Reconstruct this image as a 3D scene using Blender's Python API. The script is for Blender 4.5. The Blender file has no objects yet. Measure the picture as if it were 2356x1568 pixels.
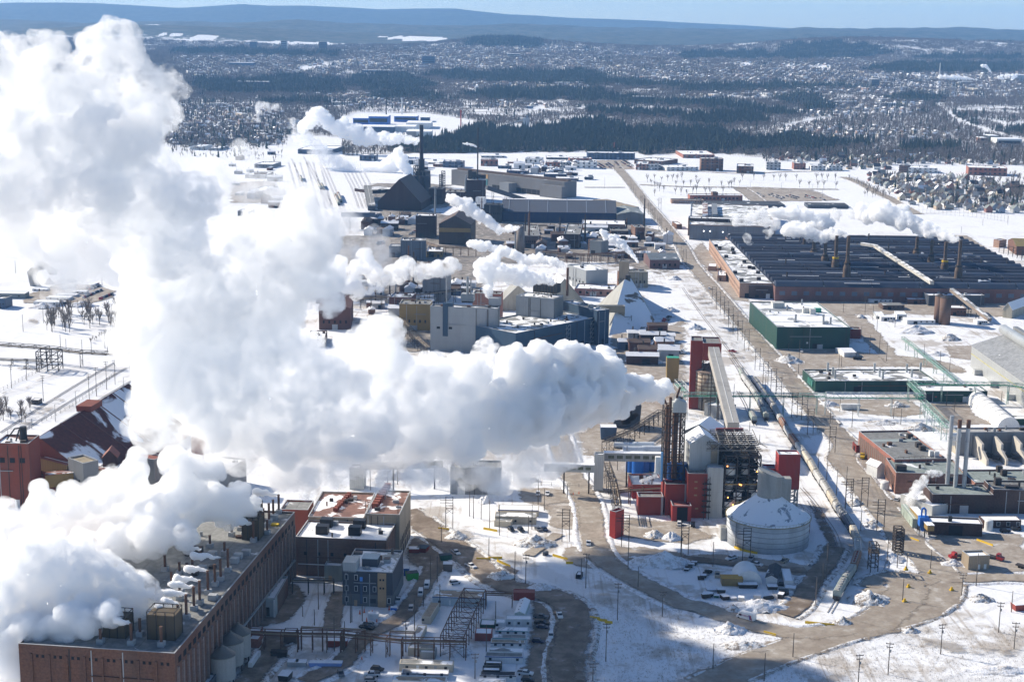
import bpy,bmesh,math,random
import numpy as np
from mathutils import Vector,Matrix,noise as mnoise
random.seed(7);RNG=np.random.default_rng(7)
S=bpy.context.scene
C=S.collection
R=math.radians
# ------------------------------------------------------------------ camera
F,CX,CY,W,H=3500.0,1178.0,784.0,2356.0,1568.0
CAMZ,PITCH,ROLL=222.0,R(11.7),0.012
cam=bpy.data.cameras.new('camera');camo=bpy.data.objects.new('camera',cam);C.objects.link(camo)
cam.sensor_width=36;cam.lens=F/W*36;cam.clip_start=5;cam.clip_end=90000
CR=Matrix.Rotation(R(90)-PITCH,3,'X')@Matrix.Rotation(ROLL,3,'Z')
camo.matrix_world=Matrix.Translation((0,0,CAMZ))@CR.to_4x4()
S.camera=camo
CAM=Vector((0,0,CAMZ))
def ss(a,b,x):
 t=min(1,max(0,(x-a)/(b-a)));return t*t*(3-2*t)
def ray(X,Y):
 return CR@Vector(((X-CX)/F,-(Y-CY)/F,-1))
def zat(X,Y,z=0.0):
 """the point at height z that the photograph shows at X, Y"""
 r=ray(X,Y);return CAM+r*((z-CAMZ)/r.z)
def dat(X,Y,d):
 """the point d metres ahead"""
 r=ray(X,Y);return CAM+r*(d/r.y)
def q(n,x,y):
 n-=1;return((n%3)*785.333+x/3.0,(n//3)*522.667+y/3.0)
def proj(p):
 v=CR.transposed()@(Vector(p)-CAM);return(CX+F*v.x/-v.z,CY-F*v.y/-v.z)
def hat(P,Y):
 """height above P (a ground point) of the point seen straight over it on row Y"""
 lo,hi=-20.0,400.0
 for _ in range(40):
  m=(lo+hi)/2
  if proj((P[0],P[1],m))[1]>Y:lo=m
  else:hi=m
 return lo
def terr_np(x,y):
 d=np.maximum(np.asarray(y,float),0);x=np.asarray(x,float)
 t=np.clip((d-2500)/6000,0,1);e=105*t*t*(3-2*t)
 n=(np.sin(x/700+d/900)+np.sin(x/410-d/640+1.3)+np.sin(x/1300+d/350+2))/3
 e=e+n*16*np.clip((d-3200)/3000,0,1)
 return e
def terr(x,y):return float(terr_np(x,y))
def gat(X,Y):
 """the terrain point seen at X, Y"""
 r=ray(X,Y);t=300.0/r.y
 if r.z>=0:return CAM+r*(9000/r.y)
 t=-CAMZ/r.z
 if t*r.y<2500:return CAM+r*t
 t=2400/r.y
 st=20/r.y
 for _ in range(600):
  p=CAM+r*t
  if p.z<=terr(p.x,p.y):break
  t+=st
 return CAM+r*t
  # ------------------------------------------------------------------ materials
MATS={}
def nt(name):
 m=bpy.data.materials.new(name);m.use_nodes=True;n=m.node_tree;n.nodes.clear();return m,n
class NT:
 def __init__(s,name):
  s.m,s.t=nt(name);s.out=s.n('ShaderNodeOutputMaterial')
 def n(s,typ,ins=None,**kw):
  x=s.t.nodes.new(typ)
  for k,v in kw.items():setattr(x,k,v)
  for k,v in(ins or{}).items():
   i=x.inputs[k]
   if isinstance(v,bpy.types.NodeSocket):s.t.links.new(v,i)
   else:i.default_value=v
  return x
 def noise(s,scale,detail=3,rough=.55,vec=None,dist=0.0):
  vec=vec or s.pos();return s.n('ShaderNodeTexNoise',{'Vector':vec,'Scale':scale,'Detail':detail,'Roughness':rough,'Distortion':dist}).outputs[0]
 def pos(s):
  if not hasattr(s,'_p'):s._p=s.n('ShaderNodeNewGeometry').outputs['Position']
  return s._p
 def obj(s):
  if not hasattr(s,'_o'):s._o=s.n('ShaderNodeTexCoord').outputs['Object']
  return s._o
 def ramp(s,f,a,b,lo=0.0,hi=1.0):
  return s.n('ShaderNodeMapRange',{0:f,1:a,2:b,3:lo,4:hi},interpolation_type='SMOOTHSTEP').outputs[0]
 def math(s,op,a,b=0.0,c=0.0):
  return s.n('ShaderNodeMath',{0:a,1:b,2:c},operation=op).outputs[0]
 def mix(s,f,a,b):
  x=s.n('ShaderNodeMix',data_type='RGBA')
  for i,v in((0,f),(6,a),(7,b)):
   if isinstance(v,bpy.types.NodeSocket):s.t.links.new(v,x.inputs[i])
   else:x.inputs[i].default_value=v if i==0 else(*v[:3],1)
  return x.outputs[2]
 def attr(s,a):return s.n('ShaderNodeAttribute',attribute_name=a)
 def bsdf(s,col,rough=.8,metal=0.0,spec=.3,bump=None,bstr=.3,bdist=.2):
  b=s.n('ShaderNodeBsdfPrincipled',{'Roughness':rough,'Metallic':metal,'Specular IOR Level':spec})
  if isinstance(col,bpy.types.NodeSocket):s.t.links.new(col,b.inputs[0])
  else:b.inputs[0].default_value=(*col[:3],1)
  if bump is not None:
   bp=s.n('ShaderNodeBump',{'Height':bump,'Strength':bstr,'Distance':bdist});s.t.links.new(bp.outputs[0],b.inputs['Normal'])
  return b.outputs[0]
 def done(s,sh):s.t.links.new(sh,s.out.inputs[0]);return s.m
def paint(name,col,rough=.7,metal=0.0,dirt=.45,scale=.25,dcol=(.09,.075,.06)):
 """weathered paint, cladding or masonry: streaky dirt over a base colour"""
 if name in MATS:return MATS[name]
 t=NT(name)
 mp=t.n('ShaderNodeMapping',{0:t.pos(),3:(1,1,.22)}).outputs[0]
 a=t.noise(scale,4,.6,mp);b=t.noise(scale*7,2,.5)
 c=t.mix(t.math('MULTIPLY',t.ramp(a,.42,.75),dirt),col,dcol)
 c=t.mix(t.math('MULTIPLY',t.ramp(b,.35,.75),.25),c,[x*.62 for x in col])
 MATS[name]=t.done(t.bsdf(c,rough,metal));return MATS[name]
def clad(name,col,pitch=1.0,rough=.55,dirt=.45,metal=0.0,dcol=(.1,.08,.06)):
 """profiled sheet cladding: thin vertical ribs (along the ground) as bump and tone"""
 if name in MATS:return MATS[name]
 t=NT(name)
 sx=t.n('ShaderNodeSeparateXYZ',{0:t.obj()})
 k=t.math('SINE',t.math('MULTIPLY',t.math('ADD',sx.outputs[0],sx.outputs[1]),6.283/pitch))
 mp=t.n('ShaderNodeMapping',{0:t.pos(),3:(1,1,.15)}).outputs[0]
 a=t.noise(.16,4,.6,mp);b=t.noise(.05,2,.5)
 pn=t.math('FRACT',t.math('MULTIPLY',sx.outputs[2],.16));
 c=t.mix(t.math('MULTIPLY',t.ramp(a,.45,.8),dirt),col,dcol)
 c=t.mix(t.math('MULTIPLY',t.ramp(b,.3,.7),.25),c,[x*.7 for x in col])
 c=t.mix(t.math('MULTIPLY',t.ramp(k,.3,1),.22),c,[x*.55 for x in col])
 c=t.mix(t.math('MULTIPLY',t.math('LESS_THAN',pn,.03),.25),c,[x*.5 for x in col])
 MATS[name]=t.done(t.bsdf(c,rough,metal,bump=k,bstr=.25,bdist=.1));return MATS[name]
def brick(name,col,col2,dirt=.4):
 if name in MATS:return MATS[name]
 t=NT(name)
 mp=t.n('ShaderNodeMapping',{0:t.pos(),3:(1,1,.2)}).outputs[0]
 a=t.noise(.12,5,.65,mp);b=t.noise(1.3,3,.6);cc=t.noise(.03,2)
 c=t.mix(t.ramp(b,.3,.7),col,col2)
 c=t.mix(t.math('MULTIPLY',t.ramp(a,.42,.72),dirt),c,(.05,.042,.036))
 c=t.mix(t.math('MULTIPLY',t.ramp(cc,.45,.65),.25),c,(.34,.27,.22))
 z=t.n('ShaderNodeSeparateXYZ',{0:t.pos()}).outputs[2]
 ln=t.math('LESS_THAN',t.math('FRACT',t.math('MULTIPLY',z,.5)),.12)
 c=t.mix(t.math('MULTIPLY',ln,.2),c,(.05,.04,.035))
 MATS[name]=t.done(t.bsdf(c,.9,bump=b,bstr=.3,bdist=.15));return MATS[name]
def roofm(name,col,snow=.5,scale=.09,seam=0.0):
 """flat roof: membrane or gravel partly under wind-swept snow; snow = share covered"""
 if name in MATS:return MATS[name]
 t=NT(name)
 a=t.noise(scale,5,.55,None,.6);b=t.noise(.5,3)
 th=.5+(.5-snow)*.42
 f=t.ramp(a,th-.02,th+.03)
 base=t.mix(t.ramp(b,.3,.7),col,[x*.7 for x in col])
 st=t.noise(.07,4,.6);base=t.mix(t.math('MULTIPLY',t.ramp(st,.5,.68),.45),base,[x*.45 for x in col])
 if seam:
  sx=t.n('ShaderNodeSeparateXYZ',{0:t.obj()})
  l1=t.math('LESS_THAN',t.math('FRACT',t.math('DIVIDE',sx.outputs[0],seam)),.03)
  base=t.mix(t.math('MULTIPLY',l1,.4),base,(.06,.06,.06))
 c=t.mix(f,base,(.8,.81,.83))
 MATS[name]=t.done(t.bsdf(c,.9,bump=f,bstr=.25,bdist=.2));return MATS[name]
def plain(name,col,rough=.6,metal=0.0,var=.2):
 if name in MATS:return MATS[name]
 t=NT(name);a=t.noise(1.1,3)
 MATS[name]=t.done(t.bsdf(t.mix(t.math('MULTIPLY',t.ramp(a,.3,.7),var),col,[x*.5 for x in col]),rough,metal));return MATS[name]
def glow(name,col,s):
 if name in MATS:return MATS[name]
 t=NT(name);MATS[name]=t.done(t.n('ShaderNodeEmission',{0:(*col,1),1:s}).outputs[0]);return MATS[name]
 # ------------------------------------------------------------------ mesh builder
class MB:
 def __init__(s):s.v,s.f,s.mi,s.mats=[],[],[],[]
 def m(s,mat):
  if mat not in s.mats:s.mats.append(mat)
  return s.mats.index(mat)
 def add(s,vs,fs,mat=None):
  o=len(s.v);s.v+=[tuple(v)for v in vs];k=s.m(mat)if mat else 0
  for f in fs:s.f.append([o+i for i in f]);s.mi.append(k)
 def box(s,c,d,rz=0.0,mat=None,base=True):
  """c: centre of the base, d: size"""
  x,y,z=d[0]/2,d[1]/2,d[2];co,si=math.cos(rz),math.sin(rz)
  vs=[]
  for k in(0,z):
   for a,b in((-x,-y),(x,-y),(x,y),(-x,y)):vs.append((c[0]+a*co-b*si,c[1]+a*si+b*co,c[2]+k))
  s.add(vs,[(3,2,1,0),(4,5,6,7),(0,1,5,4),(1,2,6,5),(2,3,7,6),(3,0,4,7)],mat);return s
 def prism(s,base,top,mat=None):
  n=len(base);s.add(list(base)+list(top),[list(range(n))[::-1],list(range(n,2*n))]+[(i,(i+1)%n,n+(i+1)%n,n+i)for i in range(n)],mat);return s
 def cyl(s,p,r,h,n=16,r2=None,mat=None,cap=True):
  r2=r if r2 is None else r2
  a=[(p[0]+r*math.cos(6.28319*i/n),p[1]+r*math.sin(6.28319*i/n),p[2])for i in range(n)]
  b=[(p[0]+r2*math.cos(6.28319*i/n),p[1]+r2*math.sin(6.28319*i/n),p[2]+h)for i in range(n)]
  s.prism(a,b,mat);return s
 def lathe(s,p,prof,n=24,mat=None):
  vs,fs=[],[]
  for r,z in prof:
   for i in range(n):vs.append((p[0]+r*math.cos(6.28319*i/n),p[1]+r*math.sin(6.28319*i/n),p[2]+z))
  for k in range(len(prof)-1):
   for i in range(n):fs.append((k*n+i,k*n+(i+1)%n,(k+1)*n+(i+1)%n,(k+1)*n+i))
  fs.append(list(range(n))[::-1]);fs.append([(len(prof)-1)*n+i for i in range(n)])
  s.add(vs,fs,mat);return s
 def bar(s,a,b,w,h=None,mat=None,n=4):
  a,b=Vector(a),Vector(b);d=b-a
  if d.length<1e-6:return s
  d.normalize();up=Vector((0,0,1))if abs(d.z)<.95 else Vector((0,1,0))
  u=d.cross(up).normalized();w2=u.cross(d)
  h=h or w
  if n==4:off=[(-.5,-.5),(.5,-.5),(.5,.5),(-.5,.5)]
  else:off=[(.5*math.cos(6.28319*i/n),.5*math.sin(6.28319*i/n))for i in range(n)]
  A=[a+u*x*w+w2*y*h for x,y in off];B=[b+u*x*w+w2*y*h for x,y in off]
  s.prism(A,B,mat);return s
 def tube(s,pts,w,mat=None,n=6):
  for a,b in zip(pts[:-1],pts[1:]):s.bar(a,b,w,w,mat,n)
  return s
 def build(s,name,mat=None,parent=None,smooth=False,loc=None):
  me=bpy.data.meshes.new(name)
  vs=s.v
  if loc is not None:vs=[(v[0]-loc[0],v[1]-loc[1],v[2]-loc[2])for v in vs]
  me.from_pydata(vs,[],s.f)
  if s.mats:
   for m in s.mats:me.materials.append(m)
   me.polygons.foreach_set('material_index',s.mi)
  elif mat:me.materials.append(mat)
  bm=bmesh.new();bm.from_mesh(me);bmesh.ops.recalc_face_normals(bm,faces=bm.faces);bm.to_mesh(me);bm.free()
  if smooth:me.polygons.foreach_set('use_smooth',[True]*len(me.polygons))
  o=bpy.data.objects.new(name,me);C.objects.link(o)
  if loc is not None:o.location=loc
  if parent:o.parent=parent
  return o
def tag(o,label=None,cat=None,group=None,kind=None):
 for k,v in(('label',label),('category',cat),('group',group),('kind',kind)):
  if v:o[k]=v
 return o
def empty(name,loc,rz=0.0,label=None,cat=None,group=None):
 o=bpy.data.objects.new(name,None);C.objects.link(o);o.location=loc;o.rotation_euler=(0,0,rz);o.empty_display_size=2
 return tag(o,label,cat,group)
KIDS={}
def copy_tree(o,parent=None):
 c=o.copy();C.objects.link(c)
 if parent:c.parent=parent
 for ch in list(o.children):copy_tree(ch,c)
 return c
def put(proto,first,loc,rz=0.0,label=None,cat=None,group=None,scale=None):
 """the prototype itself the first time, a copy of the whole thing afterwards"""
 o=proto if first else copy_tree(proto)
 o.location=loc;o.rotation_euler=(0,0,rz)
 if scale:o.scale=(scale,)*3 if not hasattr(scale,'__len__')else scale
 return tag(o,label,cat,group)
 # ------------------------------------------------------------------ light, sky, air
SUN_EL=R(31);SUNV=Vector((-.875*math.cos(SUN_EL),.484*math.cos(SUN_EL),math.sin(SUN_EL))).normalized()
w=bpy.data.worlds.new('World');S.world=w;w.use_nodes=True
wt=w.node_tree;wt.nodes.clear()
sky=wt.nodes.new('ShaderNodeTexSky');sky.sky_type='NISHITA';sky.sun_disc=False
sky.sun_elevation=SUN_EL;sky.sun_rotation=math.atan2(SUNV.x,SUNV.y);sky.altitude=200;sky.air_density=.8;sky.dust_density=.25;sky.ozone_density=4.0
bg=wt.nodes.new('ShaderNodeBackground');bg.inputs[1].default_value=.09
wo=wt.nodes.new('ShaderNodeOutputWorld');wt.links.new(sky.outputs[0],bg.inputs[0]);wt.links.new(bg.outputs[0],wo.inputs[0])
sl=bpy.data.lights.new('sun','SUN');sl.energy=4.6;sl.angle=R(.53);sl.color=(1,.91,.77)
so=bpy.data.objects.new('sun',sl);C.objects.link(so);so.rotation_euler=SUNV.to_track_quat('Z','Y').to_euler();so.location=(-300,300,400)
S.view_settings.view_transform='Standard';S.view_settings.look='None';S.view_settings.gamma=1;S.view_settings.exposure=.74
S.cycles.use_denoising=True;S.cycles.max_bounces=48;S.cycles.diffuse_bounces=3;S.cycles.glossy_bounces=2;S.cycles.transparent_max_bounces=16;S.cycles.volume_bounces=28
S.cycles.volume_step_rate=1.0;S.cycles.volume_max_steps=256
S.cycles.sample_clamp_indirect=6;S.cycles.caustics_reflective=False;S.cycles.caustics_refractive=False
S.cycles.use_adaptive_sampling=True;S.cycles.adaptive_threshold=.02
try:
 S.cycles.denoiser='OPENIMAGEDENOISE';S.cycles.denoising_input_passes='RGB_ALBEDO_NORMAL';S.cycles.denoising_prefilter='ACCURATE'
except Exception:pass
def volume_mat(name,col,dens,aniso=0.0):
 t=NT(name);v=t.n('ShaderNodeVolumePrincipled',{'Color':(*col,1),'Anisotropy':aniso})
 v.inputs['Density'].default_value=dens if not isinstance(dens,str)else 0
 t.t.links.new(v.outputs[0],t.out.inputs[1]);return t,v
t_,v_=volume_mat('air',(.27,.56,1.0),4.4e-5,0.0)
hz=MB();hz.box((0,11000,-4),(28000,24400,570));hz=hz.build('haze',t_.m);tag(hz,kind='stuff')
 # ------------------------------------------------------------------ the land
EO={'A':(1900,480,3.092),'B':(2400,480,3.092),'C':(3080,480,3.092),'D':(1300,480,3.092),'F':(2260,1240,2.945),'G':(2260,1640,3.92),'H':(3140,1540,3.3643),'I':(0,1560,2.9413),'J':(1000,1760,3.3643),'K':(850,2090,3.3643),'L':(1480,1020,2.354),'M':(2640,2050,3.92),'N':(1700,2150,3.862),'O':(1200,1980,3.862),'T':(2640,1700,3.824),'Z':(3000,1900,3.92)}
def e(k,x,y):
 if isinstance(k,int):return q(k,x,y)
 o=EO[k];return((o[0]+x/o[2])*.613542,(o[1]+y/o[2])*.613542)
def lerp_pts(pts,x):return np.interp(x,[p[0]for p in pts],[p[1]for p in pts])
RIDGE1=[(-200,52),(0,50),(120,47),(200,52),(350,50),(520,52),(680,47),(790,56),(1000,58),(1180,56),(1300,60),(1450,62),(1560,62),(1700,66),(1800,62),(1830,57),(1870,61),(1960,63),(2100,66),(2250,70),(2356,73),(2600,76)]
RIDGE2=[(-200,14),(0,11),(60,9),(160,9),(240,11),(330,16),(420,21),(480,18),(560,13),(620,16),(700,16),(800,20),(870,24),(950,22),(1040,22),(1110,30),(1160,35),(1230,38),(1300,43),(1400,46),(1500,50),(1600,55),(1700,60),(1800,66),(2000,74),(2600,95)]
PROJM=np.array(CR.transposed())
def proj_np(x,y,z):
 v=PROJM@np.stack([x,y,z-CAMZ]);return CX+F*v[0]/-v[2],CY-F*v[1]/-v[2]
HSIN=[(900,700,1.7,.3),(420,500,-1.1,2.1),(230,260,.8,4),(1700,1500,.4,1.1),(140,170,2.2,.7),(80,95,.9,5.1)]
def hnoise(x,y):
 s=0;
 for i,(a,b,c,p)in enumerate(HSIN):s=s+np.sin(x/a*1.9+np.sin(y/b*1.3+c)*1.5+p)*np.cos(y/b*1.7-c*x/a+p*2)*(a/900)**.55
 return s/2.5
def land_z(x,y):
 z=terr_np(x,y);X=CX+F*x/np.maximum(y,1)
 n=hnoise(x,y)
 for prof,dr,w in((RIDGE1,12500,2300),(RIDGE2,19500,2300)):
  Y=lerp_pts(prof,X);top=CAMZ+(60+.012*(X-CX)-Y)/F*dr*1.0
  g=np.exp(-((y-dr)/w)**2);z=np.maximum(z,z*(1-g)+top*g)if dr>15000 else z*(1-g)+(top-8)*g
 z=z+n*26*np.clip((y-8200)/2500,0,1)*np.clip((18500-y)/4500,.12,1)
 for X0,d0,wx,wd,hh in((1130,8000,260,400,28),(1210,8300,500,600,24),(1990,7600,480,500,40),(1900,8300,700,600,60),(260,8800,900,600,70),(750,9500,1500,600,40),(2300,8300,600,600,40)):
  x0=(X0-CX)/F*d0;z=z+hh*np.exp(-((x-x0)/wx)**2-((y-d0)/wd)**2)
 return z
def inpoly(X,Y,P):
 c=np.zeros(len(X),bool);j=len(P)-1
 for i in range(len(P)):
  xi,yi=P[i];xj,yj=P[j]
  if yi!=yj:c^=((yi>Y)!=(yj>Y))&(X<(xj-xi)*(Y-yi)/(yj-yi)+xi)
  j=i
 return c
q2=lambda*a:[q(2,a[i],a[i+1])for i in range(0,len(a),2)]
q3=lambda*a:[q(3,a[i],a[i+1])for i in range(0,len(a),2)]
q1=lambda*a:[q(1,a[i],a[i+1])for i in range(0,len(a),2)]
CONIFER=[q2(480,1060,520,990,820,930,870,890,1050,870,1300,900,1600,850,1800,830,2000,900,2360,890,2360,1050,2100,1065,1690,1045,1300,1050,930,1060,700,1080),q3(-10,900,200,890,420,960,620,980,780,930,1000,990,1310,980,1300,1010,1000,1040,600,1050,300,1060,-10,1050),q2(550,510,800,490,1100,500,1500,490,1700,490,1900,550,2360,590,2360,615,1900,600,1500,585,1100,575,800,560,560,530),q2(240,660,480,620,760,690,760,715,500,700,250,690),q2(840,640,1100,620,1700,620,2050,680,2360,700,2360,730,1950,720,1500,690,1100,690,850,680),q2(30,560,150,510,480,520,560,560,700,600,500,630,200,640,30,600),q3(0,600,350,580,880,590,1250,600,1250,615,880,610,500,640,0,645),q3(640,680,850,650,950,690,1050,740,1050,765,850,760,700,720),q3(1420,680,1640,650,1820,690,1800,710,1500,705),q3(1250,470,1600,440,2200,440,2360,450,2360,500,1800,510,1300,500),q3(700,310,1000,290,1300,310,1500,360,1300,400,900,410,650,400),q3(0,365,400,355,800,370,800,410,0,410),q3(1600,380,2360,380,2360,420,1600,415),q2(880,250,1150,230,1350,270,1420,330,1200,330,1000,320,850,310),q1(1200,350,1600,340,2000,360,2350,370,2350,395,1700,385,1200,380),q1(1340,540,1700,560,1950,520,2350,560,2350,660,1900,650,1500,660,1340,620),q1(1800,690,2356,700,2356,725,1800,720),q3(0,700,300,690,600,760,900,800,600,800,300,760,0,740),q3(0,800,450,790,600,850,300,870,0,860),q3(1850,780,2100,900,2360,900,2360,945,2050,880,1850,800),q3(1500,1010,1900,1000,1900,1050,1500,1050),q2(300,980,560,1000,520,1040,350,1040),q2(1600,740,1800,760,2356,790,2356,820,1800,800)]
FIELD=[q2(270,258,480,250,720,260,700,285,480,285),q1(1690,285,2000,290,2350,298,2350,315,2000,315,1700,298),q1(1320,250,1470,250,1480,275,1440,292,1330,272),q1(1130,235,1240,240,1200,247),q2(1330,740,1500,760,1750,728,1700,765,1500,780,1150,775),q2(820,690,930,710,930,740,850,740),q3(860,465,1000,445,1090,455,1000,475),q3(640,460,760,450,800,470,700,475),q3(340,435,480,430,500,460,400,465),q3(1500,330,1680,350,1640,356),q3(1330,335,1410,335,1400,345),q3(650,318,710,316,705,325),q1(1025,165,1090,162,1080,174),q1(2050,470,2356,420,2356,440,2100,500),q3(2110,840,2250,860,2360,830,2360,890,2200,880),q2(1350,850,1530,840,1540,870,1380,885),q2(1900,660,1980,655,1980,670,1910,672),q3(310,1075,540,1090,540,1110,310,1100),q2(1960,630,2150,615,2230,640,2000,640),q1(1120,270,1500,285,1400,292,1150,282)]
ROADS=[q3(1760,720,1790,735,1830,770,1850,800,1930,850,2060,895,2200,935,2356,985),q1(1985,950,2000,1000,1985,1040,2010,1100,2015,1160),q1(2270,990,2356,1080,2400,1150),q3(720,872,900,835,1000,815)]
TOWN=[q2(0,320,800,330,1300,300,1900,350,2360,350,2360,590,1900,550,1500,470,900,480,400,480,0,480),q3(0,400,700,360,1300,420,1700,430,2356,440,2356,680,1800,680,1200,640,600,660,0,690),q3(950,690,1400,680,1700,730,1650,780,1250,810,950,810,750,770),q2(860,700,1350,715,1540,735,1300,750,900,745),q2(740,570,1500,580,2000,590,1900,620,1100,620,750,600),q3(600,880,1300,880,1900,920,1900,970,1300,975,600,940),q1(1200,390,2000,380,2356,450,2356,520,1300,540),q1(1150,720,1800,720,2000,850,1950,990,1150,1000),q1(1880,580,2300,600,2356,700,1900,640),q2(0,650,240,640,750,730,700,750,0,740),q1(100,1100,750,950,750,1150,300,1400,50,1450),q1(1200,300,1700,300,2200,330,2200,350,1300,340)]
NOSPOT=[q2(470,1060,1690,1050,2040,1050,2080,1075,2356,1060,2360,1568,0,1568,0,1080),q3(-10,1050,300,1070,560,1090,800,1095,1100,1090,1500,1120,1900,1110,2360,1150,2360,1568,0,1568),q1(0,1000,400,1000,700,960,1200,1020,1900,1000,2000,930,2360,950,2360,1568,0,1568),q2(80,780,560,780,830,820,1000,850,860,900,640,980,100,960,0,820),q2(1060,870,1330,860,1310,900,1060,905)]
def nospot(X,Y):
 k=np.zeros(len(X),bool)
 for P in NOSPOT:k|=inpoly(X,Y,P)
 return k
nd,na=420,300
dd=np.concatenate([[-60,200,380],np.geomspace(430,22800,nd)]);aa=np.linspace(-.46,.46,na)
DDm,AA=np.meshgrid(dd,aa,indexing='ij');XX=np.tan(AA)*(DDm+260);YY=DDm
ZZ=land_z(XX.ravel(),YY.ravel()).reshape(XX.shape)
PX,PY=proj_np(XX.ravel(),np.maximum(YY.ravel(),100),ZZ.ravel())
def cover(PX,PY,x,y):
 con=np.zeros(len(PX),bool);fld=con.copy();tw=con.copy();rd=con.copy()
 wx=PX+9*np.sin(PX/13+PY)*1.0;wy=PY+2.2*np.sin(PX/7.3+1)+1.5*np.sin(PX/19+PY/5)
 for P in CONIFER:con|=inpoly(wx,wy,P)
 for P in FIELD:fld|=inpoly(wx,PY+.3*(wy-PY),P)
 for P in TOWN:tw|=inpoly(wx,wy,P)
 for L in ROADS:
  for a,b in zip(L[:-1],L[1:]):
   t=np.clip(((PX-a[0])*(b[0]-a[0])+(PY-a[1])*(b[1]-a[1]))/((b[0]-a[0])**2+(b[1]-a[1])**2+1e-9),0,1)
   rd|=np.hypot(PX-a[0]-t*(b[0]-a[0]),(PY-a[1]-t*(b[1]-a[1]))*1.6)<7
 return con&~rd,fld,tw&~con&~fld&~rd,rd
con,fld,tw,rd=cover(PX,PY,XX.ravel(),YY.ravel())
far=np.clip((YY.ravel()-7800)/900,0,1)
wood=np.where(fld|rd,0,np.where(con,.9,np.where(tw,.2,.44)))
wood=np.maximum(wood*(YY.ravel()>2150)*~nospot(PX,PY),far*np.where(fld,0,.97))
me=bpy.data.meshes.new('ground');nv=XX.size
fc=[]
idx=np.arange(nv).reshape(XX.shape);fc=np.stack([idx[:-1,:-1],idx[:-1,1:],idx[1:,1:],idx[1:,:-1]],-1).reshape(-1,4)
me.from_pydata(np.stack([XX.ravel(),YY.ravel(),ZZ.ravel()],1).tolist(),[],fc.tolist())
at=me.attributes.new('wood','FLOAT','POINT');at.data.foreach_set('value',wood.astype(np.float32))
me.polygons.foreach_set('use_smooth',[True]*len(me.polygons))
t=NT('snow_ground')
wv=t.attr('wood').outputs['Fac']
g1=t.noise(.012,6,.6);g2=t.noise(.1,5,.62,None,.4);g3=t.noise(.55,4,.6);g4=t.noise(.0035,4,.55);g5=t.noise(.02,4,.6)
SNOW=(.76,.765,.78)
c=t.mix(t.math('MULTIPLY',t.ramp(g2,.5,.72),.16),SNOW,(.45,.42,.39))
c=t.mix(t.math('MULTIPLY',t.ramp(g3,.6,.72),.22),c,(.36,.32,.27))
c=t.mix(t.math('MULTIPLY',t.ramp(g1,.56,.7),.22),c,(.42,.36,.3))
fo=t.mix(t.ramp(g5,.4,.62),(.035,.042,.038),(.16,.14,.125))
fo=t.mix(t.math('MULTIPLY',t.ramp(g1,.6,.68),.28),fo,(.5,.5,.52))
sp=t.n('ShaderNodeSeparateXYZ',{0:t.pos()});near=t.math('MULTIPLY',t.ramp(sp.outputs[1],1900,1300,0,1),t.ramp(sp.outputs[0],-330,-150,0,1))
st=[]
for an,sc in((1.1,(.35,.012,1)),(-.5,(.3,.015,1)),(.3,(.5,.02,1))):
 mp=t.n('ShaderNodeMapping',{0:t.pos(),2:(0,0,an),3:sc}).outputs[0];st.append(t.ramp(t.noise(1.0,3,.55,mp),.58,.68))
strk=t.math('MULTIPLY',t.math('MAXIMUM',st[0],t.math('MAXIMUM',st[1],st[2])),t.ramp(g5,.42,.6))
c=t.mix(t.math('MULTIPLY',t.math('MULTIPLY',strk,near),.75),c,(.4,.35,.3))
dm=t.ramp(t.math('ADD',t.math('MULTIPLY',g5,.65),t.math('MULTIPLY',g2,.35)),.5,.6)
c=t.mix(t.math('MULTIPLY',t.math('MULTIPLY',dm,near),.75),c,(.36,.31,.255))
sk=t.ramp(t.noise(2.2,3,.7),.66,.74);c=t.mix(t.math('MULTIPLY',sk,.35),c,(.2,.17,.14))
fo=t.mix(t.ramp(sp.outputs[1],7200,8600,0,1),fo,t.mix(t.ramp(g1,.42,.6),(.022,.036,.028),(.062,.07,.058)))
wf=t.ramp(t.math('ADD',wv,t.math('MULTIPLY',t.math('SUBTRACT',g5,.5),.9)),.4,.62)
c=t.mix(wf,c,fo)
bh=t.math('ADD',t.math('MULTIPLY',g2,1.2),t.math('MULTIPLY',g3,.3))
me.materials.append(t.done(t.bsdf(c,.9,bump=bh,bstr=.5,bdist=1.0)))
ground=bpy.data.objects.new('ground',me);C.objects.link(ground);tag(ground,kind='structure')
 # ------------------------------------------------------------------ trees of the woods
bark=plain('bark',(.1,.08,.07),.95);needles=plain('needles',(.04,.054,.038),.95,0,.5);twig=plain('twig',(.27,.23,.2),.95,0,.5)
def conifer(h,r,rg,tiers=7,n=9):
 m=MB();m.cyl((0,0,0),.18,h*.3,5,.12,bark)
 for k in range(tiers):
  z0=h*(.1+.82*k/tiers);z1=min(h,z0+h*.26);rr=r*(1-k/tiers)**.85+.15
  vs=[(rg.uniform(-.1,.1),rg.uniform(-.1,.1),z1)]
  for i in range(n):
   a=6.283*(i+rg.uniform(-.3,.3))/n;q_=rr*(rg.uniform(.55,1.15)if i%2 else rg.uniform(.3,.7));vs.append((q_*math.cos(a),q_*math.sin(a),z0-rg.uniform(-.2,.4)*h*.03))
  m.add(vs,[(0,i+1,(i+1)%n+1)for i in range(n)],needles)
 return m
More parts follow.
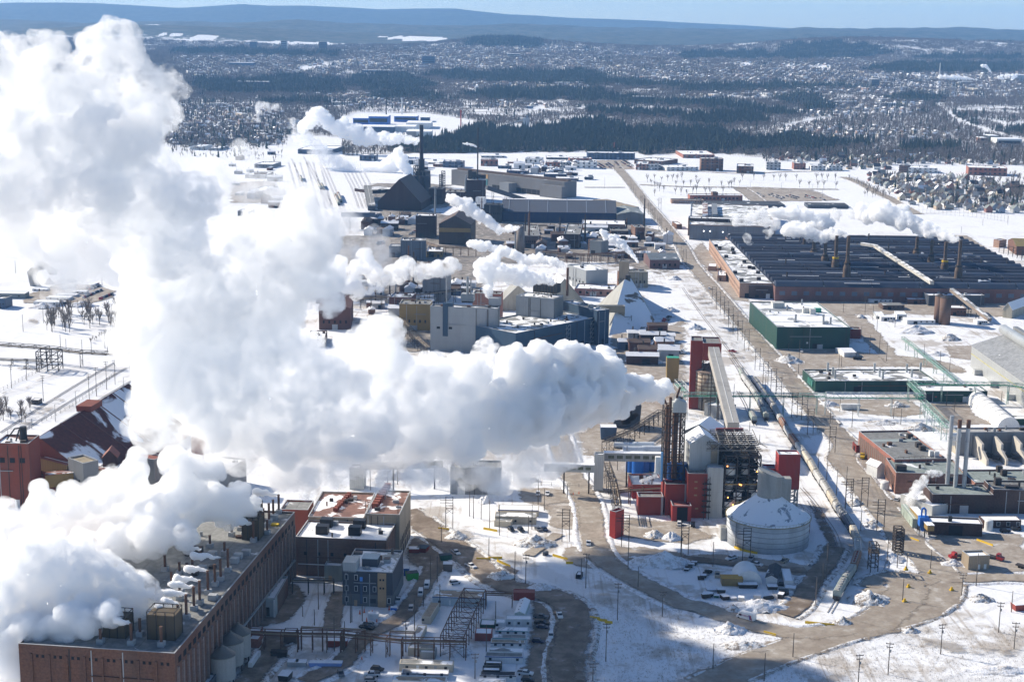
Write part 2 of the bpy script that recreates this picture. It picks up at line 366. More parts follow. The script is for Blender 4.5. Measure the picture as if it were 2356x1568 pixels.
def bare(h,r,rg,nl=9,tw=60,th=.18):
 """leafless tree: trunk, limbs and a haze of thin twigs"""
 m=MB();m.cyl((0,0,0),.028*h*.6,h*.45,5,.012*h,bark)
 ends=[]
 for i in range(nl):
  a=rg.uniform(0,6.28);z0=h*rg.uniform(.25,.45);q_=r*rg.uniform(.3,.75);e1=(q_*math.cos(a),q_*math.sin(a),h*rg.uniform(.55,.9));m.bar((0,0,z0),e1,.012*h,None,bark);ends.append(e1)
 c=MB()
 for i in range(tw):
  b=rg.choice(ends);u=rg.uniform(.4,1);p=Vector((b[0]*u,b[1]*u,h*.4+(b[2]-h*.4)*u))
  d=Vector((rg.gauss(0,1)+b[0]/r,rg.gauss(0,1)+b[1]/r,rg.uniform(.2,1.6))).normalized()*r*rg.uniform(.25,.55)
  s=Vector((rg.gauss(0,1),rg.gauss(0,1),rg.gauss(0,1))).normalized()*th
  c.add([p-s,p+s,p+d],[(0,1,2)],twig)
 return m,c
rg=random.Random(3)
def lib(ms,name):
 col=bpy.data.collections.new(name)
 for i,m in enumerate(ms):
  o=m.build(name,None);C.objects.unlink(o);col.objects.link(o)
 return col
def join(ms,spots):
 r_=MB()
 for m,(x,y,s)in zip(ms,spots):
  for f,k in zip(m.f,m.mi):pass
  o=len(r_.v);r_.v+=[(v[0]*s+x,v[1]*s+y,v[2]*s)for v in m.v]
  mp=[r_.m(mt)for mt in m.mats]
  for f,k in zip(m.f,m.mi):r_.f.append([o+i for i in f]);r_.mi.append(mp[k])
 return r_
def mk_bare(h,r,tw=60,th=.18):
 a,b=bare(h,r,rg,8,tw,th);return join([a,b],[(0,0,1),(0,0,1)])
CONS=[conifer(rg.uniform(12,19),rg.uniform(2.3,3.4),rg)for _ in range(7)]
BARES=[mk_bare(rg.uniform(9,14),rg.uniform(2.6,4),70,.16)for _ in range(7)]
def clump(pool,n,sp):return join([rg.choice(pool)for _ in range(n)],[(rg.gauss(0,sp),rg.gauss(0,sp),rg.uniform(.8,1.15))for _ in range(n)])
CON_L=lib(CONS,'conifer_kind');BARE_L=lib(BARES,'bare_kind')
CONC_L=lib([clump([conifer(rg.uniform(12,19),rg.uniform(2.3,3.4),rg,4,6)for _ in range(4)],7,9)for _ in range(5)],'conifer_clump');BAREC_L=lib([clump([mk_bare(rg.uniform(9,14),rg.uniform(3,4.5),26,.34)for _ in range(4)],7,9)for _ in range(5)],'bare_clump')
def scatter(name,pts,rot,sc,coll,label,cat):
 me=bpy.data.meshes.new(name);me.from_pydata(pts.tolist(),[],[])
 for an,vv in(('rot',rot),('sc',sc)):a=me.attributes.new(an,'FLOAT','POINT');a.data.foreach_set('value',vv.astype(np.float32))
 o=bpy.data.objects.new(name,me);C.objects.link(o)
 ng=bpy.data.node_groups.new(name,'GeometryNodeTree');ng.interface.new_socket('Geometry',in_out='INPUT',socket_type='NodeSocketGeometry');ng.interface.new_socket('Geometry',in_out='OUTPUT',socket_type='NodeSocketGeometry')
 N,L=ng.nodes,ng.links;gi=N.new('NodeGroupInput');go=N.new('NodeGroupOutput');ip=N.new('GeometryNodeInstanceOnPoints');ci=N.new('GeometryNodeCollectionInfo')
 ci.inputs[0].default_value=coll;ci.inputs[1].default_value=True;ci.inputs[2].default_value=True
 a1=N.new('GeometryNodeInputNamedAttribute');a1.data_type='FLOAT';a1.inputs[0].default_value='rot'
 a2=N.new('GeometryNodeInputNamedAttribute');a2.data_type='FLOAT';a2.inputs[0].default_value='sc'
 cx=N.new('ShaderNodeCombineXYZ');L.new(a1.outputs[0],cx.inputs[2])
 L.new(gi.outputs[0],ip.inputs['Points']);L.new(ci.outputs[0],ip.inputs['Instance']);ip.inputs['Pick Instance'].default_value=True
 L.new(cx.outputs[0],ip.inputs['Rotation']);L.new(a2.outputs[0],ip.inputs['Scale']);L.new(ip.outputs[0],go.inputs[0])
 md=o.modifiers.new('scatter','NODES');md.node_group=ng
 return tag(o,label,cat,None,'stuff')
def fan_points(n,d0,d1):
 d=np.sqrt(RNG.uniform(d0**2,d1**2,n));a=RNG.uniform(-.375,.375,n);return d*a,d
def fields(n,d0,d1):
 x,y=fan_points(n,d0,d1);z=land_z(x,y);X,Y=proj_np(x,y,z);k=(X>-40)&(X<2400)&(Y>40);x,y,z,X,Y=x[k],y[k],z[k],X[k],Y[k]
 return x,y,z,X,Y
def wn(x,y,s,p=0.0):return np.sin(x/s+p+1.7*np.sin(y/s*.8+p))*np.cos(y/s*1.3-p+1.3*np.sin(x/s*.6+2*p))
def plant(d0,d1,ncon,nbare,cl,tagc):
 x,y,z,X,Y=fields(ncon,d0,d1);con,fld,tw,rd=cover(X,Y,x,y);pr=RNG.uniform(size=len(x))
 edge=wn(x,y,130,.7)*.5+wn(x,y,53,2)*.5
 ok=~nospot(X,Y)&~fld&~rd&(con&(pr<.8+.3*edge)|~con&~tw&(edge>.75)&(pr<.35)|tw&(pr<.025)|~con&~tw&(pr<.012))
 P=np.stack([x,y,z-.3],1)[ok];scatter('conifer_wood',P,RNG.uniform(0,6.28,len(P)),RNG.uniform(.45,1.3,len(P)),CONC_L if cl else CON_L,'dark evergreen woods '+tagc,'woods')
 nc=len(P)
 x,y,z,X,Y=fields(nbare,d0,d1);con,fld,tw,rd=cover(X,Y,x,y);pr=RNG.uniform(size=len(x))
 edge=wn(x,y,190,2.7)*.5+wn(x,y,61,4)*.5
 ok=~nospot(X,Y)&~fld&~rd&(~con&~tw&(edge>-.45)&(pr<.75)|tw&(pr<.45)|con&(pr<.12))
 P=np.stack([x,y,z-.3],1)[ok];scatter('leafless_wood',P,RNG.uniform(0,6.28,len(P)),RNG.uniform(.6,1.2,len(P)),BAREC_L if cl else BARE_L,'grey brown leafless woods '+tagc,'woods')
 print('trees',nc,len(P))
plant(2150,4000,130000,120000,False,'behind the works')
plant(4000,8200,70000,90000,True,'far off between the housing estates')
 # ------------------------------------------------------------------ far town: houses too many to count
HCOL=[(.62,.6,.56),(.5,.5,.5),(.42,.36,.3),(.3,.33,.38),(.55,.5,.4),(.34,.24,.2),(.6,.6,.6),(.2,.22,.26)]
def hmat():
 t=NT('town_house');a=t.attr('hc').outputs['Color'];t.done(t.bsdf(a,.85));return t.m
def house_field(name,d0,d1,n,label):
 x,y,z,X,Y=fields(n,d0,d1);con,fld,tw,rd=cover(X,Y,x,y)
 gx,gy=27.0,38.0;th=.35;co,si=math.cos(th),math.sin(th)
 u=np.round((x*co+y*si)/gx)*gx;v=np.round((-x*si+y*co)/gy)*gy+RNG.uniform(-4,4,len(x))
 key=np.unique(np.stack([u,np.round(v/gy)],1),axis=0,return_index=True)[1]
 x,y=(u*co-v*si)[key],(u*si+v*co)[key];ok=(tw&~nospot(X,Y))[key];pr=RNG.uniform(size=len(x));ok&=pr<.85
 x,y=x[ok],y[ok];z=land_z(x,y);vs,fs,cs=[],[],[]
 for i in range(len(x)):
  big=random.random()<.045
  L_,W_,hh,rh=(random.uniform(28,60),random.uniform(14,26),random.uniform(5,10),.1)if big else(random.uniform(10,15),random.uniform(8,10),random.uniform(3.2,6.2),random.uniform(1.8,3.2))
  a=th+(1.5708 if random.random()<.5 else 0)+random.uniform(-.15,.15);c_,s_=math.cos(a),math.sin(a);o=len(vs)
  for(p,r_,h_)in((-L_,-W_,-1),(L_,-W_,-1),(L_,W_,-1),(-L_,W_,-1),(-L_,-W_,hh),(L_,-W_,hh),(L_,W_,hh),(-L_,W_,hh),(-L_,0,hh+rh),(L_,0,hh+rh)):
   p/=2;r_/=2;vs.append((x[i]+p*c_-r_*s_,y[i]+p*s_+r_*c_,z[i]+h_))
  wc=random.choice(HCOL);rc=(.8,.81,.83)if random.random()<.62 else random.choice([(.12,.12,.13),(.25,.24,.24),(.2,.15,.13)])
  for f,c in(((0,1,5,4),wc),((2,3,7,6),wc),((1,2,6,9,5),wc),((3,0,4,8,7),wc),((4,5,9,8),rc),((6,7,8,9),rc)):fs.append([o+k for k in f]);cs.append(c)
 me=bpy.data.meshes.new(name);me.from_pydata(vs,[],fs);at=me.attributes.new('hc','FLOAT_COLOR','FACE');at.data.foreach_set('color',np.array([(*c,1)for c in cs],np.float32).ravel());me.materials.append(HM)
 o=bpy.data.objects.new(name,me);C.objects.link(o);tag(o,label,'town',None,'stuff');print(name,len(x))
HM=hmat()
house_field('town_housing',2300,5000,30000,'snow covered houses of the town among the woods')
house_field('distant_housing',5000,8600,40000,'tiny snow covered houses of the far town under the hills')
   # ------------------------------------------------------------------ roads, yards, tracks
def Q(n,*a):return[q(n,a[i],a[i+1])for i in range(0,len(a),2)]
def E(k,*a):return[e(k,a[i],a[i+1])for i in range(0,len(a),2)]
def smooth_path(P,step=4.0):
 P=[Vector((p[0],p[1],0))for p in P];out=[]
 for i in range(len(P)-1):
  p0,p1,p2,p3=P[max(i-1,0)],P[i],P[i+1],P[min(i+2,len(P)-1)]
  n=max(1,int((p2-p1).length/step))
  for k in range(n):
   t=k/n;out.append(.5*((2*p1)+(p2-p0)*t+(2*p0-5*p1+4*p2-p3)*t*t+(3*p1-p0-3*p2+p3)*t**3))
 return out+[P[-1]]
def wpath(px,step=4.0):return smooth_path([zat(*p)for p in px],step)
def sheet_mat(name,c1,c2,snow=.35,streak=True,hole=0.0,rut=False):
 t=NT(name);ee=t.attr('e').outputs['Fac'];uv=t.attr('uv').outputs['Vector']
 mp=t.n('ShaderNodeMapping',{0:uv,3:(1,.02,1)}).outputs[0]
 n1=t.noise(.16,5,.62);n2=t.noise(.7,3);n3=t.noise(.75,3,.6,mp);n4=t.noise(.035,4,.6)
 c=t.mix(t.ramp(t.math('ADD',t.math('MULTIPLY',n1,.6),t.math('MULTIPLY',n4,.4)),.4,.6),c1,c2)
 c=t.mix(t.math('MULTIPLY',t.ramp(n2,.45,.7),.3),c,[x*.6 for x in c1])
 if streak:
  c=t.mix(t.math('MULTIPLY',t.ramp(n3,.5,.6),.8),c,[x*.5 for x in c1]);c=t.mix(t.math('MULTIPLY',t.ramp(n3,.47,.36),.6),c,[min(.6,x*1.7+.05)for x in c2])
 c=t.mix(t.math('MULTIPLY',t.ramp(n1,.6,.68),snow),c,(.62,.61,.6))
 a=t.math('ADD',ee,t.math('MULTIPLY',t.math('SUBTRACT',n1,.5),.9));a=t.math('ADD',a,t.math('MULTIPLY',t.math('SUBTRACT',n2,.5),.35))
 if hole:a=t.math('ADD',a,t.math('MULTIPLY',t.math('SUBTRACT',t.noise(.05,5,.6),.5),hole))
 al=t.ramp(a,.7,.98,1,0)
 if rut:
  ux=t.math('ABSOLUTE',t.math('ADD',t.n('ShaderNodeSeparateXYZ',{0:uv}).outputs[0],t.math('MULTIPLY',t.math('SUBTRACT',n4,.5),5.0)))
  r1=t.ramp(t.math('ABSOLUTE',t.math('SUBTRACT',ux,.9)),.2,.45,1,0);r2=t.ramp(t.math('ABSOLUTE',t.math('SUBTRACT',ux,2.6)),.15,.4,.8,0)
  al=t.math('MULTIPLY',t.math('MINIMUM',t.math('ADD',t.math('MAXIMUM',r1,r2),.16),1.0),t.math('MULTIPLY',al,.62))
 tr=t.n('ShaderNodeBsdfTransparent').outputs[0];b=t.bsdf(c,.85,spec=.2,bump=n2,bstr=.35,bdist=.2)
 mx=t.n('ShaderNodeMixShader',{0:al,1:tr,2:b}).outputs[0];return t.done(mx)
ROADM=sheet_mat('road_dirt',(.27,.225,.18),(.37,.325,.27),.3)
DARKM=sheet_mat('dark_slush',(.15,.115,.085),(.27,.22,.175),.35)
YARDM=sheet_mat('yard_gravel',(.28,.235,.19),(.4,.355,.305),.6,False,1.6)
GRIMEM=sheet_mat('sooty_yard',(.16,.145,.13),(.33,.29,.25),.7,False,2.6)
TRACKM=sheet_mat('wheel_ruts',(.3,.26,.22),(.42,.38,.34),.2,True,.5,True)
ZOFF=[.03];RP=[]
def finish_sheet(name,vs,fs,ea,uva,mat):
 me=bpy.data.meshes.new(name);me.from_pydata(vs,[],fs)
 a=me.attributes.new('e','FLOAT','POINT');a.data.foreach_set('value',np.array(ea,np.float32))
 b=me.attributes.new('uv','FLOAT_VECTOR','POINT');b.data.foreach_set('vector',np.array(uva,np.float32).ravel())
 me.materials.append(mat);o=bpy.data.objects.new(name,me);C.objects.link(o);return tag(o,kind='structure')
def road(name,px,hw,mat,widths=None):
 P=wpath(px)if not isinstance(px[0],Vector)else px
 RP.append((P,hw,mat));z=ZOFF[0];ZOFF[0]+=.012;vs,fs,ea,uv=[],[],[],[];ts=np.linspace(-1,1,11);L_=0
 for i,p in enumerate(P):
  d=(P[min(i+1,len(P)-1)]-P[max(i-1,0)]).normalized();n=Vector((d.y,-d.x,0));L_+=4
  w_=hw if widths is None else hw*np.interp(i/(len(P)-1),np.linspace(0,1,len(widths)),widths)
  for t in ts:s=t*w_*1.3;vs.append((p.x+n.x*s,p.y+n.y*s,z));ea.append(abs(t)*1.1);uv.append((s,L_,0))
 m=len(ts)
 for i in range(len(P)-1):
  for k in range(m-1):fs.append((i*m+k,i*m+k+1,(i+1)*m+k+1,(i+1)*m+k))
 return finish_sheet(name,vs,fs,ea,uv,mat)
def patch(name,px,mat,feather=10.0,res=3.0):
 W_=np.array([zat(*p)[:2]for p in px]);z=ZOFF[0];ZOFF[0]+=.012
 lo,hi=W_.min(0)-res,W_.max(0)+res;nx,ny=int((hi[0]-lo[0])/res)+2,int((hi[1]-lo[1])/res)+2
 gx,gy=np.meshgrid(lo[0]+res*np.arange(nx),lo[1]+res*np.arange(ny));X,Y=gx.ravel(),gy.ravel()
 ins=inpoly(X,Y,[tuple(p)for p in W_]);ds=np.full(len(X),1e9)
 for i in range(len(W_)):
  a,b=W_[i-1],W_[i];ab=b-a;t=np.clip(((X-a[0])*ab[0]+(Y-a[1])*ab[1])/(ab@ab+1e-9),0,1);ds=np.minimum(ds,np.hypot(X-a[0]-t*ab[0],Y-a[1]-t*ab[1]))
 ee=np.where(ins,np.clip(.86-ds/feather*.86,0,1),np.clip(.86+ds/feather,0,1.6));keep=ee<1.45
 idx=np.arange(nx*ny).reshape(ny,nx);f=np.stack([idx[:-1,:-1],idx[:-1,1:],idx[1:,1:],idx[1:,:-1]],-1).reshape(-1,4);f=f[keep[f].any(1)]
 u,inv=np.unique(f,return_inverse=True);f=inv.reshape(f.shape)
 return finish_sheet(name,np.stack([X[u],Y[u],np.full(len(u),z)],1).tolist(),f.tolist(),ee[u],np.stack([X[u],Y[u],0*X[u]],1),mat)
def Z2(*a):return[((3000+a[i]/3.92)*.613542,(1900+a[i+1]/3.92)*.613542)for i in range(0,len(a),2)]
for n_,P_,M_,F_ in(('sooty_yard',E('D',330,930,860,930,1100,1000,1800,1080,2350,1060,2350,1568,1300,1500,900,1300,500,1300,200,1250,340,1100),GRIMEM,30),('sooty_yard',E('A',0,1040,900,1060,1560,1100,1750,1200,1950,1420,2100,1560,0,1568),GRIMEM,30),('sooty_yard',Q(5,1800,0,2150,0,2356,160,2356,260,2200,320,1900,260,1500,200,1000,160,500,160,0,100,500,0),GRIMEM,30),('sooty_yard',E('D',900,640,1200,660,1250,900,900,950,350,960,180,700,330,640),GRIMEM,20),('dirt_yard',Q(5,1850,740,2150,730,2356,640,2356,1050,2340,1300,2200,1500,1700,1568,1600,1450,1750,1300,1900,1200,1960,960,1880,860),YARDM,16),('dirt_yard',Q(6,600,820,1150,850,1400,880,1560,890,1850,935,2000,1000,1900,1010,1700,965,1200,960,850,990,780,1050,700,960),YARDM,8),('dirt_yard',Q(6,1060,590,1240,610,1330,700,1480,880,1600,960,1400,940,1250,780,1130,660),YARDM,7),('dirt_yard',Q(6,930,1185,1560,1190,1680,1290,1500,1310,1250,1290,1000,1230),YARDM,7),('dirt_yard',Q(6,1680,1215,1960,1205,2010,1290,2180,1360,1850,1370,1760,1310),YARDM,7),('dirt_yard',Q(6,640,500,1300,505,2200,500,2356,540,2300,620,1700,600,1350,600,1050,610),YARDM,14),('dirt_yard',Q(6,1800,820,2010,820,2010,920,1850,900),YARDM,7),('dirt_yard',Q(6,130,100,280,300,430,480,480,520,330,500,200,330,60,180),YARDM,8),('dirt_yard',Q(9,1790,560,2356,545,2400,810,2050,850,1850,800,1760,700,1600,640),YARDM,8),('dirt_yard',Q(9,1020,0,1200,20,1400,240,1520,330,1600,440,1540,500,1400,420,1250,220),YARDM,8),('dirt_yard',Q(9,1230,0,1330,60,1330,170,1450,270,1600,380,1500,430,1380,320,1180,90),YARDM,6),('dirt_yard',Q(8,1400,340,1660,370,1710,500,1560,525,1430,500,1440,420),YARDM,7),('dirt_yard',Q(8,1230,220,1650,250,1620,330,1400,350,1250,330),YARDM,7),('dirt_yard',Q(8,1540,650,1900,620,2356,670,2450,730,1900,780,1720,800,1560,740),YARDM,7),('dirt_yard',Q(8,1990,440,2356,480,2600,560,2400,620,1900,560),YARDM,9),('dirt_yard',Q(8,1750,0,2356,0,2356,200,1900,280,1760,250),YARDM,9),('dirt_yard',Q(9,-50,700,300,690,700,740,900,790,850,840,500,800,200,740,-50,760),YARDM,6),('slush_yard',Q(8,510,560,720,600,920,650,830,720,700,790,560,810,460,740,450,640),DARKM,8),('slush_yard',Q(8,1320,1000,1500,990,1620,1100,1650,1300,1600,1600,1250,1600,1300,1300,1320,1150),DARKM,9),('slush_yard',Q(8,1000,800,1150,770,1230,800,1180,890,1060,880),DARKM,5),('slush_yard',Q(9,860,320,940,480,1000,600,980,720,880,830,780,950,850,960,960,820,1060,700,1050,560,960,400),DARKM,6),('slush_yard',Q(7,1950,900,2050,890,2120,1000,2000,1150,1880,1180,1700,1200,1650,1120,1900,1000),DARKM,6),('dirt_yard',q1(1600,1260,1880,1250,1920,1400,1600,1400),YARDM,20),('sooty_yard',Q(5,-500,60,300,60,900,120,1300,200,900,420,300,520,-300,500,-500,300),GRIMEM,30),('sooty_yard',Q(5,350,500,640,480,700,800,500,900,300,800),GRIMEM,14),('parking_lot',E('B',1060,680,1500,690,2000,720,2300,840,1900,850,1600,850,1350,850,1200,760),YARDM,18),('parking_lot',E('A',1030,380,1400,370,1480,480,1300,480,1080,470),YARDM,14),('parking_lot',Q(4,180,470,420,390,640,400,800,440,760,500,600,530,300,530,180,520),YARDM,9)):
 patch(n_,P_,M_,F_)
MAIN=E('A',1240,400,1310,490,1400,590,1500,720,1610,860,1750,1020,1900,1210,2040,1380)+Q(6,60,250,190,400,330,565,440,700,570,850,710,1015,860,1195,1005,1370,1125,1500)+Q(9,1100,40,1210,165,1330,315,1440,455,1565,620,1700,740,1790,840,1800,950,1700,1050,1500,1130,1250,1195,1000,1265,750,1345,500,1440,300,1530,150,1600)
road('road',MAIN,6.0,ROADM,[1.3,1.1,1,1,1,1,1.25,1.5])
road('road',Q(8,1480,-200,1570,100,1640,220,1700,340,1725,450,1735,560,1770,670,1850,760,1980,840,2150,930,2356,1030)+Q(9,150,1065,330,1130,520,1190,700,1225,900,1235,1150,1205),5.6,ROADM)
road('road',Q(8,430,390,515,445,600,510,740,610,900,730,1000,820,1130,900,1300,950,1480,985,1580,1060,1610,1150,1590,1290,1560,1420,1570,1600),6.5,DARKM)
road('road',Q(8,640,780,600,850,560,920,500,1010,430,1110,300,1190,170,1260,80,1350,10,1440)+Q(7,2250,1500,2100,1570),3.8,DARKM)
road('road',Q(7,1930,1240,1860,1380,1770,1480,1680,1600),4.5,DARKM)
road('road',Q(7,2356,950,2310,1060,2290,1200),3.4,DARKM)
road('road',Q(9,1290,920,1340,870,1450,840,1600,850,1750,890),4.5,ROADM)
road('road',Q(9,1380,1120,1440,1050,1390,970,1310,920),5.5,ROADM)
road('road',Q(9,1300,1180,1420,1100,1520,1000,1550,900,1480,860),8,ROADM)
road('road',Q(9,1830,860,2000,860,2200,850,2400,860),4.2,ROADM)
road('road',Q(9,700,1110,780,1060,850,960,900,860,990,760,1050,640),4.2,DARKM)
road('road',Q(8,1290,700,1400,620,1500,550),2.6,ROADM)
road('road',Q(9,0,720,200,740,400,760,650,800,850,800),3.2,DARKM)
road('road',E('B',1150,700,1250,760,1350,840,1420,900),9,ROADM)
road('road',E('C',250,570,400,620,520,680,640,750,780,810,900,880,1010,940,1110,1000),6,ROADM)
road('road',E('C',1110,1000,1500,980,1900,990,2350,1020),5,TRACKM)
road('road',E('B',0,660,600,685,1100,690,1700,705,2300,715),4,ROADM)
road('road',E('B',200,495,700,510,1200,530,1700,510,2350,500),4,ROADM)
road('road',E('A',900,690,1200,690,1370,690),3,ROADM)
road('road',Q(6,1920,60,2050,150,2200,240,2380,330),7,YARDM)
for P_ in(Q(8,520,300,700,440,900,570,1200,720,1500,870,1750,990,2000,1100,2356,1290),Q(9,0,1290,300,1350,600,1380),Q(9,640,1460,1000,1510,1600,1550,2400,1600),Q(9,1300,1230,1600,1290,2000,1350,2400,1380),Q(6,0,340,150,560,300,790,420,970,560,1200,700,1400,850,1568),Q(6,60,330,250,600,400,850),Q(9,900,330,960,420,1040,540,1100,640,1100,700),Q(4,0,1480,300,1260,560,1090,800,960),Q(4,0,1180,250,1080,420,1010,640,960),Q(8,1620,1010,1660,1150,1690,1400,1700,1568),Q(4,180,700,300,590,420,560)):
 road('track_in_snow',P_,4.5,TRACKM)
railm=plain('rail_steel',(.16,.13,.11),.6,.3)
def track(px,name='railway_track'):
 P=wpath(px,6)if not isinstance(px[0],Vector)else px;m=MB()
 for s in(-.75,.75):
  L_=[]
  for i,p in enumerate(P):
   d=(P[min(i+1,len(P)-1)]-P[max(i-1,0)]).normalized();L_.append((p.x+d.y*s,p.y-d.x*s,.22))
  for a,b in zip(L_[:-1],L_[1:]):m.bar(a,b,.16,.2)
 o=m.build(name,railm);return tag(o,kind='structure')
TRAIN=Z2(430,1560,535,1385,640,1190,740,1040,815,890,845,740,835,600,800,480,750,380,680,270,610,170,540,80)+Q(9,990,270,920,165,868,75)+Q(6,765,1500,712,1420,660,1330,610,1240,570,1190,500,1090,380,930,250,760,120,590,0,420)
TRAIN2=Q(6,580,1345,556,1290,520,1210,470,1130,420,1060,388,990,330,900)
TRAIN3=Q(6,500,1370,462,1295,425,1215,380,1130)
for T_ in(TRAIN,TRAIN2,TRAIN3,Q(9,1100,700,1060,560,985,440,900,320,820,230),Q(9,1075,700,1020,560,950,440,870,320),Q(9,1330,1000,1390,830,1420,720)):track(T_)
for dx in(0,30,62,95,130,170):track([e('D',x+dx*1.4,y)for x,y in((140+dx*.2,930),(60,700),(10,600),(-30,520))])
for dx in(0,40,80,125,170,215):track([q(1,x+dx,y)for x,y in((1990,1120),(2040,1300),(2110,1560))])
for dx in(0,26,60):track([(D_[0]+dx,D_[1]+dx*.5)for D_ in Q(4,0,1420,300,1230,560,1070,800,930)])
   # ------------------------------------------------------------------ buildings
glass=plain('window_glass',(.03,.035,.045),.15,0,.3);darkhole=plain('dark_opening',(.012,.012,.014),.9)
steel=plain('grey_steel',(.3,.31,.32),.5,.3);darksteel=plain('dark_steel',(.055,.045,.04),.7,.2);ruststeel=paint('rust_steel',(.13,.065,.04),.85,0,.5,.5)
whitep=paint('white_panel',(.72,.72,.7),.6,0,.25,.3);greyp=paint('grey_panel',(.38,.39,.4),.6,0,.3)
woodp=paint('bare_plywood',(.45,.3,.17),.8,0,.2,.5);redcl=clad('red_cladding',(.23,.03,.02),.6);redlit=clad('bright_red_cladding',(.36,.035,.03),.6)
greencl=clad('green_cladding',(.008,.055,.04),.7);bluecl=clad('blue_grey_cladding',(.06,.1,.17),.8);greycl=clad('pale_grey_cladding',(.46,.47,.46),.9);midcl=clad('mid_grey_cladding',(.22,.23,.24),.8)
tancl=clad('tan_cladding',(.3,.24,.17),.8);darkcl=clad('charcoal_cladding',(.06,.07,.09),.8);navycl=clad('navy_cladding',(.015,.03,.09),.8);silvercl=clad('silver_cladding',(.5,.51,.5),.8,.35,.2,.4);ochrecl=clad('ochre_cladding',(.3,.2,.07),.8)
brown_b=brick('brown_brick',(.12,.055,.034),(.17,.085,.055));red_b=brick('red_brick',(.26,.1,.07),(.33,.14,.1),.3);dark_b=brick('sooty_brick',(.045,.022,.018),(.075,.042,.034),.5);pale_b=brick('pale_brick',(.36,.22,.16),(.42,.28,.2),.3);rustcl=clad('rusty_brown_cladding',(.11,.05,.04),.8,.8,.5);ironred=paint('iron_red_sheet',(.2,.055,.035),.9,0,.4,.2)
r_snow=roofm('snowy_roof',(.26,.25,.24),.8);r_half=roofm('half_snowy_roof',(.27,.27,.26),.52);r_bare=roofm('bare_gravel_roof',(.24,.24,.23),.14,.06,12);r_brown=roofm('brown_roof',(.22,.12,.095),.42);r_dark=roofm('dark_roof',(.06,.065,.075),.16,.1,9);r_full=roofm('snow_covered_roof',(.4,.4,.4),1.6);r_greyg=roofm('grey_green_roof',(.28,.32,.3),.1,.06,14);r_tan=roofm('tan_roof',(.42,.33,.24),.3,.15)
yellowp=plain('yellow_paint',(.65,.42,.02),.6);orangep=plain('orange_paint',(.75,.14,.03),.6);bluep=plain('blue_paint',(.02,.14,.5),.5);greenp=plain('green_pipe_paint',(.05,.32,.2),.5);blackp=plain('black_paint',(.015,.015,.017),.5)
class Bld:
 pass
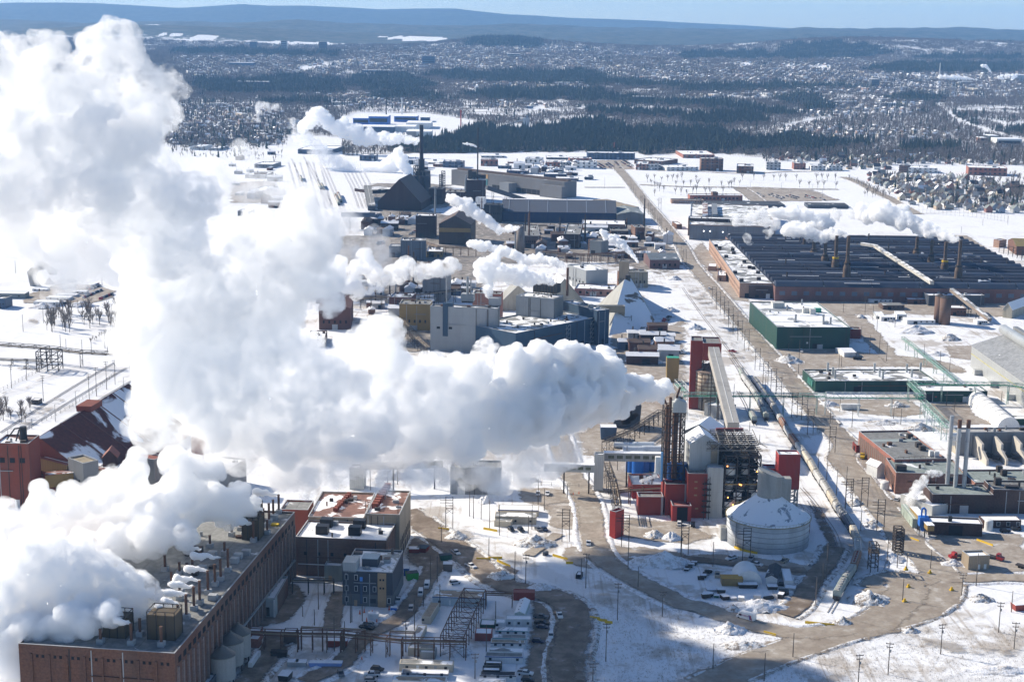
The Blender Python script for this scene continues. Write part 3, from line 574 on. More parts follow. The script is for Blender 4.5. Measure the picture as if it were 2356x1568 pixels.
def bld(name,label,cat,A,B,Cc,base=None,h=None,wm=None,rm=None,style='flat',depth=None,rise=3.0,ax=0,ov=.4,group=None,z0=0.0,par=.8,rmin=4.0):
 b=Bld()
 if base is not None:P=zat(*base,z0);h=hat(P,A[1]if ax!=2 else B[1])-z0
 zt=z0+h
 a,c,d=zat(*A,zt),zat(*B,zt),zat(*Cc,zt)
 u=(c-a);u.z=0;w=u.length;u.normalize();n=Vector((-u.y,u.x,0))
 if ax==1:
  n=(d-c);n.z=0;n.normalize();u=Vector((n.y,-n.x,0));w=abs((c-a).dot(u));
 dp=depth or max(rmin,abs((d-c).dot(n)))
 o0=c-u*w if ax==1 else a
 ctr=o0+u*(w/2)+n*(dp/2)
 b.rz=math.atan2(u.y,u.x);b.w,b.d,b.h=w,dp,h;b.u,b.n,b.c,b.z0=u,n,Vector((ctr.x,ctr.y,z0)),z0
 b.root=empty(name,b.c,b.rz,label,cat,group);b.wm=wm
 x,y=w/2,dp/2;m=MB()
 if style=='flat':
  p=par if h>5 else .25;t=.35
  m.box((0,0,0),(w,dp,h-p));
  for cx,cy,sx,sy in((0,-y+t/2,w,t),(0,y-t/2,w,t),(-x+t/2,0,t,dp-2*t),(x-t/2,0,t,dp-2*t)):m.box((cx,cy,h-p),(sx,sy,p))
  m.build('wall',wm,b.root)
  rf=MB();rf.box((0,0,h-p+.01),(w-2*t-.02,dp-2*t-.02,.12));b.roof=rf.build('roof',rm,b.root);b.top=h-p+.13
  if h>6:
   cp=MB();k=.12
   for cx,cy,sx,sy in((0,-y+t/2,w+.1,t+.1),(0,y-t/2,w+.1,t+.1),(-x+t/2,0,t+.1,dp-2*t-.1),(x-t/2,0,t+.1,dp-2*t-.1)):cp.box((cx,cy,h+.002),(sx,sy,k))
   cp.build('coping',greyp,b.root)
  if w*dp>220 and h>5 and w<130:
   rr=random.Random(int(abs(ctr.x)*7+abs(ctr.y)))
   for _ in range(rr.randint(3,7)):
    k=MB();vx,vy=rr.uniform(-x*.8,x*.8),rr.uniform(-y*.75,y*.75)
    if rr.random()<.5:k.cyl((vx,vy,h-p+.13),rr.uniform(.3,.6),rr.uniform(.8,2.4),8)
    else:k.box((vx,vy,h-p+.13),(rr.uniform(1,2.6),rr.uniform(1,2.2),rr.uniform(.8,1.8)))
    k.build('roof_vent',rr.choice([greyp,darksteel,ruststeel,steel]),b.root)
   for _ in range(rr.randint(2,4)):k=MB();vx=rr.uniform(-x*.9,x*.9);k.box((vx,-y-.12,0),(.28,.24,h-p));k.build('downpipe',rr.choice([darksteel,greyp]),b.root)
   k=MB();vx=rr.uniform(-x*.7,x*.7);k.box((vx,-y-.06,0),(min(4,w*.15),.16,min(4,h*.5)));k.build('loading_door',rr.choice([darkhole,greyp,whitep]),b.root)
   k=MB();k.box((rr.uniform(-x*.4,x*.4),-y-.3,h*rr.uniform(.45,.7)),(w*rr.uniform(.25,.5),.4,.35));k.build('wall_pipe',rr.choice([ruststeel,steel]),b.root)
 elif style in('gx','gy'):
  if style=='gx':
   pr=[(-y,0),(y,0),(y,h),(0,h+rise),(-y,h)];m.prism([(-x,q_[0],q_[1])for q_ in pr],[(x,q_[0],q_[1])for q_ in pr])
   sl=[[(-x-ov,s*(y+ov),h-ov*rise/y+.05),(x+ov,s*(y+ov),h-ov*rise/y+.05),(x+ov,0,h+rise+.05),(-x-ov,0,h+rise+.05)]for s in(-1,1)]
  else:
   pr=[(-x,0),(x,0),(x,h),(0,h+rise),(-x,h)];m.prism([(q_[0],-y,q_[1])for q_ in pr],[(q_[0],y,q_[1])for q_ in pr])
   sl=[[(s*(x+ov),-y-ov,h-ov*rise/x+.05),(s*(x+ov),y+ov,h-ov*rise/x+.05),(0,y+ov,h+rise+.05),(0,-y-ov,h+rise+.05)]for s in(-1,1)]
  m.build('wall',wm,b.root);rf=MB()
  for f in sl:rf.prism(f,[(v[0],v[1],v[2]+.22)for v in f])
  b.roof=rf.build('roof',rm,b.root);b.top=h+rise
 return b
def lc(b,px,z):
 """a picture point at height z, in the building's own coordinates"""
 p=zat(*px,z)-b.c;return(p.dot(b.u),p.dot(b.n))
def rbox(b,name,x,y,d,mat,z=None,parent=None):
 m=MB();m.box((x,y,b.top if z is None else z),d);return m.build(name,mat,parent or b.root)
FACE={'F':lambda b,s,o:(s-b.w/2,-b.d/2-o,0),'R':lambda b,s,o:(b.w/2+o,s-b.d/2,1),'L':lambda b,s,o:(-b.w/2-o,s-b.d/2,1),'B':lambda b,s,o:(s-b.w/2,b.d/2+o,0)}
def wbox(b,name,face,s,z,w,h,mat,t=.12,o=0.0):
 x,y,k=FACE[face](b,s,o);m=MB();m.box((x,y,z),(t,w,h)if k else(w,t,h));return m.build(name,mat,b.root)
def wrow(b,face,s0,s1,n,z,w,h,mat=None,name='window',frame=None):
 o0=None
 for i in range(n):
  s=s0+(s1-s0)*(i/max(1,n-1))
  x,y,k=FACE[face](b,s,0)
  if o0 is None:
   m=MB();m.box((0,0,0),(.14,w,h)if k else(w,.14,h));o0=m.build(name,mat or glass,b.root);o=o0
   if frame:
    f=MB();f.box((0,0,-.12),(.1,w+.24,h+.24)if k else(w+.24,.1,h+.24));f.build('frame',frame,o0)
  else:o=copy_tree(o0,b.root)
  o.location=(x,y,z)
def units(b,spots,mat=greyp,name='roof_unit'):
 """roof plant: (picture x, y of its foot, width, depth, height)"""
 for px,w_,d_,h_ in spots:x,y=lc(b,px,b.z0+b.top);rbox(b,name,x,y,(w_,d_,h_),mat)
def rail(b,face='F',hgt=1.1):
 pass
def stack(parent,x,y,z,r,h,mat,ped=None,name='chimney',n=10):
 m=MB();m.cyl((x,y,z+(ped[1]if ped else 0)),r,h,n);m.cyl((x,y,z+(ped[1]if ped else 0)+h),r*1.12,.3,n);o=m.build(name,mat,parent,False)
 if ped:p=MB();p.box((x,y,z),(ped[0],ped[0],ped[1]));p.build('pedestal',ped[2],o)
 return o
 # ---- brick mill in the bottom left corner
P_=zat(*q(7,2035,835));hm=hat(P_,q(7,2035,395)[1])
mill=bld('brick_mill','very long tall brick mill with a row of steaming roof stacks','mill',q(7,115,1312),q(7,1205,1370),q(7,2035,395),None,hm,brown_b,r_bare,ax=1)
for k in range(30):wbox(mill,'pilaster','R',2+k*(mill.d-4)/29,0,.9,hm-5.2,brick('pilaster_brick',(.2,.15,.13),(.25,.19,.17),.5),.7,.3)
wrow(mill,'R',4.5,mill.d-4,29,hm-4.6,2.6,2.0,darkhole);wbox(mill,'pipe_run','R',mill.d*.62,8,mill.d*.7,.7,steel,.6,.8)
for k in range(11):
 s=mill.w-3.2-k*5.9
 if s>3:wbox(mill,'pilaster','F',s-2.9,0,.7,hm-3.0,brown_b,.5,.2);wrow(mill,'F',s-1,s+.9,2,hm-4.3,.9,1.0,darkhole)
for(X,Y,T)in((908,1310,1170),(968,1250,1135),(1232,1205,1040),(1288,1130,970),(1340,1070,915),(1380,1030,875),(1437,960,805),(1485,905,760),(1524,868,725),(1575,805,655),(1858,470,340),(1925,405,280),(1887,440,315),(1750,600,465),(1775,550,425),(1820,495,375),(1242,1000,900),(1140,800,700),(820,700,630),(1115,1320,1190),(695,1300,1230),(1140,795,690),(1240,830,790),(1292,835,795),(1330,810,760),(1282,640,590),(1385,720,660),(1185,900,830),(1080,990,900),(1450,640,560),(1600,560,470),(1690,560,480),(1660,520,440),(1845,545,455),(1550,690,620)):
 x,y=lc(mill,q(7,X,Y),mill.top);Pw=zat(*q(7,X,Y),mill.top);stack(mill.root,x,y,mill.top,.48,max(3,hat(Pw,q(7,X,T)[1])-mill.top-1.6),ruststeel,(2.2,1.6,greyp))
for(X,Y,w_,d_,h_)in((1115,1280,9.2,7,8.5),(785,1265,8,7,6.5),(1730,590,6.5,7,8),(1720,470,7,7,6)):
 x,y=lc(mill,q(7,X,Y),mill.top);o=rbox(mill,'cooling_tower',x,y+d_/2,(w_,d_,h_),paint('stained_ochre_panel',(.1,.075,.045),.8,0,.7,.4));m=MB()
 for sx in(-1,-.33,.33,1):
  for sy in(-1,1):m.bar((x+sx*w_/2,y+d_/2+sy*(d_/2+.1),mill.top),(x+sx*w_/2,y+d_/2+sy*(d_/2+.1),mill.top+h_+1.2),.25)
 for sy in(-1,1):m.bar((x-w_/2,y+d_/2+sy*(d_/2+.1),mill.top+h_+1.2),(x+w_/2,y+d_/2+sy*(d_/2+.1),mill.top+h_+1.2),.2)
 for sx in(-1,1):m.bar((x+sx*w_/2,y-.1,mill.top+h_+1.2),(x+sx*w_/2,y+d_+.1,mill.top+h_+1.2),.2)
 m.build('frame',darksteel,o)
units(mill,[(q(7,*p),3,2.4,2)for p in((1620,745),(1645,715),(1467,700),(1395,800),(1890,445),(1700,690),(1240,960),(1470,1000))]);units(mill,[(q(7,1340,690),6,4,3)],darksteel);units(mill,[(q(7,1900,488),3,2,.8)],yellowp)
  # ---- brick block and tan hall behind it
ann=bld('brick_workshop','low brown brick block with four black roof hoods in snow','workshop',e('J',365,845),e('J',1510,895),e('J',1630,680),e('J',370,1330),None,brown_b,r_snow)
units(ann,[(e('J',*p),5,4,3.6)for p in((705,800),(758,715),(1115,815),(1175,730))],blackp,'roof_hood');wrow(ann,'F',4,ann.w-6,6,9,1.2,1.4,darkhole);wbox(ann,'pipe_run','F',ann.w*.3,5,ann.w*.55,.3,whitep,.3,.3);wrow(ann,'R',2,ann.d-2,5,0,.5,ann.h-3,darksteel,'pilaster')
P_=zat(*e('J',1868,830));ht=hat(P_,e('J',1872,270)[1])
tan=bld('tan_hall','tall tan hall with brown roof and a row of red ridge vents','hall',e('J',1245,555),e('J',1675,570),e('J',1870,270),None,ht,tancl,r_brown)
tan2=bld('brown_roofed_hall','brown roofed hall half under snow beside the tall tan hall','hall',e('J',520,592),e('J',1225,610),e('J',1440,292),None,ht-2.5,tancl,r_brown)
tan3=bld('grey_roofed_block','grey flat roofed block between the mill and the tan halls','block',e('J',170,498),e('J',520,508),e('J',680,390),None,ht-5,ironred,r_bare)
for k in range(9):
 f=k/8;x,y=lc(tan,(e('J',1370,480)[0]*(1-f)+e('J',1525,235)[0]*f,e('J',1370,480)[1]*(1-f)+e('J',1525,235)[1]*f),tan.top);rbox(tan,'ridge_vent',x,y,(2.6,2.2,2.2),ironred)
 x,y=lc(tan2,(e('J',870,520)[0]*(1-f)+e('J',1040,330)[0]*f,e('J',870,520)[1]*(1-f)+e('J',1040,330)[1]*f),tan2.top);rbox(tan2,'ridge_vent',x,y,(1.8,1.8,1.6),ironred)
wrow(tan,'R',4,tan.d-5,7,5,2,3.5,darkhole);wrow(tan,'R',5,tan.d-5,5,0,3,4,darksteel,'door')
for x_,y_ in((1248,520),(1657,560),(1280,520)):px=lc(tan,e('J',x_,y_),tan.top);stack(tan.root,px[0],px[1],tan.top,.12,4,darksteel,None,'vent_pipe',6)
 # ---- new office
off=bld('office_building','new three storey slate grey office block with a bare plywood stair strip','office',(788,1312),(903,1317),(932,1266),(788,1391),None,clad('slate_cladding',(.06,.068,.085),.5,.6,.1),roofm('office_roof',(.42,.42,.4),.62,.16))
b0=wbox(off,'base_course','F',off.w/2,0,off.w+.3,off.h*.34,clad('mid_slate_cladding',(.14,.145,.15),.5,.6,.1),.3,.0);wbox(off,'base_course','R',off.d/2,0,off.d-.3,off.h*.34,clad('mid_slate_cladding',(.14,.145,.15)),.3,.0)
wbox(off,'plywood_strip','F',off.w*.79,0,off.w*.17,off.h-.3,woodp,.5,.1)
for s in(.76,.82):
 for z in(.52,.76):wbox(off,'window','F',off.w*s,off.h*z,.7,.8,darkhole,.2,.32)
for s,z in((.08,.12),(.08,.44),(.08,.76),(.27,.44),(.27,.76),(.45,.44),(.64,.44),(.45,.12),(.93,.12)):wbox(off,'window','F',off.w*s,off.h*z,1.0,1.9,glass,.25,.17);wbox(off,'window_frame','F',off.w*s,off.h*z-.15,1.3,2.2,whitep,.2,.12)
wbox(off,'window','F',off.w*.61,off.h*.1,2.2,1.8,glass,.25,.17);wbox(off,'door','F',off.w*.26,0,1.2,2.4,woodp,.25,.17);wbox(off,'door','F',off.w*.79,0,2.6,2.6,woodp,.3,.5)
wbox(off,'glazed_strip','F',off.w*.375,1,.9,off.h*.72,bluecl,.3,.15);wbox(off,'blue_panel','F',off.w*.375,off.h*.73,1.1,1.6,plain('sky_blue_panel',(.1,.3,.75),.5),.32,.17)
rbox(off,'stair_penthouse',-off.w/2+2.7,-off.d/2+4,(5.3,8,3.9),greycl,off.h-.4);x,y=lc(off,e('J',1300,1225),off.top);o=rbox(off,'plant_room',x,y+3,(6.2,6,3.2),darkcl);rbox(off,'sheet_roof',x,y+3,(6.5,6.3,.25),plain('blue_grey_sheet',(.3,.38,.43),.4),off.top+3.2,o)
units(off,[(e('J',1520,1165),2.4,2.4,1.8),(e('J',1585,1060),1,1,2.2),(e('J',1155,1060),3.4,2,1)],paint('brown_unit',(.17,.13,.11)))
anx=bld('grey_green_annex','plain pale grey green annex joined to the left of the slate office','annex',e('J',727,1208),e('J',948,1215),e('J',955,1155),e('J',727,1405),None,clad('grey_green_cladding',(.3,.34,.32),.6),r_full);wbox(anx,'door','F',anx.w*.33,0,1.3,2.4,woodp)
 # ---- sheds beside the mill
sh1=bld('grey_shed','tall grey shed with snowy roof leaning against the brick mill','shed',e('K',400,508),e('K',608,515),e('K',815,237),e('K',402,750),None,clad('grey_shed_cladding',(.33,.36,.36),.5),r_snow);wbox(sh1,'brick_side','R',sh1.d*.58,0,sh1.d*.8,sh1.h-.4,brown_b,.3,.02);wbox(sh1,'loading_door','F',sh1.w*.38,.6,3.6,3.6,darkhole);wbox(sh1,'corner_trim','F',sh1.w-.3,0,.6,sh1.h-.5,whitep,.3,.1)
bld('brick_pump_house','small red brick hut under snow behind the storage silos','hut',e('K',275,1022),e('K',402,1030),e('K',425,985),e('K',275,1130),None,red_b,r_full)
bld('brick_hut','flat red brick hut with snowy roof under the pipe bridge end','hut',e('K',268,935),e('K',420,940),e('K',500,872),None,4.2,red_b,r_full)
bld('brick_switch_house','dark brick switch house standing under the steel pipe bridge','hut',e('K',715,935),e('K',880,938),e('K',905,888),e('K',700,1085),None,dark_b,r_full)
bld('white_lean_to','long white shed with snowy roof right of the silos','shed',e('K',268,1322),e('K',322,1325),e('K',418,1165),e('K',268,1395),None,whitep,r_full)
bld('silo_house','low house with snow roof against the mill behind three silos','shed',q(7,1430,1312),q(7,1540,1320),q(7,1600,1212),None,10.5,darkcl,r_snow)
bld('snowy_lean_to','lean-to with blank snowy roof cut by the bottom edge','shed',q(7,1325,1572),q(7,1440,1580),q(7,1500,1505),None,6,darkcl,r_full)
for i,(X,Y,txt)in enumerate(((1540,1590,'nearest of three cone roofed grey silos beside the mill'),(1597,1490,'middle of three cone roofed grey silos beside the mill'),(1648,1430,'farthest of three cone roofed grey silos beside the mill'))):
 P=zat(*q(7,X,Y));s=empty('silo',P,0,txt,'silo','cone roofed silos');m=MB();m.cyl((0,0,3),4.4,8.2,32);m.build('wall',paint('grey_concrete',(.33,.33,.31),.8,0,.3,.3),s,False);m=MB();m.lathe((0,0,11.2),[(4.6,0),(4.6,.3),(.5,3.3),(.4,3.7)],32);m.build('roof',paint('dark_zinc',(.17,.165,.15),.5,.4,.3),s)
 for a in range(6):g=MB();g.bar((3.6*math.cos(a*1.047),3.6*math.sin(a*1.047),0),(3.6*math.cos(a*1.047),3.6*math.sin(a*1.047),3),.4);g.build('leg',darksteel,s)
 # ---- site trailers and containers
tealtrim=plain('teal_trim',(.02,.2,.25),.5);bluetrim=plain('blue_trim',(.02,.08,.28),.5);navytrim=plain('navy_trim',(.012,.015,.03),.5)
wtr=clad('white_trailer_siding',(.62,.63,.64),.6,.6,.15);ttr=clad('tan_trailer_siding',(.52,.46,.36),.6,.6,.2);rcon=clad('red_container_steel',(.28,.05,.035),.7);gcon=clad('green_container_steel',(.02,.1,.06),.7);gtr=clad('grey_trailer_siding',(.36,.36,.34),.6)
TRIM={'t':tealtrim,'b':bluetrim,'n':navytrim}
def trailer(label,A,B,Cc,base=None,h=2.9,wm=None,rm=None,trim=None,wins=3,doors=1,name='site_trailer',cat='trailer',group='site trailers',**kw):
 b=bld(name,label,cat,A,B,Cc,base,None if base else h,wm or wtr,rm or r_snow,group=group,par=.2,**kw)
 if trim:wbox(b,'roof_trim','F',b.w/2,b.h-.32,b.w+.1,.3,TRIM[trim],.12,.02);wbox(b,'roof_trim','R',b.d/2,b.h-.32,b.d+.1,.3,TRIM[trim],.12,.02)
 if wins:wrow(b,'F',b.w*.14,b.w*.86,wins,1.15,1.0,.95)
 for k in range(doors):wbox(b,'door','F',b.w*(.34+.33*k),.3,.9,2.0,greyp if k else whitep)
 return b
trailer('white trailer with teal trim and four windows under half melted snow',e('N',610,820),e('N',1085,830),e('N',1090,783),e('N',610,905),None,wtr,r_half,'t',4)
trailer('white trailer with grey roof and teal edge, tucked behind another trailer',e('N',570,925),e('N',1060,935),e('N',1068,882),None,2.9,wtr,r_bare,'t',0,0)
trailer('white trailer with brown roof, paired small windows and white door',e('N',540,995),e('N',1038,1005),e('N',1048,958),e('N',540,1080),None,wtr,r_tan,'n',4)
trailer('white trailer seen as a grey roof with a streak of snow',e('N',508,1125),e('N',1015,1135),e('N',1022,1085),None,2.9,wtr,r_half,None,0,0)
trailer('long white trailer with blue roof edge and two windows',e('N',458,1190),e('N',1005,1205),e('N',1012,1152),e('N',452,1290),None,wtr,r_bare,'b',2,0)
for i,(y0,lb)in enumerate(((1318,'upper of three short snow topped black containers'),(1352,'middle of three short snow topped black containers'),(1393,'lower of three short snow topped black containers'))):trailer(lb,e('N',455-i*17,y0),e('N',700-i*12,y0+6),e('N',705-i*12,y0-32),None,2.4,blackp,r_full,None,0,0,'container','container','short black containers')
trailer('white trailer with black snow streaked roof beside a white pickup',e('N',385,1465),e('N',905,1475),e('N',918,1412),e('N',375,1545),None,wtr,r_dark,'n',3)
trailer('trailer with snowy roof cut by the lower picture edge',e('N',345,1570),e('N',760,1578),e('N',768,1530),None,2.9,wtr,r_half,'n',0,0)
trailer('pale grey long trailer with snowy roof, nearest the round roofed trailer',e('N',760,655),e('N',1135,660),e('N',1140,615),e('N',760,770),None,clad('pale_trailer_siding',(.5,.52,.54),.6),r_snow,None,3)
trailer('low white annex with dark hatch at the pale grey trailer end',e('N',615,705),e('N',755,708),e('N',762,655),None,2.6,wtr,r_full,None,1,0)
t_=bld('site_trailer','gable roofed white trailer standing end on before the red container','trailer',e('N',888,572),e('N',1030,582),e('N',1095,385),None,2.6,clad('mint_trailer_siding',(.5,.58,.52),.6),r_full,'gy',None,.9,group='site trailers',ov=.2)
for k in range(4):rbox(t_,'roof_vent',-.6,-t_.d*.35+k*t_.d*.22,(.4,.4,.7),blackp,2.9)
trailer('rust red container with bare red roof beside the bend in the road',e('N',868,268),e('N',1180,275),e('N',1182,222),e('N',870,385),None,rcon,paint('red_sheet_roof',(.3,.1,.08),.7,0,.3),None,0,0,'container','container','shipping containers')
trailer('dark green container with snow on top',e('N',385,735),e('N',602,742),e('N',607,662),e('N',385,785),None,gcon,r_full,None,0,0,'container','container','shipping containers')
trailer('open sided red container with snowy roof and clutter in front',e('N',310,860),e('N',555,868),e('N',572,785),e('N',305,970),None,rcon,r_full,None,0,0,'container','container','shipping containers')
trailer('wide pale trailer with tan roof behind the steel frame',e(8,628,978),e(8,985,990),e(8,988,940),e(8,628,1038),None,clad('pale_blue_trailer_siding',(.5,.56,.58),.6),r_tan,'b',2,1)
trailer('tan trailer standing end on with a bare tan roof',e(8,555,1115),e(8,618,1120),e(8,662,1020),e(8,555,1165),None,ttr,roofm('tan_half_snow',(.45,.34,.24),.35),None,1,0)
trailer('second tan trailer end on, its roof mostly snow',e(8,480,1268),e(8,545,1272),e(8,590,1175),e(8,480,1310),None,ttr,r_snow,None,0,0)
trailer('long tan trailer with three windows and two white doors',e(8,400,1440),e(8,772,1450),e(8,775,1422),e(8,400,1492),None,ttr,r_half,None,3,2)
trailer('white trailer with dark eaves in front of the tan one',e(8,414,1506),e(8,738,1514),e(8,742,1484),e(8,414,1540),None,wtr,r_snow,'n',3,1)
trailer('tan roofed trailer at the lower picture edge',e(8,348,1556),e(8,722,1566),e(8,728,1530),None,2.9,wtr,r_tan,None,0,0)
trailer('small tan hut with orange door under the pipe bridge',e(8,460,1332),e(8,640,1338),e(8,652,1310),e(8,460,1385),None,ttr,r_half,None,0,1,'hut','hut',None)
trailer('grey hut under deep snow inside the pipe bridge legs',e(8,540,1362),e(8,650,1366),e(8,657,1326),e(8,540,1405),None,gtr,r_full,None,0,0,'hut','hut',None)
trailer('front half of the tan twin trailers in the snowy yard',e(8,1060,424),e(8,1345,432),e(8,1350,400),e(8,1060,476),None,clad('beige_trailer_siding',(.4,.36,.29),.6),r_half,None,3,1)
trailer('rear half of the twin trailers with a blue roof edge',e(8,1080,378),e(8,1362,384),e(8,1366,348),None,3,ttr,r_full,'b',0,0)
trailer('small tan annex left of the twin trailers',e(8,1055,456),e(8,1170,464),e(8,1172,432),e(8,1055,495),None,ttr,r_half,None,0,0)
trailer('black electrical box on skids beside the main road bend',e(8,1617,826),e(8,1655,830),e(8,1678,808),e(8,1617,855),None,blackp,r_full,None,0,0,'electrical_cabin','cabin',None,rmin=2)
trailer('small dark steel cabin alone in the snow by a track',e(8,1390,672),e(8,1404,676),e(8,1420,662),e(8,1390,696),None,darkcl,r_full,None,0,0,'electrical_cabin','cabin',None,rmin=2)
 # ---- rusty pipe bridges and steel frame in the yard
def bridge(name,label,cat,pts,z,wdt,bay,mat,zs=(0,1.4),pipes=2,truss=False,group=None,legh=True,pm=None):
 """pts: ground points (picture) along the bridge; deck beams at height z on pairs of legs"""
 W_=[zat(*p)if not isinstance(p,Vector)else p for p in pts];o0=W_[0].copy();o0.z=0;root=empty(name,o0,0,label,cat,group);d=MB();legs=[]
 for a,b in zip(W_[:-1],W_[1:]):
  v=b-a;L_=v.length;v.normalize();s=Vector((v.y,-v.x,0))*wdt/2;n=max(1,round(L_/bay))
  for k in zs:
   for sg in(-1,1):d.bar(a+s*sg-o0+Vector((0,0,z+k)),b+s*sg-o0+Vector((0,0,z+k)),.28)
  for i in range(n+1):
   p=a+v*(L_*i/n)-o0
   for k in zs:d.bar(p-s+Vector((0,0,z+k)),p+s+Vector((0,0,z+k)),.22)
   if len(zs)>1:
    for sg in(-1,1):
     d.bar(p+s*sg+Vector((0,0,z+zs[0])),p+s*sg+Vector((0,0,z+zs[-1])),.18)
     if truss and i<n:d.bar(p+s*sg+Vector((0,0,z+zs[i%2 and-1 or 0])),p+v*(L_/n)+s*sg+Vector((0,0,z+zs[0 if i%2 else-1])),.15)
   if legh and(not truss or i%4==0):
    g=MB()
    for sg in(-1,1):g.bar(p+s*sg,p+s*sg+Vector((0,0,z)),.3)
    g.bar(p-s+Vector((0,0,z*.5)),p+s+Vector((0,0,z*.5)),.16);g.bar(p-s+Vector((0,0,z*.5)),p+s+Vector((0,0,.3)),.12);g.bar(p-s,p+s+Vector((0,0,z)),.12);legs.append(g)
 d.build('deck_frame',mat,root)
 for g in legs:g.build('leg',mat,root)
 for k in range(pipes):
  t=MB()
  for a,b in zip(W_[:-1],W_[1:]):
   v=(b-a).normalized();s=Vector((v.y,-v.x,0))*(wdt*(k+.5)/pipes-wdt/2);t.bar(a+s-o0+Vector((0,0,z+.45)),b+s-o0+Vector((0,0,z+.45)),.4,None,None,8)
  t.build('pipe',pm or paint('lagged_pipe',(.3,.24,.17),.7,0,.5),root)
 return root
def up(px,z):p=zat(*px,z);return Vector((p.x,p.y,0))
bridge('pipe_bridge','long rusty pipe bridge crossing the yard on thin legs','pipe bridge',[up(e('K',270,950),6),up(e('K',900,975),6),up(e(8,0,1248),6),up(e(8,420,1290),6),up(e(8,860,1300),6)],6,2.4,6.0,ruststeel)
bridge('pipe_bridge','upper goalpost shaped rusty pipe loop in front of the office','pipe bridge',[up(e('K',940,880),8.5),up(e('K',1745,915),8.5)],8.5,1.2,7,ruststeel,(0,),1)
bridge('pipe_bridge','raised rusty pipe loop over the yard road near the tan trailers','pipe bridge',[up(e(8,335,1222),9),up(e(8,508,1228),9)],9,1.2,9,ruststeel,(0,),1)
bridge('steel_frame','tall open rusty steel frame with ladder like top running between the trailers','steel frame',[up(e(8,922,925),8),up(e(8,838,1085),8),up(e(8,765,1250),8)],8,8.5,5.2,ruststeel,(0,),0)
bridge('pipe_bridge','low pipe rack between the steel frame and the red container','pipe bridge',[up(e(8,1000,962),5),up(e(8,1180,968),5)],5,1.6,7,ruststeel,(0,1),3)
bridge('pipe_bridge','dark pipe rack along the annex wall behind the office','pipe bridge',[up(e('K',830,300),5),up(e('K',1230,305),5),up(e('K',1350,310),5)],5,1.6,6,darksteel,(0,1.2),3)
   # ---- salt tank with its headhouse
Pt=zat(*e('T',905,1250));rt=(zat(*e('T',1480,1200))-zat(*e('T',328,1200))).length/2
hT=hat(zat(*e('T',330,1270)),e('T',340,905)[1])
tk=empty('storage_tank',Pt,0,'huge round white storage tank with snowy cone roof and slanted concrete top','tank')
m=MB();m.cyl((0,0,0),rt,hT,72);m.build('wall',paint('white_tank_paint',(.5,.52,.54),.6,0,.5,.12,(.22,.2,.18)),tk,True)
for k in range(1,5):m=MB();m.lathe((0,0,hT*k/5),[(rt+.02,0),(rt+.16,.06),(rt+.16,.2),(rt+.02,.26)],72);m.build('stiffener_ring',plain('tank_ring',(.25,.26,.27),.6),tk)
m=MB();m.lathe((0,0,hT+.02),[(rt+.35,0),(rt+.35,.3),(rt*.93,.5),(5.6,hT*.78),(5.4,hT*.79)],72);m.build('cone_roof',roofm('tank_shaded_snow',(.34,.38,.43),.75,.22),tk,True)  # cone's blue shade is put into the roof colour between the snow
m=MB();zc=hT*1.72;n_=48;lo=[(5.4*math.cos(i*6.2832/n_),5.4*math.sin(i*6.2832/n_),hT*1.74)for i in range(n_)];hi=[(x,y,hT*1.74+13.2-(x+5.4)*.36)for x,y,z in lo];m.prism(lo,hi);m.build('concrete_top',paint('grey_concrete',(.33,.33,.31),.8,0,.3,.3),tk)
m=MB();m.box((7.2,.6,hT*1.5),(4,4.2,11.5));m.build('hopper_box',paint('grey_concrete',(.33,.33,.31),.8),tk)
m=MB()
for i in range(72):
 a=i*6.2832/72;b=a+6.2832/72;r=rt+.6;m.bar((r*math.cos(a),r*math.sin(a),hT+1.25),(r*math.cos(b),r*math.sin(b),hT+1.25),.09);m.bar((r*math.cos(a),r*math.sin(a),hT+.1),(r*math.cos(b),r*math.sin(b),hT+.1),.25);m.bar((r*math.cos(a),r*math.sin(a),hT+.1),(r*math.cos(a),r*math.sin(a),hT+1.25),.07)
m.build('railing',paint('ochre_railing',(.3,.25,.13),.7),tk);m=MB();m.bar((-rt*.86,-rt*.55,.2),(-rt*.86,-rt*.55,hT),.35);m.bar((-rt*.82,-rt*.62,.2),(-rt*.82,-rt*.62,hT),.15);m.build('downpipe',steel,tk)
m=MB();
for i in range(9):
 a=R(212)+i*R(4);m.bar(((rt+.7)*math.cos(a),(rt+.7)*math.sin(a),.5),((rt+.7)*math.cos(a+R(4)),(rt+.7)*math.sin(a+R(4)),.5),.5,.9)
o_=m.build('guard_rail',yellowp);o_.location=Pt;tag(o_,'bent yellow guard rail at the foot of the white tank','guard rail')
trailer('plain grey box cabinet touching the left foot of the tank',e('T',245,1062),e('T',330,1064),e('T',335,1020),e('T',245,1245),None,gtr,r_bare,None,0,0,'cabinet','cabinet',None,rmin=3)
 # ---- red plant
def steel_tower(parent,x0,x1,y0,y1,z0,z1,nz,nx=2,ny=2,w=.35,mat=darksteel,name='steelwork',diag=True):
 m=MB();xs=[x0+(x1-x0)*i/(nx-1)for i in range(nx)];ys=[y0+(y1-y0)*i/(ny-1)for i in range(ny)]
 for x in xs:
  for y in ys:m.bar((x,y,z0),(x,y,z1),w)
 for k in range(1,nz+1):
  z=z0+(z1-z0)*k/nz;zb=z0+(z1-z0)*(k-1)/nz
  for y in ys:m.bar((x0,y,z),(x1,y,z),w*.8)
  for x in xs:m.bar((x,y0,z),(x,y1,z),w*.8)
  if diag:
   for i in range(nx-1):
    for y in(ys[0],ys[-1]):m.bar((xs[i],y,zb),(xs[i+1],y,z),w*.5);
   for j in range(ny-1):
    for x in(xs[0],xs[-1]):m.bar((x,ys[j],zb),(x,ys[j+1],z),w*.5)
 return m.build(name,mat,parent)
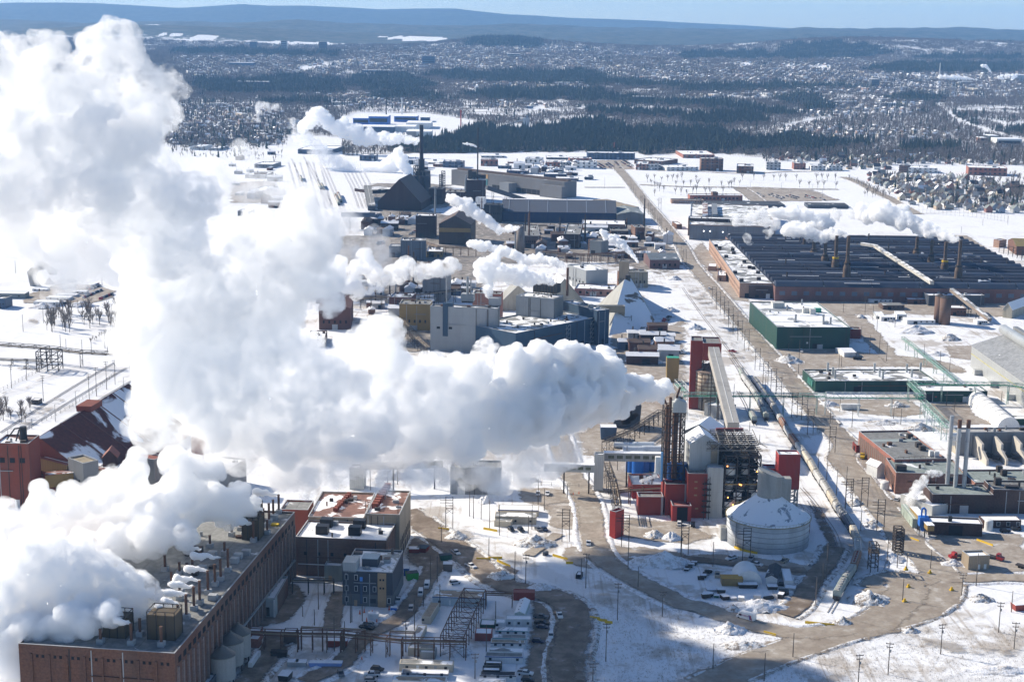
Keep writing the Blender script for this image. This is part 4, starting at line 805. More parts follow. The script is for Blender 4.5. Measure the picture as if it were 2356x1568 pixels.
rp1=bld('red_shed','low dark red shed with pipes on its roof','shed',e('G',525,870),e('G',895,872),e('G',900,800),e('G',515,1140),None,redcl,r_bare);wbox(rp1,'door','L',3,0,3,4,darkhole);wbox(rp1,'downpipe','F',rp1.w-.6,0,.9,rp1.h,steel,.4)
rp2=bld('red_block','red process block under blue tanks and rusty columns','plant',e('G',925,682),e('G',1250,684),e('G',1255,640),e('G',920,1140),None,redcl,r_bare,depth=14);wbox(rp2,'downpipe','F',rp2.w-.8,2,1.0,rp2.h-2,steel,.4)
rp3=bld('red_block','tall red process block between the white tower and the red entry','plant',e('G',1255,528),e('G',1545,530),e('G',1545,490),e('G',1255,1180),None,redcl,r_bare,depth=16)
for s,z in((.42,.8),(.42,.66),(.42,.5),(.5,.2)):wbox(rp3,'window','F',rp3.w*s,rp3.h*z,1.4,.7,plain('dull_pane',(.3,.2,.1),.4),.15,.02)
m=MB()
for k in range(6):
 z=3+k*(rp3.h-5)/6;m.box((rp3.w*.46,-rp3.d/2-1,z),(4,1.6,.2));m.bar((rp3.w*.34 if k%2 else rp3.w*.56,-rp3.d/2-1,z),(rp3.w*.56 if k%2 else rp3.w*.34,-rp3.d/2-1,z+(rp3.h-5)/6),.5,.15)
for sx in(.34,.6):m.bar((rp3.w*sx,-rp3.d/2-1.7,0),(rp3.w*sx,-rp3.d/2-1.7,rp3.h-1),.3)
m.build('stair_tower',darksteel,rp3.root)
rp4=bld('white_stair_tower','slim pale grey tower with snowy roof in front of the dark steelwork','tower',e('G',1545,445),e('G',1780,452),e('G',1770,405),e('G',1562,1180),None,greycl,r_full)
P5=rp2.h
rp5=bld('white_gabled_block','tall white gabled block with snowy roof rising behind the red blocks','plant',e('G',1282,95),e('G',1712,92),e('G',1720,0),e('G',1262,1100),None,greycl,r_full,'gy',15,4.5,z0=0);wbox(rp5,'balcony','F',rp5.w*.84,rp5.h-9,3,9,paint('tan_stain',(.3,.25,.18),.7),.6,.4)
rp6=bld('grey_gabled_block','mid grey gabled block behind the white gabled one','plant',e('F',905,1100),e('F',1228,1140),e('F',1225,1100),None,rp5.h*.98,midcl,r_full,'gy',16,4)
ent=bld('red_entry_bay','bright red truck entry with tall black doorway','entry',e('G',1025,1000),e('G',1305,1002),e('G',1285,890),e('G',1030,1228),None,redlit,paint('pink_red_roof',(.36,.12,.1),.7,0,.3));wbox(ent,'doorway','F',ent.w*.53,0,ent.w*.56,ent.h*.92,darkhole,.3,.05)
c0=up(e('G',1775,1170),0);c1=up(e('G',2290,1170),0);fr=empty('open_steelwork',c0,math.atan2((c1-c0).y,(c1-c0).x),'dark open steel process structure full of vessels beside the white tower','plant');wv=(c1-c0).length;hv=hat(c0,e('G',1770,190)[1])*.92
for k in range(6):m=MB();m.box((wv/2,9,3.5+k*hv/6),(wv,17.6,.25));m.build('floor_deck',plain('dark_grating',(.04,.035,.032),.9),fr)
steel_tower(fr,0,wv,0,18,0,hv,6,4,3,.5)
m=MB();m.box((wv/2,18.3,0),(wv,.3,hv));m.build('back_wall',darkcl,fr)
for k,(x,z,r,h)in enumerate(((.15,12,2.2,5),(.5,12,1.9,4),(.8,11.5,2.2,5),(.18,20,2.4,4.5),(.6,20,1.7,5),(.3,3.6,2.6,5),(.72,3.6,2.6,5))):m=MB();m.cyl((wv*x,3.5,z),r,h,20);m.build('vessel',whitep if k%3==0 else paint('pale_vessel',(.45,.44,.42),.6),fr,False)
for k in range(4):m=MB();m.box((wv*(.13+.25*k),.35,4.2+(k%2)*4.5),(wv*.22,.2,3.2));m.build('white_screen',whitep,fr)
for x,z in((.1,9.5),(.42,15.8),(.46,15.5),(.62,6.2),(.25,6.0),(.9,22),(.05,hv-5)):m=MB();m.box((wv*x,-.4,z),(.45,.3,.45));m.build('lamp',glow('sodium_lamp',(1,.35,.08),5),fr)
m=MB();m.bar((0,.1,16),(wv,.1,16),.9,.6);m.build('ochre_beam',ochrecl,fr)
tx0=zat(*e('F',1370,1090),hv);
for i in range(9):
 m=MB();f=i/8;y=2+f*26
 m.bar((-9+f*6,y,hv+2),(wv+1,y,hv+2),.35);m.bar((-9+f*6,y,hv+5),(wv+1-f*2,y,hv+5),.3)
 for k in range(7):a=-9+f*6+(wv+8-f*8)*k/7;b_=a+(wv+8-f*8)/7;m.bar((a,y,hv+(2 if k%2 else 5)),(b_,y,hv+(5 if k%2 else 2)),.25)
 m.build('roof_truss',darksteel if i%2 else paint('weathered_truss',(.2,.19,.17),.8),fr)
for k in range(6):m=MB();x=-7+(wv+6)*k/5;m.bar((x,2,hv+5.2),(x+2,28,hv+5.2),.3);m.bar((x+4,2,hv+3.5),(x-3,28,hv+3.5),.22);m.build('roof_beam',paint('weathered_truss',(.2,.19,.17),.8),fr)
m=MB();m.box((wv*.4,28.5,hv+4.4),(wv*.8,1.2,1.2));m.build('red_head_beam',redcl,fr)
t0=up(e('G',880,640),rp2.h);ft=empty('rusty_column_tower',Vector((t0.x,t0.y,0)),0,'tall dark lattice tower with rusty pipe columns and grey box on top','plant');wt_=9.5;htw=hat(t0,e('F',700,850)[1])
m=MB();m.box((wt_/2,4.5,0),(wt_-.4,8,rp2.h));m.build('base_block',redcl,ft)
steel_tower(ft,0,wt_,0,9,rp2.h,htw,9,3,2,.4)
for k,(x,r)in enumerate(((1.3,.8),(3.0,.7),(5.4,1.3),(8,.6))):m=MB();m.cyl((x,2.2+(k%2)*2.5,rp2.h+1),r,htw-rp2.h+(k%2)*3,14);m.build('rust_column',ruststeel,ft,False)
m=MB();pr=[(wt_*.38,0),(wt_*1.05,0),(wt_*1.05,4.5),(wt_*.7,6),(wt_*.38,4.5)];m.prism([(a,-.8,htw-2+b)for a,b in pr],[(a,5,htw-2+b)for a,b in pr]);m.build('grey_head_box',greycl,ft)
m=MB();m.bar((1,3,htw+1),(-1.2,3,htw+6),.8);m.bar((wt_*.6,4,htw+4),(wt_*.75,4,htw+9),.9);m.build('hood',ruststeel,ft)
PS=zat(*e('F',812,735),htw+11);PS.y=t0.y+5;PSX=dat(*e('F',806,728),t0.y+5)
m=MB();m.cyl((PSX.x-t0.x+1.2,5,htw-8),1.5,PSX.z-htw+8.5,18,1.25);m.build('vent_stack',paint('grey_stack',(.3,.3,.29),.7),ft,False)
m=MB();m.box((-2.2,3,rp2.h+3),(2.4,2.6,8));m.build('white_duct',whitep,ft);m=MB();m.bar((-.6,.2,rp2.h),(-.6,.2,rp2.h+14),.9);m.build('blue_duct',plain('light_blue_duct',(.15,.35,.62),.5),ft)
for k,(X,Y)in enumerate(((1030,630),(1180,630))):p=up(e('G',X,Y),rp2.h);b_=MB();b_.cyl((0,0,0),2.6,7.8,24);o=b_.build('blue_tank',plain('dark_blue_tank',(.015,.06,.2),.5));o.location=(p.x,p.y+3,rp2.h-.1);tag(o,('left' if k==0 else 'right')+' of two dark blue tanks on the red block roof','tank','tanks on the red block')
for k,(X,Y,c_,l_)in enumerate(((430,500,bluep,'leftmost light blue upright tank under the grey walkway'),(510,520,bluep,'second light blue upright tank under the grey walkway'),(590,500,plain('mid_blue_tank',(.04,.12,.4),.5),'mid blue upright tank behind pipes under the walkway'),(745,480,bluep,'rightmost blue upright tank under the walkway end'))):
 p=up(e('G',X,Y),0);m=MB();m.cyl((0,0,0),3.2,8,24);m.cyl((0,0,8),3.25,.5,24,2);o=m.build('blue_tank',c_);o.location=p;tag(o,l_,'tank','tanks under the walkway')
rp7=bld('flat_roofed_shed','low flat shed with steaming snowy roof left of the red block','shed',e('G',440,690),e('G',900,690),e('G',860,530),None,7,redlit,r_snow);m=MB();m.box((rp7.w*.32,4,rp7.top),(1.6,2,3));m.build('roof_unit',whitep,rp7.root)
for k,(X,Y)in enumerate(((318,110),(600,105),(455,170),(738,165))):
 p=up(e('G',X,Y),1.5);m=MB();L_=11.5;m.bar((-L_/2,0,1.6),(L_/2,0,1.6),3.1,3.1,None,16);o=empty('horizontal_tank',Vector((p.x,p.y,0)),0,('rear left','rear right','front left','front right')[k]+' of four white horizontal tanks behind the walkway','tank','white horizontal tanks');m.build('shell',paint('snowy_tank',(.62,.66,.7),.5,0,.15),o,False);
 for s in(-3.5,3.5):g=MB();g.box((s,0,0),(.8,2.4,.9));g.build('saddle',steel,o)
rb1=bld('red_loading_house','tall bright red box house raised on grey lattice beside the tank','tower',e('T',1075,12),e('T',1388,15),e('T',1392,-30),None,32,redlit,r_snow,rmin=8)
rb1_w=rb1.w
for ch in[c for c in rb1.root.children if c.name.startswith('wall')]:
 for v in ch.data.vertices:
  if v.co.z<.1:v.co.z=15.5
steel_tower(rb1.root,-rb1.w/2+.5,rb1.w/2-.5,-rb1.d/2+.5,rb1.d/2-.5,0,15.4,3,2,2,.6,steel)
bld('red_annex','small red block with snow striped roof behind the slanted concrete top','plant',e('T',850,205),e('T',1040,210),e('T',1040,155),None,22,redlit,r_half)
bld('red_wall_block','dark red wall right behind the round tank','plant',e('T',1485,960),e('T',1526,962),e('T',1530,930),e('T',1487,1140),None,redcl,r_bare)
bld('red_tower_box','slim red corner tower with slanted roof standing alone in snow','tower',e('G',105,1068),e('G',192,1092),e('G',280,1036),e('G',95,1462),None,redlit,paint('pink_red_roof',(.36,.12,.1),.7,0,.3))
  # ---- red tower with silo and conveyor gallery
rt_=bld('red_tower','tall dark red tower above the rusty silo','tower',e('F',978,106),e('F',1105,110),e('F',1112,62),e('F',958,862),None,redcl,r_bare,rmin=10)
zl=rt_.h
rt2=bld('red_headhouse','red headhouse perched over the rusty silo','tower',e('F',1110,135),e('F',1315,140),e('F',1312,70),None,zl-.6,redcl,r_bare)
for ch in[c for c in rt2.root.children if c.name.startswith('wall')]:
 for v in ch.data.vertices:
  if v.co.z<.1:v.co.z=zl*.74
steel_tower(rt2.root,-rt2.w/2+.6,rt2.w/2-.6,-rt2.d/2+.6,rt2.d/2-.6,0,zl*.74,5,2,2,.6,darksteel)
ps=up(e('F',1185,890),0);ps=Vector((rt2.c.x-.5,rt2.c.y-3,0));rs=abs((zat(*e('F',1365,560),20)-zat(*e('F',1035,560),20)).length)/2
sl_=empty('rusty_silo',ps,0,'big rust streaked silo with cone roof under the red headhouse','silo');hs0,hs1=hat(ps,e('F',1180,690)[1]),hat(ps,e('F',1180,440)[1])
m=MB();m.cyl((0,0,hs0),rs,hs1-hs0,40);m.build('wall',paint('rust_streaked_steel',(.5,.42,.32),.8,0,.95,.35,(.14,.06,.03)),sl_,True);m=MB();m.cyl((0,0,0),rs*.8,hs0,32);m.build('concrete_base',paint('brown_concrete',(.24,.21,.18),.9),sl_,True)
m=MB();m.lathe((0,0,hs1),[(rs+.3,0),(rs+.3,.4),(1.5,4.5),(1.2,4.8)],40);m.build('roof',paint('brown_silo_roof',(.22,.16,.13),.8),sl_)
for k in range(6):m=MB();m.lathe((0,0,hs0+(hs1-hs0)*(k+.5)/6),[(rs,0),(rs+.25,.05),(rs+.25,.3),(rs,.35)],40);m.build('band',ruststeel,sl_)
m=MB()
for k in range(14):a=k*6.2832/14;m.bar(((rs+.15)*math.cos(a),(rs+.15)*math.sin(a),hs0),((rs+.15)*math.cos(a),(rs+.15)*math.sin(a),hs1),.25)
m.box((0,0,hs0-.5),(rs*2,.4,.4));m.build('rib_frame',ruststeel,sl_)
def gallery(name,label,A,zA,B,zB,w,h,wm,rm=None,legs=2,cat='conveyor',dA=None):
 """enclosed sloping gallery between two picture points at the given heights"""
 a,b=zat(*A,zA),zat(*B,zB);root=empty(name,(a.x,a.y,0),0,label,cat);o=Vector((a.x,a.y,0));m=MB();m.bar(a-o,b-o,w,h);m.build('gallery',wm,root);v=(b-a).normalized();n=v.cross(Vector((0,0,1))).normalized();uu=n.cross(v)
 r_=MB();r_.bar(a-o+uu*(h/2+.12),b-o+uu*(h/2+.12),w+.4,.2);r_.build('roof',rm or wm,root);k=MB();k.bar(a-o+uu*(h/2+.3),b-o+uu*(h/2+.3),.3,.15);k.build('ridge_strip',whitep,root)
 for i in range(legs):
  f=(i+.5)/legs;p=a+(b-a)*f-o;g=MB();
  for sg in(-1,1):g.bar((p.x+n.x*sg*w*.4,p.y+n.y*sg*w*.4,0),p+n*sg*w*.4,.45)
  if p.z>4:g.bar((p.x-n.x*w*.4,p.y-n.y*w*.4,p.z*.3),p+n*w*.4-Vector((0,0,p.z*.3)),.25)
  g.build('trestle',darksteel,root)
 return root
gallery('conveyor_gallery','long pale grey conveyor gallery sloping down from the red headhouse',e('F',1222,225),zl*.9,e('F',1440,1065),20,6,5,clad('gallery_cladding',(.4,.37,.33),1.2),clad('gallery_roof',(.4,.385,.355),1.4),3)
bld('tank_house','grey shed with snowy roofs at the foot of the rusty silo','shed',e('F',1125,800),e('F',1310,850),e('F',1300,770),e('F',1120,930),None,midcl,r_half)
  # ---- grey walkway bridge
def walkway(label,A,B,z,h,w,nwin,roof=r_full):
 a,b=up(A,z),up(B,z);v=(b-a);L_=v.length;root=empty('walkway_bridge',a,math.atan2(v.y,v.x),label,'walkway');m=MB();m.box((L_/2,0,z),(L_,w,h));m.build('wall',clad('walkway_cladding',(.36,.38,.38),.9),root);r_=MB();r_.box((L_/2,0,z+h+.01),(L_+.3,w+.4,.3));r_.build('roof',roof,root)
 for k in range(nwin):g=MB();g.box((L_*(.12+.76*k/max(1,nwin-1)),-w/2-.02,z+h*.35),(L_/nwin*.62,.16,h*.4));g.build('window',plain('greenish_pane',(.12,.14,.1),.3,0,.8),root)
 for k in range(2):g=MB();g.bar((L_*(.4+.5*k),0,0),(L_*(.4+.5*k),0,z),.7);g.build('leg',darksteel,root)
 return root
ptw=up(e(8,1745,250),0);hw=hat(ptw,e(8,1750,5)[1])
walkway('grey enclosed walkway with six windows leading into the red plant',e('G',20,330),e('G',862,345),hw-4.2,4,3.4,6);walkway('grey windowed walkway left of the pale support tower',e(8,1400,108),e(8,1745,118),hw-6.5,3.6,3.2,6);walkway('long walkway fading into the steam above the snowy yard',e(8,130,100),e(8,700,85),hw-7,3.6,3.2,5)
bld('walkway_tower','pale grey support tower at the walkway corner','tower',e(8,1747,0),e(8,1812,2),e(8,1815,-12),e(8,1745,252),None,greycl,r_snow,rmin=5);bld('walkway_tower','broad pale tower under the steam behind the brown roofed halls','tower',e(8,55,92),e(8,155,95),e(8,158,80),e(8,60,240),None,greycl,r_snow,rmin=7)
bld('steam_hidden_block','grey and black block half hidden by drifting steam','plant',e(8,752,85),e(8,1100,92),e(8,1050,40),e(8,752,272),None,midcl,r_bare)
def at_z(px,z):return up(px,z)
zb=11
bridge('green_pipe_bridge','long pale green truss pipe bridge crossing the tracks and the main road','pipe bridge',[up(e(6,5,1166),zb),up(e(6,985,1172),zb)],zb,3,5,paint('pale_green_steel',(.3,.42,.37),.6),(0,2.2),2,True,None,True,greenp)
bridge('green_pipe_bridge','white framed truss span of the pipe bridge east of the road','pipe bridge',[up(e(6,988,1180),zb-.5),up(e(6,1672,1186),zb-.5)],zb-.5,3,5,paint('pale_steel',(.5,.53,.52),.6),(0,3.6),2,True,None,True,greenp)
bridge('green_pipe_bridge','truss pipe bridge running from the green hall along the yard','pipe bridge',[up(e(6,1560,1085),zb),up(e(6,2250,1095),zb),up(e(6,2400,1115),zb)],zb,3,5,paint('pale_green_steel',(.3,.42,.37),.6),(0,2.2),2,True,None,True,greenp)
bridge('green_pipe_bridge','short connecting truss between the two green pipe bridges','pipe bridge',[up(e(6,1565,1080),zb),up(e(6,1655,1170),zb)],zb,3,5,paint('pale_green_steel',(.3,.42,.37),.6),(0,3),2,True,None,False,greenp)
bridge('green_pipe_bridge','truss pipe bridge descending from the bridge corner to the brick works','pipe bridge',[up(e(6,1660,1225),8),up(e(6,1820,1385),8)],8,3,4,paint('pale_green_steel',(.3,.42,.37),.6),(0,3),1,True,None,True,greenp)
bridge('green_pipe_bridge','thin pale pipe bridge running up the yard towards the oven hall','pipe bridge',[up(e(6,1890,1065),6),up(e(6,1520,770),6)],6,2.2,6,paint('pale_green_steel',(.3,.42,.37),.6),(0,1.6),1,True,None,True,greenp)
bridge('green_pipe_bridge','bright green pipe rack on a white tower by the steam stack','pipe bridge',[up(e('F',830,590),17),up(e('F',905,670),17)],17,4,5,paint('pale_steel',(.5,.53,.52),.6),(0,3),4,True,None,True,greenp)
 # ---- green halls and the yard east of the road
P_=zat(*q(6,650,845));hg=hat(P_,q(6,653,688)[1])
gh=bld('green_hall','big dark green hall with snowy panelled roof and roof plant','hall',q(6,653,688),q(6,1158,690),q(6,965,515),None,hg,greencl,roofm('green_hall_roof',(.36,.37,.38),.62,.06))
for k in range(3):rbox(gh,'roof_seam',0,-gh.d*.28+k*gh.d*.25,(gh.w-1,.5,.25),whitep,gh.top);
rbox(gh,'roof_seam',0,0,(.5,gh.d-1,.3),whitep,gh.top)
units(gh,[(q(6,655,552),9,8,4),(q(6,850,590),5,4,3.5),(q(6,895,598),4,4,4),(q(6,985,665),4,3,2)],paint('pale_plant',(.55,.55,.52),.6),'roof_plant');units(gh,[(q(6,930,585),5,3,3)],greenp,'roof_plant')
for X,Y,h_ in((970,670,7),(720,575,4),(780,640,4),(822,535,4),(1020,670,5)):x,y=lc(gh,q(6,X,Y),gh.top);stack(gh.root,x,y,gh.top,.7,h_,steel,None,'vent_pipe')
wbox(gh,'door','F',gh.w*.55,0,6,4.5,darkhole);wbox(gh,'wall_sign','F',gh.w*.42,4.5,1.2,1.2,whitep,.1,.05);wbox(gh,'base_strip','F',gh.w/2,0,gh.w,.8,paint('grey_concrete',(.33,.33,.31)),.2,.1)
bld('red_plant_box','dark red box against the right end of the big green hall','plant',q(6,1160,703),q(6,1232,705),q(6,1225,690),q(6,1160,768),None,redcl,r_half,rmin=9)
P_=zat(*q(6,918,1137));hg2=hat(P_,q(6,918,1060)[1])
g2=bld('green_hall','low green hall with drifted snow roof and nine roof stacks','hall',q(6,918,1060),q(6,1750,1058),q(6,1660,978),None,hg2,greencl,r_half)
for X,Y in((1000,990),(1035,1022),(1050,1045),(1322,995),(1358,1030),(1380,1048),(1545,1000),(1580,1035),(1640,990)):x,y=lc(g2,q(6,X,Y),g2.top);stack(g2.root,x,y,g2.top,.75,5.2,paint('pale_stack',(.45,.47,.46),.5),None,'roof_stack')
for k in range(3):wbox(g2,'louvre','L',7+4.2*k,2.2,3.2,3.6,plain('green_louvre',(.05,.2,.16),.5),.7,.3)
wbox(g2,'door','F',g2.w*.35,0,5,3.5,darkhole)
g3=bld('green_hall','green hall with plain snow covered roof behind the truss bridge','hall',q(6,1650,1128),q(6,2105,1130),q(6,2085,1088),q(6,1650,1205),None,greencl,r_full);wbox(g3,'doorway','F',g3.w*.1,0,5,5,darkhole,.2);wbox(g3,'exit_sign','F',g3.w*.22,3,1.2,.6,redlit)
bld('white_shed','small white gabled shed with fabric roof in front of the green hall','shed',q(6,1115,866),q(6,1195,864),q(6,1178,830),q(6,1115,896),None,whitep,r_full,'gx',None,1.2)
for(n_,l_,A,B,Cc,bs,wm,rm)in(('white_shed','taller of the two joined pale sheds in the rear yard',(1336,612),(1400,614),(1390,580),(1336,632),greycl,r_snow),('white_shed','front lean-to of the joined pale sheds in the rear yard',(1372,618),(1470,620),(1462,606),(1372,646),wtr,r_full),('white_shed','white cabin with snowy roof right of the joined sheds',(1480,600),(1548,602),(1532,578),(1480,638),wtr,r_full),('brick_shed','low dark brick shed below the oven hall front',(1385,538),(1532,538),(1530,518),(1385,570),dark_b,r_bare),('brick_shed','brick shed with snowy canopy near the rusty twin silos',(1555,497),(1732,498),(1715,475),(1555,530),brown_b,r_snow),('white_shed','long low white shed before the oven hall',(1288,500),(1448,500),(1425,480),(1288,522),wtr,r_snow),('canopy_building','dark building with wide snowy canopy roof behind the rusty silos',(1700,470),(2085,470),(2070,448),(1700,542),darkcl,r_full),('white_trailer','long white trailer building at the rusty silo foot',(1550,640),(1745,642),(1752,620),(1550,668),wtr,r_full),('brick_shed','brick shed with snowy roof right of the rusty twin silos',(1845,555),(1960,558),(1950,536),(1845,610),brown_b,r_full),('dark_shed','long dark shed with snow roof along the oven hall front',(650,432),(1210,434),(1180,412),(650,500),darkcl,r_full),('brick_block','dark brick block at the near left corner of the oven hall',(460,402),(645,404),(640,385),(462,490),dark_b,r_dark),('white_shed','small white hut beside the brown conveyor foot',(2035,645),(2105,645),(2100,630),(2035,672),wtr,r_full)):
 b=bld(n_,l_,'shed',q(6,*A),q(6,*B),q(6,*Cc),q(6,*bs),None,wm,rm,rmin=7);wbox(b,'door','F',b.w*.3,0,min(3,b.w*.2),min(3,b.h*.7),darkhole);wrow(b,'F',b.w*.5,b.w*.9,3,b.h*.45,1.2,1.1)
for X,Y,l_ in((1805,668,'front one of two tall rusty silos in the rear yard'),(1770,655,'rear one of two tall rusty silos, half hidden')):
 p=up(q(6,X,Y),0);s=empty('rusty_twin_silo',p,0,l_,'silo','rusty twin silos');h_=hat(up(q(6,1805,668),0),q(6,1805,485)[1]);m=MB();m.cyl((0,0,0),4.3,h_,32);m.build('wall',paint('rust_silo',(.15,.09,.065),.85,0,.7,.2),s,True);m=MB();m.lathe((0,0,h_),[(4.4,0),(.6,1.6),(.5,1.8)],32);m.build('roof',darksteel,s)
gallery('conveyor_gallery','long brown conveyor truss descending from the oven hall into the yard',q(6,1855,432),16,q(6,2120,640),3,3.2,2.6,paint('brown_truss',(.25,.2,.16),.8),r_half,5)
b=bld('gabled_shed','pale gabled shed with snow covered roof at the right edge','shed',q(6,2212,560),q(6,2275,568),q(6,2420,530),q(6,2212,622),None,paint('beige_wall',(.42,.38,.3),.8),r_full,'gy',None,5)
a0=up(q(6,1985,962),0);hs=hat(a0,q(6,1992,815)[1]);sv=empty('silver_hall',a0,0,'huge ribbed silver hall with grey roof and round duct, cut by the right edge','hall');L_,W_,rs_=200,52,9
m=MB();pr=[(0,0),(W_,0),(W_,hs),(W_/2,hs+rs_),(0,hs)];m.prism([(x,0,z)for x,z in pr],[(x,-L_,z)for x,z in pr]);m.build('wall',silvercl,sv)
for sx in(0,1):r_=MB();f=[(-.6,.6,hs-.1),(-.6,-L_-.6,hs-.1),(W_/2,-L_-.6,hs+rs_+.1),(W_/2,.6,hs+rs_+.1)];f=f if sx==0 else[(W_-x,y,z)for x,y,z in f];r_.prism(f,[(x,y,z+.3)for x,y,z in f]);r_.build('roof',roofm('silver_roof',(.3,.31,.32),.05,.05),sv)
m=MB();m.bar((W_/2-5,2,hs+rs_+2),(W_/2-5,-L_,hs+rs_+2),6.5,6.5,None,20);m.build('round_duct',silvercl,sv,True);m=MB();m.bar((W_/2+3,2,hs+rs_+2.6),(W_/2+3,-L_,hs+rs_+2.6),3,3);m.build('square_duct',midcl,sv)
m=MB();m.box((-.1,-L_/2,hs*.6),(.2,L_,.7));m.build('yellow_stripe',paint('faded_yellow',(.45,.42,.22),.6),sv)
for k in range(3):m=MB();m.box((-2.5,-24-k*34,0),(5,5,3.6));m.build('lean_to',greycl,sv)
a0=up(q(6,1990,1175),0);a1=up(q(6,2250,1395),0);tn=empty('white_tunnel_tent',a0,0,'long white arched storage tent beside the silver hall','tent');v=(a1-a0);n=v.normalized();sd=Vector((-n.y,n.x,0));m=MB();prof=[(6.5*math.cos(R(k*15)),7.2*math.sin(R(k*15)))for k in range(13)]
m.prism([tuple(sd*x+Vector((0,0,z)))for x,z in prof],[tuple(v+sd*x+Vector((0,0,z)))for x,z in prof]);m.build('fabric',paint('white_fabric',(.74,.74,.73),.7,0,.12,.2),tn,False)
for k in range(1,9):m=MB();p=v*(k/9);
for k in range(1,9):
 m=MB();p=v*(k/9)
 for(x,z),(x2,z2)in zip(prof[:-1],prof[1:]):m.bar(tuple(p+sd*x*1.01+Vector((0,0,z*1.01))),tuple(p+sd*x2*1.01+Vector((0,0,z2*1.01))),.25)
 m.build('rib',steel,tn)
bld('green_roofed_shed','dark green shed with snowy roof at the white tent end','shed',q(6,2236,1322),q(6,2450,1320),q(6,2440,1298),q(6,2236,1366),None,greencl,r_half)
fh=bld('motor_hall','grey hall fronted by pale fin walls with machines between','hall',e('H',1530,268),e('H',2700,262),e('H',2700,205),e('H',1540,560),None,midcl,roofm('pale_flat_roof',(.45,.44,.42),.15,.06))
for k in range(6):
 x=-fh.w/2+fh.w*(.18+.205*k);m=MB();pr=[(0,0),(-20,0),(-20,3.2),(-12,6.5),(-12,9.5),(-3,fh.h*.86),(0,fh.h*.86)];m.prism([(x-.6,-fh.d/2+y,z)for y,z in pr],[(x+.6,-fh.d/2+y,z)for y,z in pr]);m.build('fin_wall',paint('pale_concrete',(.5,.46,.4),.8,0,.2),fh.root)
 if k:
  for j in range(3):mm=MB();mm.bar((x-9+j*2.2,-fh.d/2-4-j*4,2.5),(x-6+j*2.2,-fh.d/2-6-j*4,2.5),2.8,2.8,None,12);mm.build('motor',whitep if j==0 else darksteel,fh.root)
wbox(fh,'end_wall','L',fh.d*.5,0,fh.d,fh.h-.6,paint('beige_wall',(.42,.38,.3),.8),.3,.02)
for k in range(3):m=MB();m.bar((-fh.w/2-4-k*.5,-fh.d/2+3-k*3,6+k*3),(-fh.w/2,-fh.d/2+3-k*3,6+k*3),3,3,None,14);m.build('blower',whitep,fh.root)
P_=zat(*e('H',490,612));hb=hat(P_,e('H',490,345)[1])
bb1=bld('brick_works','long brick works building with dark patched roof beside the road','works',e('H',722,612),e('H',1378,600),e('H',1050,240),None,hb,red_b,r_bare)
for k in range(16):wbox(bb1,'window','L',5+k*(bb1.d-8)/15,1.2,2.2,hb-3.4,paint('dirty_pane',(.16,.12,.1),.5),.2)
units(bb1,[(e('H',*p),3,2.6,2.4)for p in((912,345),(1022,455),(1070,495))],darksteel);units(bb1,[(e('H',*p),2.4,2,3)for p in((1185,570),(1245,580))],whitep);rbox(bb1,'roof_band',0,bb1.d*.18,(bb1.w-1,5,.1),plain('grey_green_membrane',(.3,.34,.33),.7))
m=MB();
for k in range(9):m.bar((-bb1.w/2+2+k*(bb1.w-4)/8,-bb1.d/2+.6,bb1.h),(-bb1.w/2+2+k*(bb1.w-4)/8,-bb1.d/2+.6,bb1.h+1.2),.12)
m.bar((-bb1.w/2+2,-bb1.d/2+.6,bb1.h+1.1),(bb1.w/2-2,-bb1.d/2+.6,bb1.h+1.1),.15);m.build('railing',darksteel,bb1.root)
bb2=bld('brick_works','grey roofed brick building in front of the long works','works',e('H',742,778),e('H',1620,800),e('H',1445,612),e('H',738,1045),None,brick('works_brick',(.22,.1,.07),(.28,.14,.1)),r_greyg)
units(bb2,[(e('H',800,750),5,3.4,2.8),(e('H',1425,870),5,4,2)],darksteel);wrow(bb2,'L',4,bb2.d-4,7,1.5,1.6,bb2.h-4,darkhole)
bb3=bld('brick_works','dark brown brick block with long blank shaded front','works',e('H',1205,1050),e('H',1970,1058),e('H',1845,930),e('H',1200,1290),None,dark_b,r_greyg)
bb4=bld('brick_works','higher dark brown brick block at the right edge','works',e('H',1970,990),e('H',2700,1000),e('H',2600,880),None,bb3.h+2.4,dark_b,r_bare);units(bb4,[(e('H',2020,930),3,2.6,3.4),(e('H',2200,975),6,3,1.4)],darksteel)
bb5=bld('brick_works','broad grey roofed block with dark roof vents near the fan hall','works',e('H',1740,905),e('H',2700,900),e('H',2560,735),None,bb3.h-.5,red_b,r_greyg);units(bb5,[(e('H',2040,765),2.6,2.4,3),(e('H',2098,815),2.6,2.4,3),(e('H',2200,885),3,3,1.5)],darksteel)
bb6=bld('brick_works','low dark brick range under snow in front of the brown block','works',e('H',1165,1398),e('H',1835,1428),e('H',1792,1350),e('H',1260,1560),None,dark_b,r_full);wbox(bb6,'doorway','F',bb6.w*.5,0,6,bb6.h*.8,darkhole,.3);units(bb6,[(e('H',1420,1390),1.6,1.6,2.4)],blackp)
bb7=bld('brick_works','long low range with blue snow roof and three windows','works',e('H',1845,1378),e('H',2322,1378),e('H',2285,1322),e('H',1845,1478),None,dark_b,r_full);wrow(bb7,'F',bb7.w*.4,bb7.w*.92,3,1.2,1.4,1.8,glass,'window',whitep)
bb8=bld('open_shed','grey flat shed between steam puff and brick blocks','shed',e('H',800,1045),e('H',1200,1200),e('H',1200,1030),None,5,greycl,r_snow,depth=16)
m=[];
